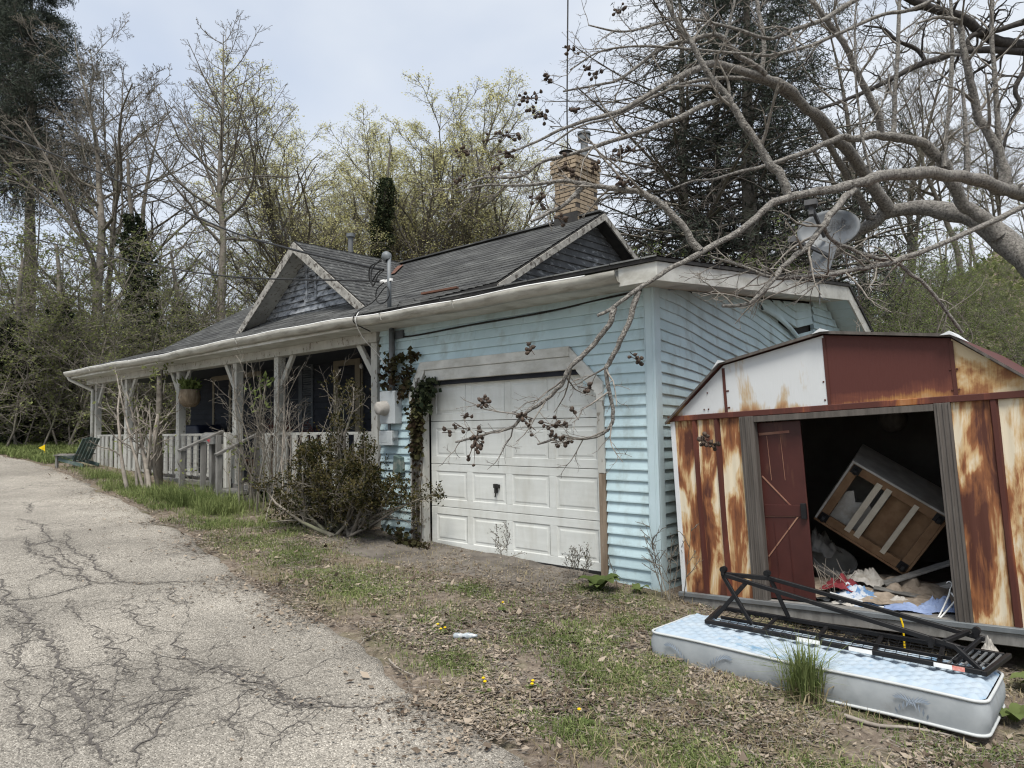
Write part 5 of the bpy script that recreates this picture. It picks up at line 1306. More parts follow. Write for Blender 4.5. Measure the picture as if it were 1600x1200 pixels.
# ---- low garden chair by the porch corner
ch = thing('garden_chair', 'low weathered dark green wooden garden chair at the far porch corner', 'chair', (-14.0, -0.55, float(T(-14.0, -.55))), rotz=math.radians(28), scale=.80)
Zc = 0.0
cx, cy = 0.0, 0.0
for dx, dy in ((-.42, -.28), (-.42, .28)):
    MB().box(cx + dx - .03, cx + dx + .03, cy + dy - .03, cy + dy + .03, Zc - .03, Zc + .33).build('leg', 'grey_wood', ch)
for dy in (-.26, .26):
    MB().bar((cx - .46, cy + dy, Zc + .26), (cx + .42, cy + dy, Zc + .06), .03, .09).build('side_rail', 'chair_green', ch)
    MB().bar((cx - .48, cy + dy * 1.15, Zc + .34), (cx + .22, cy + dy * 1.15, Zc + .36), .10, .022).build('arm', 'grey_wood', ch)
for k in range(5): MB().bar((cx - .42 + k * .12, cy - .28, Zc + .31 - k * .02), (cx - .42 + k * .12, cy + .28, Zc + .31 - k * .02), .09, .018).build('seat_slat', 'chair_green', ch)
for k in range(5): MB().bar((cx + .10, cy - .24 + k * .12, Zc + .20), (cx + .42, cy - .24 + k * .12, Zc + .82 - abs(k - 2) * .02), .10, .018, up=(1, 0, 0)).build('back_slat', 'chair_green', ch)
for c_ in ch.children: c_.matrix_basis = Matrix.Identity(4)
tag(MB().add([(-17.2, -.35, .95), (-17.2, -.35, 1.22), (-17.32, -.46, 1.14), (-17.2, -.35, 1.06)], [(1, 2, 3)]).tube([(-17.2, -.35, float(T(-17.2, -.35)) - .02), (-17.2, -.35, 1.22)], .004, 5).build('marker_flag', 'petal'), 'small yellow marker flag at the grass edge far left', 'flag')
obj('flag_cloth', MB().add([(-17.20, -.352, 1.21), (-17.28, -.42, 1.17), (-17.25, -.40, 1.10), (-17.20, -.352, 1.12)], [(0, 1, 2, 3)]).mesh('flag_cloth', 'petal'), bpy.data.objects['marker_flag'])
gxx = np.linspace(-17.6, -15.3, 14); gyy = np.linspace(-.15, .55, 6)
A_, B_2 = np.meshgrid(gxx, gyy, indexing='ij'); ii = np.arange(A_.size).reshape(A_.shape)
tag(obj('dark_ground_patch', mesh_np('dark_ground_patch', np.stack([A_, B_2 + .1 * np.sin(A_), T(A_, B_2) + .02], -1), np.stack([ii[:-1, :-1], ii[1:, :-1], ii[1:, 1:], ii[:-1, 1:]], -1).reshape(-1, 4), 'dark_patch')), kind='structure')  # dark speckled sheet laid just above the ground

# ---- worn concrete apron before the garage door
gxx = np.linspace(-4.1, -0.7, 40); tt = np.linspace(0, 1, 16)
A_ = np.repeat(gxx[:, None], 16, 1); dep = 0.75 + 0.55 * fnoise(gxx * 1.3, gxx * 0 + 2, 3, 4)
B_2 = 0.06 - (dep[:, None] + .1) * tt[None]
ii = np.arange(A_.size).reshape(A_.shape)
tag(obj('driveway', mesh_np('driveway', np.stack([A_, B_2, T(A_, B_2) + .012 - .03 * tt[None] ** 6], -1), np.stack([ii[:-1, :-1], ii[1:, :-1], ii[1:, 1:], ii[:-1, 1:]], -1).reshape(-1, 4), 'concrete', smooth=True)), kind='structure')

# ---- litter: plastic bottle
bt = thing('plastic_bottle', 'crushed clear plastic bottle lying on the bare ground', 'bottle', (-.33, -2.16, float(T(-.33, -2.16))))
zz = float(T(-.33, -2.16)) + .03
MB().lathe([(0, -.080), (.018, -.078), (.024, -.065), (.022, -.03), (.015, -.01), (.024, .02), (.021, .05), (.011, .08), (.010, .095), (0, .095)], 14, (-.33, -2.16, zz), (.85, .5, .05)).build('body', 'bottle_plastic', bt, smooth=True)
MB().lathe([(.0225, -.03), (.0165, -.012)], 14, (-.33, -2.16, zz), (.85, .5, .05)).build('label', 'meter_grey', bt)
TREES=[
('conifer_high', -32.14, 2.87, 21.62, 'dark evergreen with high crown at the far left edge'),
('conifer_high', -37.52, 2.08, 24.57, 'dark evergreen half cut off by the left picture edge'),
('bare', -25.51, 3.43, 19.13, 'tall forked bare tree with vines left of the slender tree'),
('bare', -31.71, 7.29, 19.63, 'bare tree standing behind the ivy column on the left'),
('slender', -24.03, 7.44, 18.81, 'slender tall bare tree with straight leader left of the porch gable'),
('bare', -28.05, 11.91, 12.96, 'grey bare tree just left of the porch gable peak'),
('bare', -31.94, 9.77, 13.37, 'thin bare tree between the ivy column and slender tree'),
('budding', -30.07, 14.14, 15.30, 'yellow green budding tree nearest the porch gable'),
('budding', -29.04, 16.40, 19.94, 'tall yellow green budding tree right above the roof vent'),
('budding', -30.07, 19.51, 21.55, 'tallest yellow green budding tree in the middle of the skyline'),
('budding', -26.85, 19.70, 19.82, 'yellow green budding tree right of the ivy column behind the roof'),
('budding', -26.74, 22.50, 20.35, 'yellow green budding tree left of the chimney'),
('budding', -26.46, 25.44, 20.05, 'pale budding tree behind the seed clusters'),
('budding', -24.06, 26.24, 17.48, 'low pale budding tree beside the chimney'),
('bare', -35.05, 19.09, 16.28, 'bare grey tree among the budding trees'),
('bare', -21.92, 28.16, 17.24, 'bare tree right behind the chimney'),
('conifer', -4.83, 13.88, 16.54, 'large dark conifer behind the garage roof'),
('conifer_thin', -6.73, 13.52, 16.37, 'thin twiggy conifer with dark dead twigs right of the chimney'),
('conifer_thin', -7.36, 17.00, 17.17, 'sparse conifer between the twiggy conifer and the large dark one'),
('bare', -6.57, 29.81, 21.43, 'bare tree directly right of the large conifer'),
('bare', -5.39, 34.89, 21.55, 'bare tree above the satellite dish'),
('bare', -3.18, 34.19, 19.78, 'bare tree on the right skyline with fine upright twigs'),
('bare', -1.88, 39.39, 18.99, 'bare tree at the right picture edge'),
('bare', 0.47, 36.12, 17.96, 'bare tree half outside the right picture edge'),
('bare', -11.40, 37.58, 21.95, 'distant bare tree behind the large conifer')]
SCRUB=[
('scrub', -24.67, 0.14, 9.42, 'tangled undergrowth cut by the left picture edge', 'left woods undergrowth'),
('scrub', -27.36, 1.77, 9.72, 'tall undergrowth right below the dark evergreen', 'left woods undergrowth'),
('scrub', -21.03, 0.72, 7.55, 'undergrowth in front of the white building', 'left woods undergrowth'),
('scrub', -26.03, 2.95, 9.45, 'tall tangled undergrowth left of the forked bare tree', 'left woods undergrowth'),
('scrub', -20.92, 2.16, 7.01, 'undergrowth at the foot of the forked bare tree', 'left woods undergrowth'),
('scrub', -23.55, 3.84, 7.97, 'tangled undergrowth left of the tallest ivy column', 'left woods undergrowth'),
('scrub', -19.73, 3.23, 6.38, 'undergrowth right of the tallest ivy column', 'left woods undergrowth'),
('scrub', -22.11, 5.12, 7.03, 'undergrowth above the far porch roof corner', 'left woods undergrowth'),
('scrub', -25.30, 7.65, 7.63, 'undergrowth at the foot of the slender tree', 'left woods undergrowth'),
('scrub', -28.02, 10.59, 9.04, 'undergrowth just left of the porch gable', 'left woods undergrowth'),
('scrub', -29.77, 13.05, 10.36, 'undergrowth behind the porch gable peak', 'left woods undergrowth'),
('scrub_green', -4.70, 9.96, 5.96, 'green scrub below the twiggy conifer', 'scrub on the slope'),
('scrub_green', -4.74, 12.61, 6.55, 'green scrub at the foot of the large conifer', 'scrub on the slope'),
('scrub_green', -3.34, 12.52, 5.94, 'green scrub right of the large conifer trunk', 'scrub on the slope'),
('scrub_green', -3.00, 15.52, 6.68, 'green scrub behind the satellite dish', 'scrub on the slope'),
('scrub_green', -1.30, 13.01, 5.11, 'low green scrub right of the garage rake', 'scrub on the slope'),
('scrub_green', -1.85, 19.24, 7.55, 'tall green scrub under the arching limbs', 'scrub on the slope'),
('scrub_green', -0.09, 14.09, 5.08, 'green scrub below the thick limb', 'scrub on the slope'),
('scrub_green', 0.11, 18.31, 6.42, 'green scrub in the gap right of the thick limb', 'scrub on the slope'),
('scrub_green', 1.17, 15.22, 4.89, 'green scrub at the right picture edge', 'scrub on the slope'),
('scrub_green', -0.82, 9.41, 3.84, 'nearest low scrub above the shed peak', 'scrub on the slope'),
('scrub_green', 0.36, 9.12, 3.30, 'nearest low scrub above the right shed roof', 'scrub on the slope'),
('scrub_green', 1.33, 9.98, 3.16, 'nearest low scrub at the right end of the shed', 'scrub on the slope'),
('scrub_green', -3.39, 24.58, 7.95, 'distant scrub high on the slope behind the dish', 'scrub on the slope'),
('scrub_green', -1.35, 22.38, 7.09, 'distant scrub high on the slope under the arch', 'scrub on the slope'),
('scrub_green', -0.33, 25.98, 7.41, 'distant scrub high on the slope far right', 'scrub on the slope'),
('scrub_green', 1.37, 20.78, 5.87, 'scrub mostly outside the right picture edge', 'scrub on the slope')]
IVY=[
(-21.95, 3.92, 8.90, 2.25, 'ivy covered trunk standing left of the slender tree'),
(-22.31, 1.59, 5.72, 1.02, 'ivy covered trunk at the left lawn edge'),
(-26.63, 17.21, 14.71, 9.83, 'dark ivy column among the budding trees'),
(-23.87, 6.24, 6.48, 3.29, 'low ivy covered stump trunk left of the porch gable'),
(-21.74, 0.08, 4.90, 1.27, 'ivy covered trunk near the white building')]
LIMBS=[('limb', [(3.12, 5.67, 1.55), (2.81, 5.45, 2.51), (2.54, 5.3, 3.05), (2.26, 5.27, 3.56), (1.87, 5.29, 4.08), (1.5, 5.35, 4.3), (1.11, 5.39, 4.46), (0.75, 5.33, 4.44), (0.55, 5.3, 4.34), (0.24, 5.18, 4.14), (0.07, 5.11, 3.9), (-0.12, 5.01, 3.74)], 0.2345, 0.0662),
('branch', [(0.77, 5.35, 4.46), (0.62, 4.64, 4.94), (0.54, 4.01, 5.14), (0.49, 3.43, 5.26), (0.46, 2.99, 5.31), (0.45, 2.45, 5.32), (0.39, 1.99, 5.33), (0.29, 1.37, 5.25), (0.24, 0.92, 5.14), (0.18, 0.61, 4.99), (0.03, 0.23, 4.73), (-0.21, -0.1, 4.48), (-0.41, -0.4, 4.34), (-0.64, -0.6, 4.23), (-0.85, -0.78, 4.1), (-1.08, -0.98, 4.02)], 0.101, 0.0096),
('branch', [(0.54, 5.29, 4.36), (0.46, 4.78, 4.75), (0.44, 4.21, 4.96), (0.47, 3.69, 5.09), (0.43, 3.23, 5.3), (0.4, 2.8, 5.33), (0.31, 2.18, 5.37), (0.11, 1.61, 5.29), (-0.07, 1.05, 5.11), (-0.33, 0.7, 4.92), (-0.59, 0.35, 4.67), (-0.89, 0.09, 4.56), (-1.15, -0.13, 4.34)], 0.0603, 0.01),
('limb', [(2.92, 5.35, 3.28), (2.64, 4.52, 3.87), (2.47, 3.82, 3.92), (2.36, 3.32, 3.92), (2.25, 2.83, 3.89), (2.1, 2.42, 3.88), (1.95, 2.02, 3.85), (1.81, 1.63, 3.79), (1.68, 1.25, 3.69), (1.58, 1.03, 3.62), (1.48, 0.81, 3.55), (1.34, 0.56, 3.47), (1.21, 0.32, 3.4), (1.08, 0.07, 3.28), (0.92, -0.25, 3.02), (0.77, -0.57, 2.84), (0.65, -0.8, 2.7), (0.48, -1.01, 2.54), (0.33, -1.14, 2.4), (0.22, -1.22, 2.33)], 0.1016, 0.0149),
('branch', [(0.33, -1.14, 2.39), (0.3, -1.16, 2.28), (0.19, -1.18, 2.16), (0.09, -1.25, 2.02), (0.01, -1.31, 1.93), (-0.02, -1.33, 1.86), (-0.09, -1.33, 1.78), (-0.22, -1.37, 1.68), (-0.38, -1.43, 1.57), (-0.48, -1.45, 1.48), (-0.64, -1.53, 1.44), (-0.81, -1.61, 1.39), (-0.9, -1.68, 1.37)], 0.0223, 0.0084),
('branch', [(0.47, -1.01, 2.52), (0.41, -1.06, 2.29), (0.34, -1.1, 2.13), (0.25, -1.1, 1.97), (0.23, -1.12, 1.91), (0.24, -1.1, 1.72), (0.25, -1.07, 1.57), (0.22, -1.09, 1.47), (0.17, -1.13, 1.41), (0.05, -1.24, 1.38), (-0.09, -1.3, 1.4), (-0.27, -1.38, 1.34)], 0.0223, 0.0076),
('branch', [(1.19, 0.3, 3.4), (1.12, 0.22, 3.6), (1.06, 0.16, 3.73), (0.94, 0.03, 4.01), (0.87, -0.05, 4.17), (0.82, -0.1, 4.27), (0.7, -0.23, 4.52), (0.62, -0.32, 4.76), (0.52, -0.43, 4.97), (0.45, -0.51, 5.26)], 0.0382, 0.0164),
('branch', [(0.82, -0.1, 4.25), (0.67, -0.29, 4.15), (0.51, -0.5, 4.01), (0.31, -0.66, 3.93), (0.11, -0.84, 3.85), (-0.05, -0.98, 3.78), (-0.3, -1.19, 3.7), (-0.42, -1.3, 3.59), (-0.54, -1.4, 3.57), (-0.68, -1.53, 3.57), (-0.83, -1.65, 3.5)], 0.0245, 0.0064),
('branch', [(0.77, -0.57, 2.85), (0.7, -0.65, 3.02), (0.59, -0.76, 3.21), (0.47, -0.88, 3.32), (0.37, -0.97, 3.35), (0.26, -1.07, 3.38), (0.12, -1.2, 3.4), (0.02, -1.29, 3.43), (-0.19, -1.47, 3.41), (-0.31, -1.58, 3.4), (-0.46, -1.72, 3.41), (-0.64, -1.87, 3.36)], 0.0305, 0.0066),
('branch', [(0.12, -1.2, 3.4), (0.06, -1.38, 3.22), (-0.03, -1.51, 3.12), (-0.09, -1.62, 3.06)], 0.0204, 0.0098),
('limb', [(2.05, 5.21, 3.8), (1.91, 5.06, 4.07), (1.76, 4.92, 4.21), (1.66, 4.67, 4.48), (1.61, 4.47, 4.72), (1.44, 4.17, 4.9), (1.27, 3.88, 4.97), (1.1, 3.59, 4.95), (0.93, 3.32, 4.89), (0.81, 3.07, 4.84), (0.67, 2.82, 4.73), (0.51, 2.55, 4.59), (0.3, 2.11, 4.4), (0.12, 1.83, 4.3), (-0.07, 1.53, 4.18), (-0.25, 1.37, 4.16), (-0.48, 1.17, 4.05)], 0.1075, 0.0113),
('branch', [(1.12, 3.61, 4.98), (1.09, 3.42, 5.33), (1.0, 3.18, 5.65), (0.92, 2.95, 5.93), (0.83, 2.72, 6.13), (0.73, 2.48, 6.32), (0.63, 2.24, 6.55)], 0.043, 0.0218),
('branch', [(1.22, 3.76, 4.98), (1.24, 3.77, 5.21), (1.3, 3.71, 5.68), (1.37, 3.71, 6.6), (1.41, 3.71, 7.06)], 0.0315, 0.0172),
('branch', [(1.63, 4.37, 4.61), (1.67, 4.37, 4.95), (1.77, 4.39, 5.9), (1.81, 4.35, 6.86)], 0.032, 0.0176),
('branch', [(2.34, 3.3, 3.99), (2.34, 3.26, 4.43), (2.34, 3.2, 5.36), (2.36, 3.15, 6.06)], 0.0307, 0.017),
('branch', [(2.14, 2.59, 3.91), (2.14, 2.56, 4.28), (2.14, 2.52, 4.81)], 0.0258, 0.0161),
('branch', [(1.62, 1.14, 3.65), (1.58, 1.07, 4.0), (1.56, 1.02, 4.41), (1.57, 0.99, 4.92), (1.59, 1.04, 5.36)], 0.0127, 0.007),
('branch', [(2.37, 3.33, 3.95), (2.35, 3.3, 4.14), (2.28, 3.21, 4.45), (2.18, 3.1, 4.75), (2.14, 2.89, 5.2), (2.12, 2.85, 5.54), (2.1, 2.82, 5.65), (1.97, 2.57, 5.64), (1.79, 2.42, 5.58)], 0.0545, 0.01),
('branch', [(1.53, 1.0, 3.59), (1.52, 0.86, 3.49), (1.49, 0.7, 3.39), (1.45, 0.54, 3.26), (1.4, 0.44, 3.14), (1.35, 0.34, 3.01), (1.3, 0.3, 2.94), (1.27, 0.21, 2.88), (1.22, 0.1, 2.8), (1.17, 0.06, 2.74), (1.15, -0.02, 2.67), (1.05, -0.16, 2.5), (0.97, -0.22, 2.44), (0.84, -0.35, 2.43)], 0.0315, 0.013),
('branch', [(2.82, 3.6, 3.87), (2.53, 3.1, 3.63), (2.18, 2.4, 3.32), (1.83, 1.71, 3.03), (1.64, 1.28, 2.9), (1.5, 1.03, 2.84), (1.38, 0.78, 2.78), (1.33, 0.61, 2.74), (1.17, 0.34, 2.72), (1.1, 0.2, 2.69), (1.02, 0.06, 2.72), (0.88, -0.14, 2.8), (0.74, -0.33, 2.86)], 0.0269, 0.0095),
('branch', [(1.4, 0.44, 3.13), (1.41, 0.65, 3.04), (1.45, 0.97, 3.03), (1.49, 1.14, 3.0), (1.57, 1.35, 2.98), (1.68, 1.58, 2.97)], 0.0162, 0.018),
('branch', [(1.66, 1.56, 2.99), (1.76, 1.66, 2.86), (1.89, 1.79, 2.71), (2.11, 2.02, 2.29)], 0.0192, 0.015),
('branch', [(2.13, 2.82, 6.08), (1.8, 2.41, 5.74), (1.53, 2.04, 5.61), (1.24, 1.67, 5.38), (1.03, 1.36, 5.2), (0.78, 1.01, 5.07), (0.58, 0.7, 5.05), (0.1, 0.13, 5.07), (-0.17, -0.11, 5.07), (-0.37, -0.29, 5.01), (-0.56, -0.44, 4.86)], 0.0202, 0.0073),
('branch', [(1.45, 2.34, 6.09), (1.16, 1.97, 5.78), (1.06, 1.75, 5.63), (0.87, 1.46, 5.48), (0.71, 1.2, 5.35), (0.42, 0.8, 5.43), (0.14, 0.41, 5.44), (-0.19, -0.01, 5.27), (-0.46, -0.26, 5.34)], 0.0273, 0.0074),
('branch', [(0.4, 1.86, 5.34), (0.38, 1.71, 5.37), (0.29, 1.49, 5.41), (0.26, 1.19, 5.5), (0.25, 0.91, 5.44), (0.13, 0.68, 5.35), (-0.01, 0.42, 5.23), (-0.16, 0.17, 5.01), (-0.29, -0.06, 4.8), (-0.46, -0.21, 4.76), (-0.68, -0.4, 4.71)], 0.0319, 0.008),
('branch', [(0.26, 1.19, 5.52), (0.32, 1.22, 5.72), (0.39, 1.25, 6.05)], 0.0168, 0.0135),
('branch', [(0.38, 1.84, 5.37), (0.41, 1.84, 5.68), (0.38, 1.78, 6.15), (0.37, 1.75, 6.36)], 0.0248, 0.0199)]
DARK_LIMBS=[('limb', [(3.15, 7.81, 7.1), (2.29, 7.05, 7.04), (1.95, 6.61, 7.05), (1.63, 6.17, 7.33), (1.31, 5.74, 7.44), (1.0, 5.32, 7.58), (0.56, 4.77, 7.8)], 0.105, 0.0545),
('limb', [(2.57, 7.31, 6.9), (2.28, 7.05, 6.94), (1.7, 6.27, 6.84), (1.27, 5.63, 6.59), (0.96, 5.24, 6.34), (0.71, 4.9, 6.12), (0.33, 4.44, 5.86), (0.02, 4.05, 5.73)], 0.0573, 0.0159),
('limb', [(2.33, 7.08, 7.12), (2.27, 6.93, 6.62), (2.17, 6.87, 6.31), (2.2, 6.91, 6.09), (2.07, 6.82, 5.75), (1.97, 6.76, 5.37)], 0.0382, 0.0189),
('limb', [(1.27, 5.63, 6.59), (1.16, 5.52, 6.79), (0.99, 5.23, 6.86), (0.86, 5.1, 7.02), (0.66, 4.92, 7.07)], 0.0321, 0.0109),
('limb', [(1.68, 6.25, 6.86), (1.76, 6.3, 7.07), (2.11, 6.61, 7.16), (2.6, 7.17, 7.43)], 0.0281, 0.0473)]
CLUSTERS=[(-1.29,-1.17,4.07,8),(-0.98,-0.90,4.21,14),(-0.96,-0.87,4.05,8),(-0.60,-1.46,3.65,5),(-0.63,-1.87,3.44,5),(-0.86,-0.69,4.60,14),(-0.71,-0.68,4.38,16),(-0.73,-0.58,4.79,10),(-0.55,-0.45,5.06,8),(-0.42,-0.19,4.89,6),(-0.50,-0.25,4.91,5),(-0.49,-0.48,4.45,6),(0.19,-0.76,3.76,14),(0.34,-1.00,3.40,18),(-0.02,-1.20,3.55,12),(0.09,-0.97,3.60,9),(-0.24,-0.07,5.47,9),(-0.09,-1.51,3.24,8),(0.07,-1.48,3.08,5),(-0.68,-1.58,1.69,13),(-0.74,-1.61,1.39,26),(-0.79,-1.67,1.58,3),(-0.82,-1.68,1.49,4),(-0.93,-1.72,1.45,3),(-0.38,-1.44,1.58,7),(-0.33,-1.43,1.51,5),(-0.11,-1.32,1.49,12),(-0.13,-1.33,1.40,7),(-0.09,-1.30,1.36,5),(0.02,-1.28,1.59,3),(0.86,-0.78,1.35,12),(0.92,-0.73,1.33,6),(-0.27,-1.44,2.10,5),(0.14,-1.26,1.77,6),(0.47,-1.05,1.99,7)]
# ================================================================== trees
def norm(a): return a / (np.linalg.norm(a, axis=-1, keepdims=True) + 1e-9)
def grow(P0, D0, L, K, up, wob, r):
    N = len(P0); P = np.empty((N, K, 3)); P[:, 0] = P0; d = norm(D0.copy())
    st = (L / (K - 1))[:, None]
    for k in range(1, K):
        d = norm(d + r.normal(0, wob, (N, 3)) + np.array([0, 0, up]))
        P[:, k] = P[:, k - 1] + d * st
    return P
def spawn(P, R, L, n, t0, t1, ang, lr, K, up, wob, rr, r, rmin=0.004, shape=0.6, tip=0.35):
    N, Kp, _ = P.shape
    t = t0 + (t1 - t0) * (np.arange(n)[None] + r.random((N, n))) / n
    f = t * (Kp - 1); i = np.clip(f.astype(int), 0, Kp - 2); w = (f - i)[..., None]
    rows = np.arange(N)[:, None]
    B = P[rows, i] * (1 - w) + P[rows, i + 1] * w
    Tn = norm(P[rows, i + 1] - P[rows, i])
    Rb = R[rows, i] * (1 - w[..., 0]) + R[rows, i + 1] * w[..., 0]
    az = np.arange(n)[None] * 2.4 + r.random((N, 1)) * 6.28 + r.normal(0, .5, (N, n))
    ref = np.where(np.abs(Tn[..., 2:]) > .9, np.array([1., 0, 0]), np.array([0, 0, 1.]))
    A = norm(np.cross(Tn, ref)); C = np.cross(Tn, A)
    a = np.radians(ang) * r.uniform(.7, 1.3, (N, n, 1))
    D = Tn * np.cos(a) + (A * np.cos(az)[..., None] + C * np.sin(az)[..., None]) * np.sin(a)
    Ln = L[:, None] * lr * (1 - shape * (t - t0) / (t1 - t0 + 1e-6)) * r.uniform(.65, 1.2, (N, n))
    Q = grow(B.reshape(-1, 3), D.reshape(-1, 3), Ln.reshape(-1), K, up, wob, r)
    r0 = np.maximum(np.minimum(Rb * rr, Rb * .85), rmin).reshape(-1)
    RR = r0[:, None] * np.linspace(1, tip, K)[None]
    return Q, np.maximum(RR, rmin * .6), Ln.reshape(-1)

def make_tree(kind, seed):
    """returns (trunk mesh, twig mesh, foliage mesh or None, nominal height)"""
    r = np.random.default_rng(seed)
    Hn = 15.0
    fol = None
    if kind in ('bare', 'slender', 'budding'):
        if kind == 'slender':
            P = np.array([[(0.9, 0, 0), (.55, 0, 1.6), (.2, .05, 3.2), (0, 0, 5.2), (.1, 0, 7.4), (0, .1, 9.0), (-.05, 0, 11.2), (.05, 0, 13.2), (0, 0, 15.0)]], float)
            P = catmull(P[0], 3)[None]; K = P.shape[1]
            R = np.interp(np.linspace(0, 1, K), [0, .5, 1], [.20, .12, .012])[None]
            stems = [(P, R)]
            P2 = catmull([(0.1, 0, 7.3), (.5, .2, 8.2), (.9, .3, 9.6), (1.25, .3, 11.2), (1.4, .35, 12.8)], 4)[None]
            stems.append((P2, np.linspace(.085, .012, P2.shape[1])[None]))
        else:
            nst = {'bare': r.integers(1, 3), 'budding': 3}[kind]
            stems = []
            for s in range(nst):
                hgt = Hn * r.uniform(.82, 1.0) if s else Hn
                D = np.array([[r.normal(0, .10 + .10 * (s > 0)), r.normal(0, .10 + .10 * (s > 0)), 1.0]])
                P = grow(np.array([[r.normal(0, .1), r.normal(0, .1), 0.]]), D, np.array([hgt]), 16, .06, .065, r)
                P[..., 2] *= hgt / max(P[0, -1, 2], 1); R = np.interp(np.linspace(0, 1, 16), [0, .06, .6, 1], [.24, .17, .085, .012])[None] * (1 if s == 0 else .75)
                stems.append((P, R))
        tr, tw, ends = [], [], []
        for P, R in stems:
            L = np.array([Hn])
            tr.append(tubes(P, R, 8))
            if kind == 'slender': a = (28, .46, .985, 56, .27, .085)
            elif kind == 'bare': a = (20, .26, .97, 50, .38, .06)
            else: a = (24, .22, .98, 34, .38, .10)
            n1, t0, t1, ang, lr, up = a
            B1, R1, L1 = spawn(P, R, L, n1, t0, t1, ang, lr, 8, up, .12, .55, r, .016)
            tr.append(tubes(B1, R1, 5))
            B2, R2, L2 = spawn(B1, R1, L1, 8 if kind != 'slender' else 6, .18, .98, 42, .44, 6, .06, .15, .6, r, .010)
            tw.append(tubes(B2, R2, 4))
            B3, R3, L3 = spawn(B2, R2, L2, {'bare': 6, 'slender': 4, 'budding': 5}[kind], .15, 1.0, 42, .5, 4, .05, .18, .65, r, .0075)
            tw.append(tubes(B3, R3, 3))
            B4, R4, L4 = spawn(B3, R3, L3, {'bare': 5, 'budding': 3, 'slender': 3}[kind], .2, 1.0, 40, .6, 2, .05, .2, .7, r, .006)
            tw.append(tubes(B4, R4, 3))
            ends.append(B4.reshape(-1, 3)); 
            if kind == 'budding': ends.append(B3[:, 1:].reshape(-1, 3))
        E_ = np.concatenate(ends)
        if kind == 'budding':
            E_ = np.repeat(E_, 2, 0); E_ = E_[r.random(len(E_)) < .60]
            E_ = E_ + r.normal(0, .09, E_.shape)
            V, F = leaf_quads(E_, r.uniform(.035, .085, len(E_)), r); fol = (V, F, 'bud_yellow')
        else:
            E_ = E_[r.random(len(E_)) < .16]
            V, F = leaf_quads(E_, r.uniform(.025, .05, len(E_)), r); fol = (V, F, 'bud_brown')
        tm, wm_ = ('bark_wood', 'twig_wood')
    elif kind.startswith('conifer'):
        P = grow(np.zeros((1, 3)), np.array([[0, 0, 1.]]), np.array([Hn]), 14, .3, .02, r)
        R = np.linspace(.26, .03, 14)[None]
        tr = [tubes(P, R * (1 if kind != 'conifer_thin' else .5), 8)]; tw = []
        lo = {'conifer': .12, 'conifer_high': .52, 'conifer_thin': .18}[kind]
        nb = {'conifer': 130, 'conifer_high': 95, 'conifer_thin': 110}[kind]
        B1, R1, L1 = spawn(P, R, np.array([Hn]), nb, lo, .99, 82, .27 if kind != 'conifer_high' else .24, 7, -.03 if kind == 'conifer_thin' else -.045, .07, .30, r, .012, shape=.72)
        tr.append(tubes(B1, R1, 4))
        B2, R2, L2 = spawn(B1, R1, L1, 14 if kind != 'conifer_thin' else 12, .12, 1.0, 55, .34, 5, -.10, .10, .6, r, .006, shape=.5)
        tw.append(tubes(B2, R2, 3))
        B3, R3, L3 = spawn(B2, R2, L2, 4, .15, 1.0, 45, .5, 3, -.14, .15, .7, r, .004)
        tw.append(tubes(B3, R3, 3))
        C = np.concatenate([B3[:, 1:].reshape(-1, 3), B2[:, 1:].reshape(-1, 3)])
        keep = {'conifer': 1.0, 'conifer_high': 1.0, 'conifer_thin': .20}[kind]
        C = C[r.random(len(C)) < keep]
        k_ = {'conifer': 3, 'conifer_high': 4, 'conifer_thin': 1}[kind]
        C = np.repeat(C, k_, 0) + r.normal(0, .09, (len(C) * k_, 3))
        V, F = leaf_quads(C, r.uniform(.08, .19, len(C)), r, aspect=.15, up=np.array((0, 0, -.6)))
        fol = (V, F, 'needle'); tm, wm_ = 'bark_wood', 'bark_dark' if kind != 'conifer_thin' else 'twig_dark'
    else:   # scrub: many arching stems
        Hn = 8.0; n = 15
        P0 = np.c_[r.normal(0, .9, (n, 2)), np.zeros(n)]
        D = np.c_[r.normal(0, .33, (n, 2)), np.ones(n)]
        L = r.uniform(.55, 1.05, n) * Hn * 1.1
        P = grow(P0, D, L, 9, -.035, .13, r); R = np.linspace(.045, .008, 9)[None] * r.uniform(.6, 1.3, (n, 1))
        tr = [tubes(P, R, 5)]
        B1, R1, L1 = spawn(P, R, L, 14, .08, 1.0, 58, .34, 6, -.03, .2, .6, r, .010)
        tw = [tubes(B1, R1, 4)]
        B2, R2, L2 = spawn(B1, R1, L1, 8, .1, 1.0, 55, .48, 4, -.02, .25, .7, r, .0075)
        tw.append(tubes(B2, R2, 3))
        B3, R3, L3 = spawn(B2, R2, L2, 4, .1, 1.0, 50, .5, 2, 0, .25, .8, r, .006)
        tw.append(tubes(B3, R3, 3))
        C = np.concatenate([B3.reshape(-1, 3), B2.reshape(-1, 3)])
        C = C[r.random(len(C)) < (.48 if kind == 'scrub' else .55)]
        V, F = leaf_quads(C + r.normal(0, .05, C.shape), r.uniform(.05, .12, len(C)), r)
        fol = (V, F, 'leaf_dull' if kind == 'scrub' else 'leaf_green'); tm, wm_ = 'bark_wood', 'twig_wood'
    V, F = merge(tr); a = mesh_np('trunk', V, F, tm, smooth=True); top_ = V[:, 2].max()
    V, F = merge(tw); Hn = max(top_, np.percentile(V[:, 2], 99.7)); b = mesh_np('crown', V, F, wm_)
    c = mesh_np('foliage', fol[0], fol[1], fol[2]) if fol is not None else None
    return a, b, c, Hn

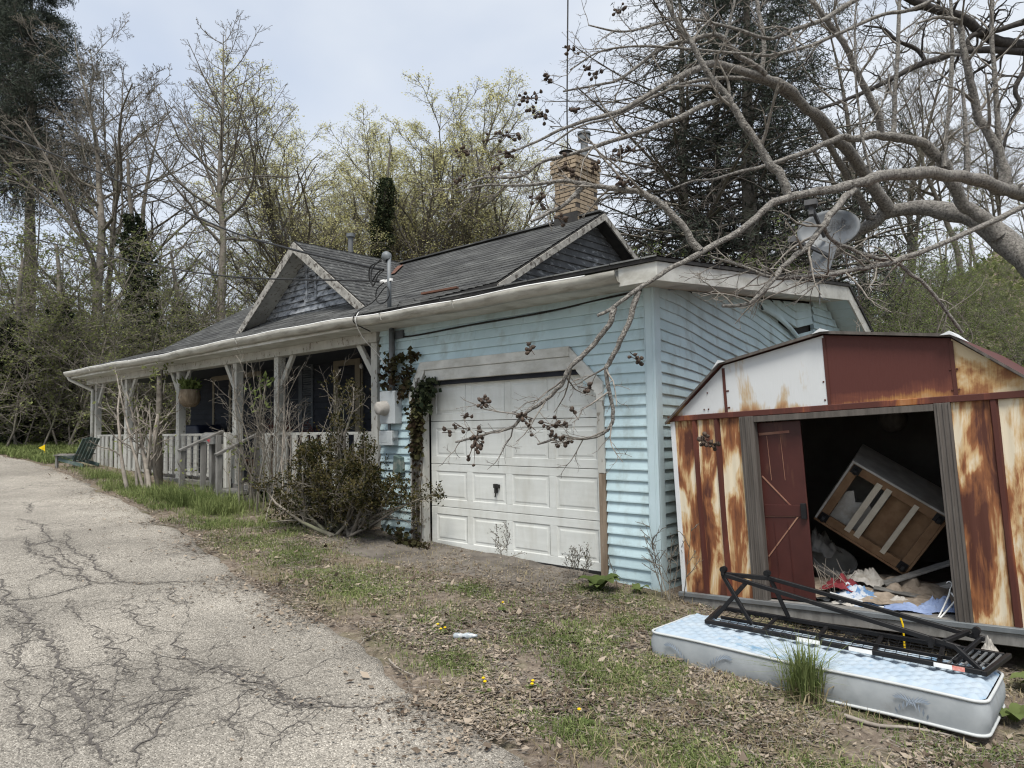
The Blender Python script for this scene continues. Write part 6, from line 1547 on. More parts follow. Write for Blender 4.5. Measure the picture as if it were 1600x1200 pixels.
PROTO = {}
NV = {'bare': 2, 'budding': 2, 'scrub': 2, 'scrub_green': 1, 'slender': 1, 'conifer': 1, 'conifer_high': 1, 'conifer_thin': 1}
for k, n in NV.items():
    PROTO[k] = [make_tree(k, 100 + 17 * i + len(k)) for i in range(n)]
def plant_tree(name, kind, i, x, y, ztop, label, cat, group, wide=1.0, rot=None):
    a, b, c, Hn = PROTO[kind][i % len(PROTO[kind])]
    zb = float(T(x, y)) - 0.05
    s = (ztop - zb) / Hn
    Mx = Matrix.Translation((x, y, zb)) @ Matrix.Rotation(random.uniform(0, 6.28) if rot is None else rot, 4, 'Z') @ Matrix.Diagonal((s * wide, s * wide, s, 1))
    t = obj(name, None, None, Mx); tag(t, label, cat, group)
    obj('trunk', a, t, Mx); obj('crown', b, t, Mx)
    if c is not None: obj('foliage', c, t, Mx)
    return t
NAME = {'conifer_high': 'evergreen_tree', 'conifer': 'evergreen_tree', 'conifer_thin': 'evergreen_tree', 'bare': 'bare_tree', 'slender': 'bare_tree', 'budding': 'budding_tree'}
GRP = {'evergreen_tree': 'evergreens behind the house', 'bare_tree': 'bare trees behind the house', 'budding_tree': 'budding trees behind the roof'}
for i, (kind, x, y, zt, lab) in enumerate(TREES):
    nm = NAME[kind]
    plant_tree(nm, kind, i, x, y, zt, lab, 'tree', GRP[nm], {'budding': 1.55, 'conifer_high': .95, 'conifer': 1.25, 'conifer_thin': 1.6, 'bare': 1.15}.get(kind, 1.0), rot=2.3 if kind == 'slender' else None)
for i, (kind, x, y, zt, lab, g) in enumerate(SCRUB):
    plant_tree('scrub_bush', kind, i, x, y, zt, lab, 'bush', g, 1.15)
for i, (x, y, z1, z0, lab) in enumerate(IVY):
    zb = float(T(x, y)); r = np.random.default_rng(300 + i)
    t = thing('ivy_clad_tree', lab, 'tree', (x, y, zb), 'ivy covered trunks')
    P = grow(np.array([[x, y, zb - .05]]), np.array([[0, 0, 1.]]), np.array([z1 - zb + 2.0]), 10, .2, .05, r)
    V, F = tubes(P, np.linspace(.17, .05, 10)[None], 7); obj('trunk', mesh_np('trunk', V, F, 'bark_wood', smooth=True), t)
    n = int(1400 * (z1 - z0)); n = min(max(n, 2600), 6500)
    tz = r.random(n); zz = z0 + (z1 - z0) * tz
    f = np.clip((zz - zb) / (P[0, -1, 2] - zb), 0, .999) * 9; k = f.astype(int); w = (f - k)[:, None]
    C = P[0, k] * (1 - w) + P[0, np.minimum(k + 1, 9)] * w
    an = r.random(n) * 6.28; rad = (.10 + 1.25 * fnoise(an * 1.6, zz * 1.4, i, 4) ** 1.4 * np.interp(tz, [0, .15, .75, 1], [.6, .9, 1.0, .35])) * np.sqrt(r.uniform(.3, 1, n))
    C[:, 0] += rad * np.cos(an); C[:, 1] += rad * np.sin(an); C[:, 2] = zz
    V, F = leaf_quads(C, r.uniform(.06, .14, n), r, aspect=.9, up=np.array((0, 0, -.5)))
    obj('ivy', mesh_np('ivy', V, F, 'ivy'), t)

# ---- far woods: one mass beyond the single trees
r = np.random.default_rng(900)
N = 150
px = r.uniform(-0.95, 0.95, N); D = r.uniform(44, 66, N)
fx, fy, gx_, gy_ = -0.667, 0.745, 0.745, 0.667
X = CAM.x + D * fx + px * D * gx_; Y = CAM.y + D * fy + px * D * gy_
P = grow(np.c_[X, Y, T(X, Y) - .1], np.c_[r.normal(0, .1, (N, 2)), np.ones(N)], r.uniform(7, 13, N), 7, .05, .08, r)
R = np.linspace(.16, .03, 7)[None] * r.uniform(.6, 1.2, (N, 1))
L = np.full(N, 10.)
B1, R1, L1 = spawn(P, R, L, 14, .1, 1, 50, .32, 5, .05, .15, .5, r, .02)
B2, R2, L2 = spawn(B1, R1, L1, 7, .15, 1, 48, .5, 2, .04, .2, .7, r, .014)
V, F = merge([tubes(P, R, 5), tubes(B1, R1, 3), tubes(B2, R2, 3)])
fw = obj('far_woods', mesh_np('far_woods', V, F, 'twig_wood')); tag(fw, 'grey mass of distant leafless woods behind the trees', 'woods', kind='stuff')
C = B2[:, 1:].reshape(-1, 3); C = C[r.random(len(C)) < .5]
V, F = leaf_quads(C + r.normal(0, .2, C.shape), r.uniform(.12, .3, len(C)), r)
obj('woods_leaves', mesh_np('woods_leaves', V, F, 'leaf_dull'), fw)['kind'] = 'stuff'

# ---- buildings glimpsed through the left woods
fb = thing('white_building', 'white house with grey roof glimpsed through the trees at far left', 'building', (-56, 6, 1.5))
MB().box(-62, -51, 3.0, 9.6, 1.0, 5.2).build('wall', 'plastic_white', fb)
MB().prism([(2.6, 5.2), (10.0, 5.2), (6.3, 8.2)], 0, -62.5, -50.5).build('roof', 'shingle', fb)
for y in (4.0, 7.0):
    w_ = MB().box(-50.99, -50.95, y, y + .9, 3.2, 4.5).build('window', 'white_paint', fb); MB().box(-50.94, -50.93, y + .1, y + .8, 3.3, 4.4).build('pane', 'glass_dark', w_)
bb = thing('brick_building', 'reddish brick house half hidden in the woods above the porch end', 'building', (-48, 13, 1.5))
MB().box(-52, -45, 10.8, 15.0, 1.0, 6.4).build('wall', 'rust_red', bb)
MB().prism([(10.5, 6.4), (15.3, 6.4), (12.9, 8.4)], 0, -52.3, -44.7).build('roof', 'shingle', bb)
w_ = MB().box(-44.99, -44.95, 11.6, 12.5, 4.2, 5.6).build('window', 'white_paint', bb); MB().box(-44.94, -44.93, 11.7, 12.4, 4.3, 5.5).build('pane', 'glass_dark', w_)

# ================================================================== the arching tree on the right, with its seed capsules
ft = thing('arching_tree', 'big arching bare tree with dark seed pods reaching over the garage from the right', 'tree', (3.3, 5.6, -.2))
r = np.random.default_rng(41)
tp = catmull([(3.35, 5.75, -.3), (3.25, 5.65, .7), (3.12, 5.54, 1.48), LIMBS[3][1][0]], 6)
V, F = tubes(tp[None], np.linspace(.34, .2, len(tp))[None], 14); obj('trunk', mesh_np('trunk', V, F, 'bark_limb', smooth=True), ft)
twP = []
def limb(name, pts, r0, r1, mat, parent, nodes=True):
    P = catmull(pts, 6); n = len(P)
    R = (r1 + (r0 - r1) * (1 - np.linspace(0, 1, n)) ** (1.35 if r0 > .06 else .95)) * (1 + .15 * (fnoise(np.arange(n) * .6, np.zeros(n), r0 * 99, 3) - .5) * 2)
    R = R * (.86 if r0 > .06 else 1.05)
    P = P + (np.stack([fnoise(np.arange(n) * .30, np.full(n, 7. * q), r0 * 50, 3) for q in range(3)], 1) - .5) * np.clip(R * 1.2, .01, .06)[:, None]
    parts = [tubes(P[None], R[None], 12 if r0 > .05 else 8)]
    if r0 > .025:                      # knots and broken stubs
        ns = max(3, int(np.linalg.norm(np.diff(P, axis=0), axis=1).sum() * 2.2)); kk = r.integers(2, n - 1, ns)
        d = norm(r.normal(size=(ns, 3))); ls = R[kk, None] * r.uniform(.25, 1.0, (ns, 1)); b = P[kk] + d * R[kk, None] * .75
        parts.append(tubes(np.stack([b, b + d * ls, b + d * (ls * 1.08)], 1), R[kk, None] * np.array([[.42, .30, .05]]) * r.uniform(.6, 1.1, (ns, 1)), 7))
    V, F = merge(parts)
    return obj(name, mesh_np(name, V, F, mat, smooth=True), parent), P, R
for name, pts, r0, r1 in LIMBS:
    o, P, R = limb(name, pts, r0, r1, 'bark_limb', ft)
    L = np.linalg.norm(np.diff(P, axis=0), axis=1).sum()
    if r0 < .06:
        nn = max(4, int(L * 5.0))
        B1, R1, L1 = spawn(P[None], R[None], np.array([L]), nn, .25, 1.0, 48, min(.30, .55 / L), 6, .03, .16, .5, r, .004, shape=.3)
        B2, R2, L2 = spawn(B1, R1, L1, 4, .2, 1.0, 45, .5, 5, .02, .2, .65, r, .003)
        B3, R3, L3 = spawn(B2, R2, L2, 2, .3, 1.0, 45, .6, 4, .02, .2, .7, r, .0022)
        V, F = merge([tubes(B1, R1, 5), tubes(B2, R2, 4), tubes(B3, R3, 3)])
        obj('twigs', mesh_np('twigs', V, F, 'bark_grey', smooth=True), o)['kind'] = 'stuff'
# pods
seg, prof = 7, [(0.0, -.5), (.30, -.36), (.42, -.05), (.33, .26), (.12, .5), (0.02, .62)]
pv = np.array([(a * math.cos(2 * math.pi * i / seg), a * math.sin(2 * math.pi * i / seg), h) for a, h in prof for i in range(seg)])
pf = np.array([(j * seg + i, j * seg + (i + 1) % seg, (j + 1) * seg + (i + 1) % seg, (j + 1) * seg + i) for j in range(len(prof) - 1) for i in range(seg)])
for (x, y, z, n) in CLUSTERS:
    c = np.array((x, y, z)); parts = []; sp_ = .019 * n ** .40
    ax = norm(r.normal(size=3) * (1, 1, .4))
    S = []
    for k in range(n):
        q = c + ax * r.normal(0, sp_ * 1.2) + r.normal(0, sp_ * .55, 3)
        rot = np.linalg.qr(r.normal(size=(3, 3)))[0]; s = r.uniform(.030, .046)
        parts.append((q + (pv * s) @ rot.T, pf)); S.append(np.linspace(c, q, 4) + r.normal(0, .004, (4, 3)))
    S.append(np.linspace(c - ax * sp_ * 2.4, c + ax * sp_ * 2.0, 4))
    parts.append(tubes(np.array(S), np.tile([.004, .0035, .003, .0025], (len(S), 1)), 4))
    V, F = merge(parts); obj('seed_cluster', mesh_np('seed_cluster', V, F, 'capsule', smooth=True), ft)
dt = thing('dark_limbed_tree', 'black limbed bare tree entering at the top right corner', 'tree', (4.6, 8.6, 0))
bx_ = DARK_LIMBS[0][1][0]
tp = catmull([(bx_[0] + 1.2, bx_[1] + .8, float(T(bx_[0] + 1.2, bx_[1] + .8)) - .2), (bx_[0] + 1.1, bx_[1] + .75, 2.5), (bx_[0] + .7, bx_[1] + .5, bx_[2] - .9), bx_], 6)
V, F = tubes(tp[None], np.linspace(.28, .12, len(tp))[None], 12); obj('trunk', mesh_np('trunk', V, F, 'bark_dark', smooth=True), dt)
for name, pts, r0, r1 in DARK_LIMBS:
    o, P, R = limb(name, pts, r0, r1, 'bark_dark', dt)
    B1, R1, L1 = spawn(P[None], R[None], np.array([4.0]), 9, .2, 1.0, 60, .22, 7, .04, .28, .45, r, .006)
    B2, R2, L2 = spawn(B1, R1, L1, 5, .15, 1.0, 50, .5, 5, .03, .25, .6, r, .004)
    V, F = merge([tubes(B1, R1, 5), tubes(B2, R2, 4)]); obj('twigs', mesh_np('twigs', V, F, 'bark_dark', smooth=True), o)['kind'] = 'stuff'
# ================================================================== garden plants
def branchy(name, label, cat, base, n, spread, hgt, mat, seed, leaves=None, lean=(0, 0), r0=.02, sub=(7, 5), wob=.08, up=.02, group=None, ang=38):
    r = np.random.default_rng(seed); b = np.array(base, float)
    t = thing(name, label, cat, tuple(b), group)
    P0 = b + np.c_[r.normal(0, spread, (n, 2)), np.full(n, -.03)]
    D = np.c_[r.normal(lean[0], .22, n), r.normal(lean[1], .16, n), np.ones(n)]
    L = r.uniform(.65, 1.05, n) * hgt
    P = grow(P0, D, L, 9, up, wob, r); R = np.linspace(1, .3, 9)[None] * r.uniform(.6, 1.15, (n, 1)) * r0
    V, F = tubes(P, R, 7); obj('stems', mesh_np('stems', V, F, mat, smooth=True), t)
    B1, R1, L1 = spawn(P, R, L, sub[0], .3, 1.0, ang, .38, 6, .04, .16, .5, r, .0045)
    B2, R2, L2 = spawn(B1, R1, L1, sub[1], .2, 1.0, 42, .45, 4, .03, .2, .6, r, .0032)
    V, F = merge([tubes(B1, R1, 4), tubes(B2, R2, 3)]); obj('twigs', mesh_np('twigs', V, F, mat), t)['kind'] = 'stuff'
    if leaves:
        C = B2[:, 1:].reshape(-1, 3); C = C[r.random(len(C)) < leaves[1]]
        if len(leaves) > 4:
            C = C[np.linalg.norm(C - np.array(leaves[4]), axis=1) < leaves[5]]
        if len(C):
            V, F = leaf_quads(C + r.normal(0, .02, C.shape), r.uniform(leaves[2], leaves[3], len(C)), r); obj('leaves', mesh_np('leaves', V, F, leaves[0]), t)
    return t
gz = lambda x, y: float(T(x, y))
branchy('sapling_clump', 'clump of pale leaning saplings in front of the porch rail', 'saplings', (-9.75, -.78, gz(-9.75, -.78)), 8, .17, 2.15, 'twig_pale', 11, ('leaf_dull', .12, .04, .09), (0.02, 0), .045, (8, 6), .09)
t = thing('cut_sapling', 'thick mossy cut sapling trunk standing among the pale saplings', 'tree stem', (-9.95, -.45, .5))
V, F = tubes(catmull([(-9.95, -.45, gz(-9.95, -.45) - .05), (-9.99, -.45, 1.2), (-9.96, -.46, 1.9), (-9.97, -.45, 2.62)], 5)[None], np.linspace(.065, .05, 16)[None], 9)
obj('stem', mesh_np('stem', V, F, 'bark_wood', smooth=True), t)
V, F = leaf_quads(np.array((-9.97, -.45, 2.55)) + rng.normal(0, .12, (60, 3)), rng.uniform(.05, .12, 60), rng); obj('leaves', mesh_np('leaves', V, F, 'leaf_dull'), t)
branchy('bare_shrub', 'bare grey twiggy shrub between porch steps and boxwood', 'shrub', (-6.35, -.42, gz(-6.35, -.42)), 13, .22, 2.25, 'twig_wood', 12, ('leaf_green', .5, .05, .11, (-6.55, -.35, 2.05), .30), (0, 0), .014, (7, 5), .07)
branchy('bare_shrub', 'thin bare upright stems in front of the second porch post', 'shrub', (-5.75, -.45, gz(-5.75, -.45)), 6, .12, 2.3, 'twig_pale', 13, None, (0.02, 0), .012, (5, 4), .05)
branchy('bare_shrub', 'low bare brambles at the foot of the porch steps', 'shrub', (-6.9, -.30, gz(-6.9, -.3)), 10, .22, 1.1, 'twig_wood', 14, ('leaf_dull', .2, .04, .08), (0, -.1), .010, (6, 4), .12)

# ---- boxwood with upright spires
r = np.random.default_rng(55)
bw = thing('boxwood_bush', 'sprawling brownish green boxwood bush with upright spire at the porch corner', 'bush', (-4.12, -.50, gz(-4.1, -.5)))
b0 = np.array((-4.28, -.50, gz(-4.2, -.5)))
n = 46
D = np.c_[r.normal(-.15, .95, n), r.normal(-.1, .40, n), np.abs(r.normal(.8, .2, n))]
L = r.uniform(.5, 1.3, n) * 1.12
P = grow(np.tile(b0, (n, 1)) + np.c_[r.normal(0, .16, (n, 2)), np.zeros(n)], D, L, 7, .08, .12, r)
for k, (dx, hh) in enumerate(((-.05, 1.95), (.33, 1.85), (.08, 1.6))):     # spires
    P[k] = b0 + np.linspace(0, 1, 7)[:, None] * np.array((dx, -.02, hh)) + r.normal(0, .02, (7, 3)); L[k] = hh
R = np.linspace(.026, .006, 7)[None] * r.uniform(.7, 1.3, (n, 1))
B1, R1, L1 = spawn(P, R, L, 12, .30, 1.0, 48, .32, 6, .06, .15, .5, r, .005)
B2, R2, L2 = spawn(B1, R1, L1, 6, .2, 1.0, 45, .5, 4, .05, .18, .6, r, .003)
V, F = tubes(P, R, 7); obj('stems', mesh_np('stems', V, F, 'bark_wood', smooth=True), bw)
V, F = merge([tubes(B1, R1, 4), tubes(B2, R2, 3)]); obj('twigs', mesh_np('twigs', V, F, 'twig_wood'), bw)
C = np.concatenate([B2[:, 1:].reshape(-1, 3), B1[:, 3:].reshape(-1, 3)])
C = np.repeat(C, 4, 0) + r.normal(0, .026, (len(C) * 4, 3))
C = C[r.random(len(C)) < np.interp(C[:, 2] - b0[2], [0, .3, .55, 2], [.10, .55, 1, 1]) * np.clip(fnoise(C[:, 0] * 5, C[:, 2] * 5, 3, 3) * 4 - 1.3, .04, 1)]
V, F = leaf_quads(C, r.uniform(.022, .045, len(C)), r, aspect=.6, up=np.array((0, 0, .4))); obj('foliage', mesh_np('foliage', V, F, 'boxwood'), bw)

# ---- ivy on the garage door jamb
iv = thing('ivy_vine', 'brown ivy vine climbing the left garage door jamb and conduit', 'vine', (-3.3, -.1, .05))
def ivy_patch(pts, n, sx, sz, mat, size=(.045, .085)):
    P = catmull(pts, 10); k = r.integers(0, len(P), n)
    C = P[k] + np.c_[r.normal(0, sx, n), -np.abs(r.normal(0, .035, n)), r.normal(0, sz, n)]
    V, F = leaf_quads(C, r.uniform(*size, n), r, aspect=.85, up=np.array((0, -.35, -.6)))
    obj('ivy_leaves', mesh_np('ivy_leaves', V, F, mat), iv)
ivy_patch([(-3.12, -.03, 2.02), (-3.10, -.05, 1.88), (-3.20, -.06, 1.70)], 330, .085, .05, 'ivy')
ivy_patch([(-3.22, -.06, 1.78), (-3.27, -.06, 1.5), (-3.28, -.06, 1.15)], 400, .055, .06, 'ivy_dry')
ivy_patch([(-3.28, -.06, 1.15), (-3.30, -.06, .7), (-3.28, -.06, .15)], 110, .03, .06, 'ivy_dry', (.03, .06))
ivy_patch([(-3.42, -.04, 2.24), (-3.50, -.04, 2.08), (-3.54, -.04, 1.92)], 130, .06, .05, 'ivy_dry')
ivy_patch([(-3.72, -.04, 2.36), (-3.5, -.03, 2.37), (-3.28, -.03, 2.40)], 90, .05, .025, 'ivy_dry')
ivy_patch([(-3.85, -.05, 2.42), (-3.88, -.05, 2.2), (-3.84, -.05, 2.0)], 80, .05, .06, 'ivy_dry')
ivy_patch([(-3.66, -.10, 2.32), (-3.67, -.10, 2.1)], 80, .025, .06, 'ivy_dry')
ivy_patch([(-3.5, -.2, .25), (-3.25, -.25, .12), (-3.0, -.22, .10)], 220, .10, .04, 'ivy_dry')
S = []
for k in range(12):
    x = -3.30 + r.normal(0, .05)
    S.append(catmull([(x, -.05, .02), (x + r.normal(0, .03), -.055, .6), (x + r.normal(0, .03), -.055, 1.2), (x + r.normal(0, .05), -.055, 1.8), (x + r.normal(.05, .08), -.05, 2.1)], 4))
S = np.array(S); V, F = tubes(S, np.tile(np.linspace(.009, .003, S.shape[1]), (len(S), 1)), 5); obj('vine_stems', mesh_np('vine_stems', V, F, 'twig_wood', smooth=True), iv)

# ---- stalks, burdock, tuft, dandelions, sticks
branchy('dry_weed', 'dry branching weed stalk standing before the middle of the garage door', 'weed', (-1.55, -.40, gz(-1.55, -.4)), 2, .015, .46, 'twig_wood', 21, ('ivy_dry', .6, .012, .022), (0, 0), .004, (8, 4), .05)
branchy('dry_weed', 'dry brown weed stalk at the lower right corner of the garage door', 'weed', (-.80, -.16, gz(-.8, -.16)), 5, .05, .40, 'twig_wood', 22, ('ivy_dry', .5, .012, .022), (0, 0), .004, (7, 4), .06)
branchy('dry_weed', 'thin dry weed stalk in front of the blue corner siding', 'weed', (-.36, -.16, gz(-.36, -.16)), 1, .01, .34, 'twig_wood', 23, None, (0, 0), .004, (5, 3), .05)
branchy('dry_weed', 'dry stems between the blue wall and the shed', 'weed', (.17, -.16, gz(.17, -.16)), 9, .06, .75, 'twig_wood', 24, None, (0, 0), .005, (4, 3), .05)
branchy('shed_vine', 'thin bare weed growing up behind the shed roof edge', 'weed', (.75, 2.7, gz(.75, 2.7)), 4, .08, 3.1, 'twig_pale', 25, None, (.03, -.05), .012, (7, 4), .05)

def blades(C, h, r, w=.006, lean=.5, curl=.35):
    """curved grass blades; C (n,3) feet, h (n,) heights"""
    n = len(C); a = r.random(n) * 6.28; d = np.stack([np.cos(a), np.sin(a), np.zeros(n)], 1); s = np.stack([-np.sin(a), np.cos(a), np.zeros(n)], 1)
    le = (np.abs(r.normal(0, lean, n)) * h)[:, None]; hh = h[:, None] * np.array([0, 0, 1.]); W = (w * r.uniform(.6, 1.4, n))[:, None] * s
    m = C + d * le * .35 + hh * .58; tip = C + d * le * (1 + curl) + hh * (1 - .25 * np.clip(le / (h[:, None] + 1e-6), 0, 2))
    V = np.stack([C - W, C + W, m - W * .8, m + W * .8, tip], 1); k = np.arange(n)[:, None] * 5
    return V.reshape(-1, 3), [k + np.array([[0, 1, 3, 2]]), k + np.array([[2, 3, 4]])]
tf = thing('grass_tuft', 'tall green grass tuft growing at the front edge of the mattress', 'grass tuft', (1.80, -1.50, gz(1.8, -1.5)))
n = 420; C = np.array((1.80, -1.52, gz(1.8, -1.52))) + np.c_[r.normal(0, .035, (n, 2)), np.zeros(n)]
V, F = blades(C, r.uniform(.14, .40, n), r, .0035, .42); obj('blades', mesh_np('blades', V, F, 'grass_green'), tf)
n = 140; V, F = blades(np.array((1.80, -1.53, gz(1.8, -1.52))) + np.c_[r.normal(0, .05, (n, 2)), np.zeros(n)], r.uniform(.06, .16, n), r, .004, .9); obj('dry_blades', mesh_np('dry_blades', V, F, 'grass_dry'), tf)

def broad_plant(name, label, x, y, n, size, mat='grass_green', cat='plant', tilt=.55):
    t = thing(name, label, cat, (x, y, gz(x, y)))
    for k in range(n):
        a = 2.4 * k + r.normal(0, .3); L = size * r.uniform(.6, 1.1); w = L * .36; u = np.linspace(0, 1, 6); V = []
        for q in u:
            rad = L * q; zz = L * (tilt * math.sin(q * 2.2) + .05); ww = w * math.sin(math.pi * min(q * .92 + .08, 1)) ** .7
            px_, py_ = x + rad * math.cos(a), y + rad * math.sin(a); sx_, sy_ = -math.sin(a) * ww, math.cos(a) * ww
            V += [(px_ - sx_, py_ - sy_, gz(x, y) + zz + ww * .25), (px_, py_, gz(x, y) + zz), (px_ + sx_, py_ + sy_, gz(x, y) + zz + ww * .25)]
        ii = np.arange(18).reshape(6, 3)
        obj('leaf', mesh_np('leaf', np.array(V), np.stack([ii[:-1, :-1], ii[1:, :-1], ii[1:, 1:], ii[:-1, 1:]], -1).reshape(-1, 4), mat, smooth=True), t)
    return t
broad_plant('burdock', 'broad leaved green burdock at the foot of the right door jamb', -.42, -.38, 9, .20)
broad_plant('burdock', 'broad leaved weed at the bottom of the blue corner siding', -.12, -.20, 6, .11)
broad_plant('burdock', 'round leaved weed beside the right end of the mattress', 2.72, -.95, 6, .13)
broad_plant('burdock', 'low green leafy weed under the shed right corner', 2.78, -.35, 8, .15)
for k, (x, y, lab, nf) in enumerate(((-.51, -2.21, 'yellow dandelion pair left of the crushed bottle', 3), (-.59, -1.48, 'single yellow dandelion nearest the garage door', 1), (.39, -2.72, 'yellow dandelion close to the road edge', 2), (.58, -2.47, 'yellow dandelion right of the roadside one', 2), (1.05, -2.60, 'small yellow dandelion nearest the camera', 1))):
    t = broad_plant('dandelion', lab, x, y, 9, .06, cat='flower', tilt=.25)
    for j in range(nf):
        cx_, cy_, h = x + r.normal(0, .03), y + r.normal(0, .03), r.uniform(.04, .075); z_ = gz(x, y)
        MB().tube([(cx_, cy_, z_), (cx_, cy_, z_ + h)], .0018, 5).build('stalk', 'grass_green', t)
        MB().lathe([(0, .006), (.007, .007), (.011, .003), (.009, -.002), (.002, -.004)], 10, (cx_, cy_, z_ + h)).build('flower_head', 'petal', t)
def stick(x0, y0, x1, y1, rad, lab, mat='twig_pale'):
    pts = [(x0 + (x1 - x0) * q + r.normal(0, .012), y0 + (y1 - y0) * q + r.normal(0, .012)) for q in np.linspace(0, 1, 5)]
    P = catmull([(a, b, max(gz(a, b), float(road_z(np.array(a), np.array(b))) if b < float(edge_y(a)) else -9) + rad + .006) for a, b in pts], 4)
    V, F = tubes(P[None], np.linspace(rad, rad * .4, len(P))[None], 6)
    tag(obj('stick', mesh_np('stick', V, F, mat, smooth=True)), lab, 'stick')
stick(-.40, -2.80, -.05, -2.86, .007, 'pale curved stick at the road edge')
stick(-1.55, -1.25, -1.12, -1.22, .010, 'dark broken stick lying before the garage door', 'bark_grey')
stick(-2.6, -1.55, -2.0, -1.52, .006, 'thin pale stick left of the dark one')
stick(2.05, -1.62, 2.62, -1.38, .012, 'pale stick lying in front of the mattress right end')
stick(1.30, -.45, 1.55, -.28, .010, 'pale stick leaning by the shed sill behind the mattress')
stick(-3.3, -2.30, -3.0, -2.42, .006, 'short pale twig on the asphalt edge')
stick(-.85, -2.55, -.70, -2.78, .006, 'short pale twig left of the curved stick')

# ================================================================== ground cover (nobody could count it)
def scatter(n, x0, x1, y0, y1, dens, r, near=True):
    out = []
    tot = 0
    while tot < n:
        m = n * 3
        x = r.uniform(x0, x1, m); y = r.uniform(y0, y1, m)
        d2 = (x - CAM.x) ** 2 + (y - CAM.y) ** 2
        w = dens(x, y) * (np.clip(16.0 / d2, 0.0, 1) ** .62 if near else 1)
        k = r.random(m) < w
        out.append(np.stack([x[k], y[k]], 1)); tot += k.sum()
        if len(out) > 60: break
    P = np.concatenate(out)[:n]
    return P
r = np.random.default_rng(77)
def blocked(x, y):
    ins = (y > -.02) & (x > -15.1) & (x < 3.0)
    steps = (x > -8.1) & (x < -7.05) & (y > -.7)
    mat_ = (x > .72) & (x < 2.68) & (y > -1.42) & (y < -.80)
    return ins | steps | mat_
def d_leaf(x, y):
    e = y - edge_y(x)
    a = np.where(e > 0, .45 + .55 * np.exp(-e / .55), .70 * np.exp(e / .22))
    a = a * np.clip(fnoise(x * 1.8, y * 1.8, 31, 4) * 4.6 - 1.65, .06, 1)
    a = np.where((x > -.5) & (e > 0), a * 1.4, a)
    return np.where(blocked(x, y), 0, np.clip(a, 0, 1))
P = scatter(60000, -18, 4.2, -4.2, .2, d_leaf, r)
z = np.where(P[:, 1] > edge_y(P[:, 0]), T(P[:, 0], P[:, 1]), road_z(P[:, 0], P[:, 1])) + r.uniform(.004, .022, len(P))
V, F = leaf_quads(np.c_[P, z], r.uniform(.008, .036, len(P)) * np.where(r.random(len(P)) < .05, 2.2, 1), r, flat=.85, aspect=.62)
tag(obj('leaf_litter', mesh_np('leaf_litter', V, F, 'litter')), 'brown dead leaves strewn over the yard and road edge', 'leaf litter', kind='stuff')
# fine straw and twig bits
P = scatter(17000, -14, 4.2, -4.0, .1, d_leaf, r)
z = np.where(P[:, 1] > edge_y(P[:, 0]), T(P[:, 0], P[:, 1]), road_z(P[:, 0], P[:, 1])) + r.uniform(.006, .02, len(P))
a = r.random(len(P)) * 6.28; L = r.uniform(.03, .13, len(P)); d = np.stack([np.cos(a) * L, np.sin(a) * L, r.normal(0, .006, len(P))], 1)
c = np.c_[P, z]; S = np.stack([c, c + d], 1)
V, F = tubes(S, np.tile([.0018, .001], (len(S), 1)), 3)
tag(obj('straw_litter', mesh_np('straw_litter', V, F, 'twig_pale')), 'dry straw and twig bits over the yard', 'straw', kind='stuff')

PATCH = [(-7.6, -1.05, 1.5, .45), (-9.3, -1.05, 1.2, .30), (-6.0, -1.15, 1.2, .35), (-4.8, -1.25, 1.0, .40), (-3.6, -1.6, .9, .40), (-11.5, -.7, 1.6, .35), (-5.2, -1.5, 1.2, .30), (-2.6, -1.75, .7, .35), (-9.0, -1.35, 1.6, .22), (-1.25, -1.20, .30, .16), (-.55, -1.95, .35, .22), (.1, -1.7, .5, .25), (.45, -1.35, .45, .25),
         (.95, -2.0, .45, .22), (1.35, -2.35, .35, .18), (1.75, -2.5, .35, .2), (-2.0, -1.9, .5, .28), (-.2, -.45, .45, .14), (2.3, -2.3, .4, .2), (.35, -.9, .3, .2), (1.2, -1.62, .5, .1), (-.1, -2.45, .3, .15), (2.75, -1.6, .25, .2), (1.0, -2.75, .25, .12)]
def d_grass(x, y):
    e = y - edge_y(x); a = np.zeros_like(x)
    for cx_, cy_, sx_, sy_ in PATCH:
        a = np.maximum(a, np.exp(-((x - cx_) / sx_) ** 2 - ((y - cy_) / sy_) ** 2))
    n_ = fnoise(x * 3.1, y * 3.1, 51, 4)
    a = a * np.clip(n_ * 4.2 - 1.25, 0, 1.2) + .10 * np.clip(fnoise(x * 2.6, y * 2.6, 61, 3) * 6 - 3.1, 0, 1)
    return np.where(blocked(x, y) | (e < .08), 0, np.clip(a, 0, 1))
P = scatter(54000, -15.5, 3.6, -3.2, .1, d_grass, r)
far_ = np.clip((-4.0 - P[:, 0]) / 3.0, 0, 1)
h = r.uniform(.012, .048, len(P)) * (1 + 1.8 * far_) * (1 + 1.6 * ((np.abs(P[:, 0] + 7.4) < 1.2) & (P[:, 1] > -1.25)))
V, F = blades(np.c_[P, T(P[:, 0], P[:, 1])], h, r, .0028 + .0016 * far_.mean(), .7)
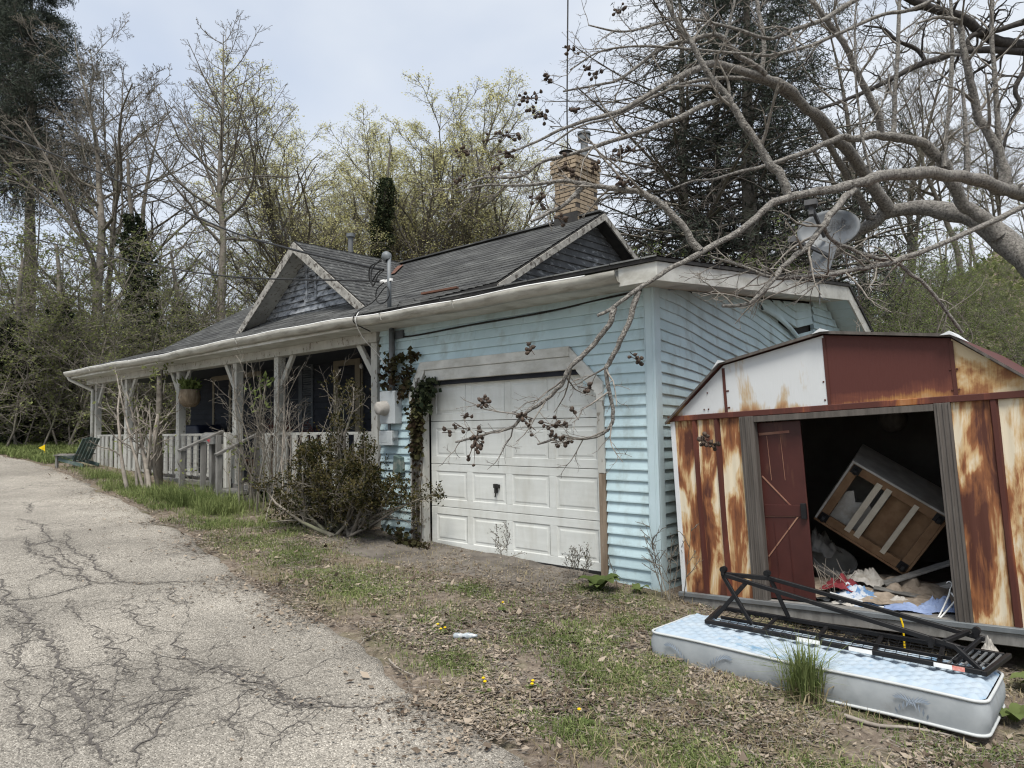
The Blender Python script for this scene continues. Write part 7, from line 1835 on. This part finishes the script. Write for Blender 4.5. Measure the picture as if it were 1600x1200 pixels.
tag(obj('grass', mesh_np('grass', V, F, 'grass_green')), 'patchy short green grass between the road and the house', 'grass', kind='stuff')
n = 2600; P = np.c_[r.normal(-7.5, .55, n), r.uniform(-1.15, -.45, n)]; P = P[~blocked(P[:, 0], P[:, 1])]
V, F = blades(np.c_[P, T(P[:, 0], P[:, 1])], r.uniform(.08, .25, len(P)), r, .005, .6)
tag(obj('tall_grass', mesh_np('tall_grass', V, F, 'grass_green')), 'tall lush grass at the foot of the porch steps', 'grass', kind='stuff')
def d_dry(x, y):
    e = y - edge_y(x)
    a = np.clip(fnoise(x * 2.2, y * 2.2, 71, 4) * 2.8 - .9, 0, 1) * np.where(e > .05, 1, 0)
    return np.where(blocked(x, y), 0, a * .8)
P = scatter(15000, -14, 3.8, -3.2, .1, d_dry, r)
V, F = blades(np.c_[P, T(P[:, 0], P[:, 1])], r.uniform(.015, .07, len(P)), r, .0026, 1.3)
tag(obj('dry_grass', mesh_np('dry_grass', V, F, 'grass_dry')), 'thin dead straw coloured grass in the yard', 'grass', kind='stuff')
def d_lawn(x, y): return np.where((y > edge_y(x) + .05) & ~((x > -17.6) & (x < -15.2) & (y > -.25) & (y < .7)), .9, 0.0)
P = scatter(38000, -26, -15.2, -1.6, 4.0, d_lawn, r, near=False)
V, F = blades(np.c_[P, T(P[:, 0], P[:, 1])], r.uniform(.06, .16, len(P)), r, .012, .8)
tag(obj('lawn', mesh_np('lawn', V, F, 'grass_green')), 'bright green grass bank beyond the porch at far left', 'grass', kind='stuff')
def d_back(x, y): return np.where((y > 6.2) | (x < -17), np.where((x > -9) & (y > 7), 1.0, .25), 0.0)
P = scatter(48000, -30, 12, 1.0, 30.0, d_back, r, near=False)
V, F = leaf_quads(np.c_[P, T(P[:, 0], P[:, 1]) + r.uniform(.02, .6, len(P)) ** 2], r.uniform(.10, .28, len(P)), r, flat=.3)
tag(obj('ground_cover', mesh_np('ground_cover', V, F, 'leaf_dull')), 'low dull green ground cover under the woods', 'ground cover', kind='stuff')
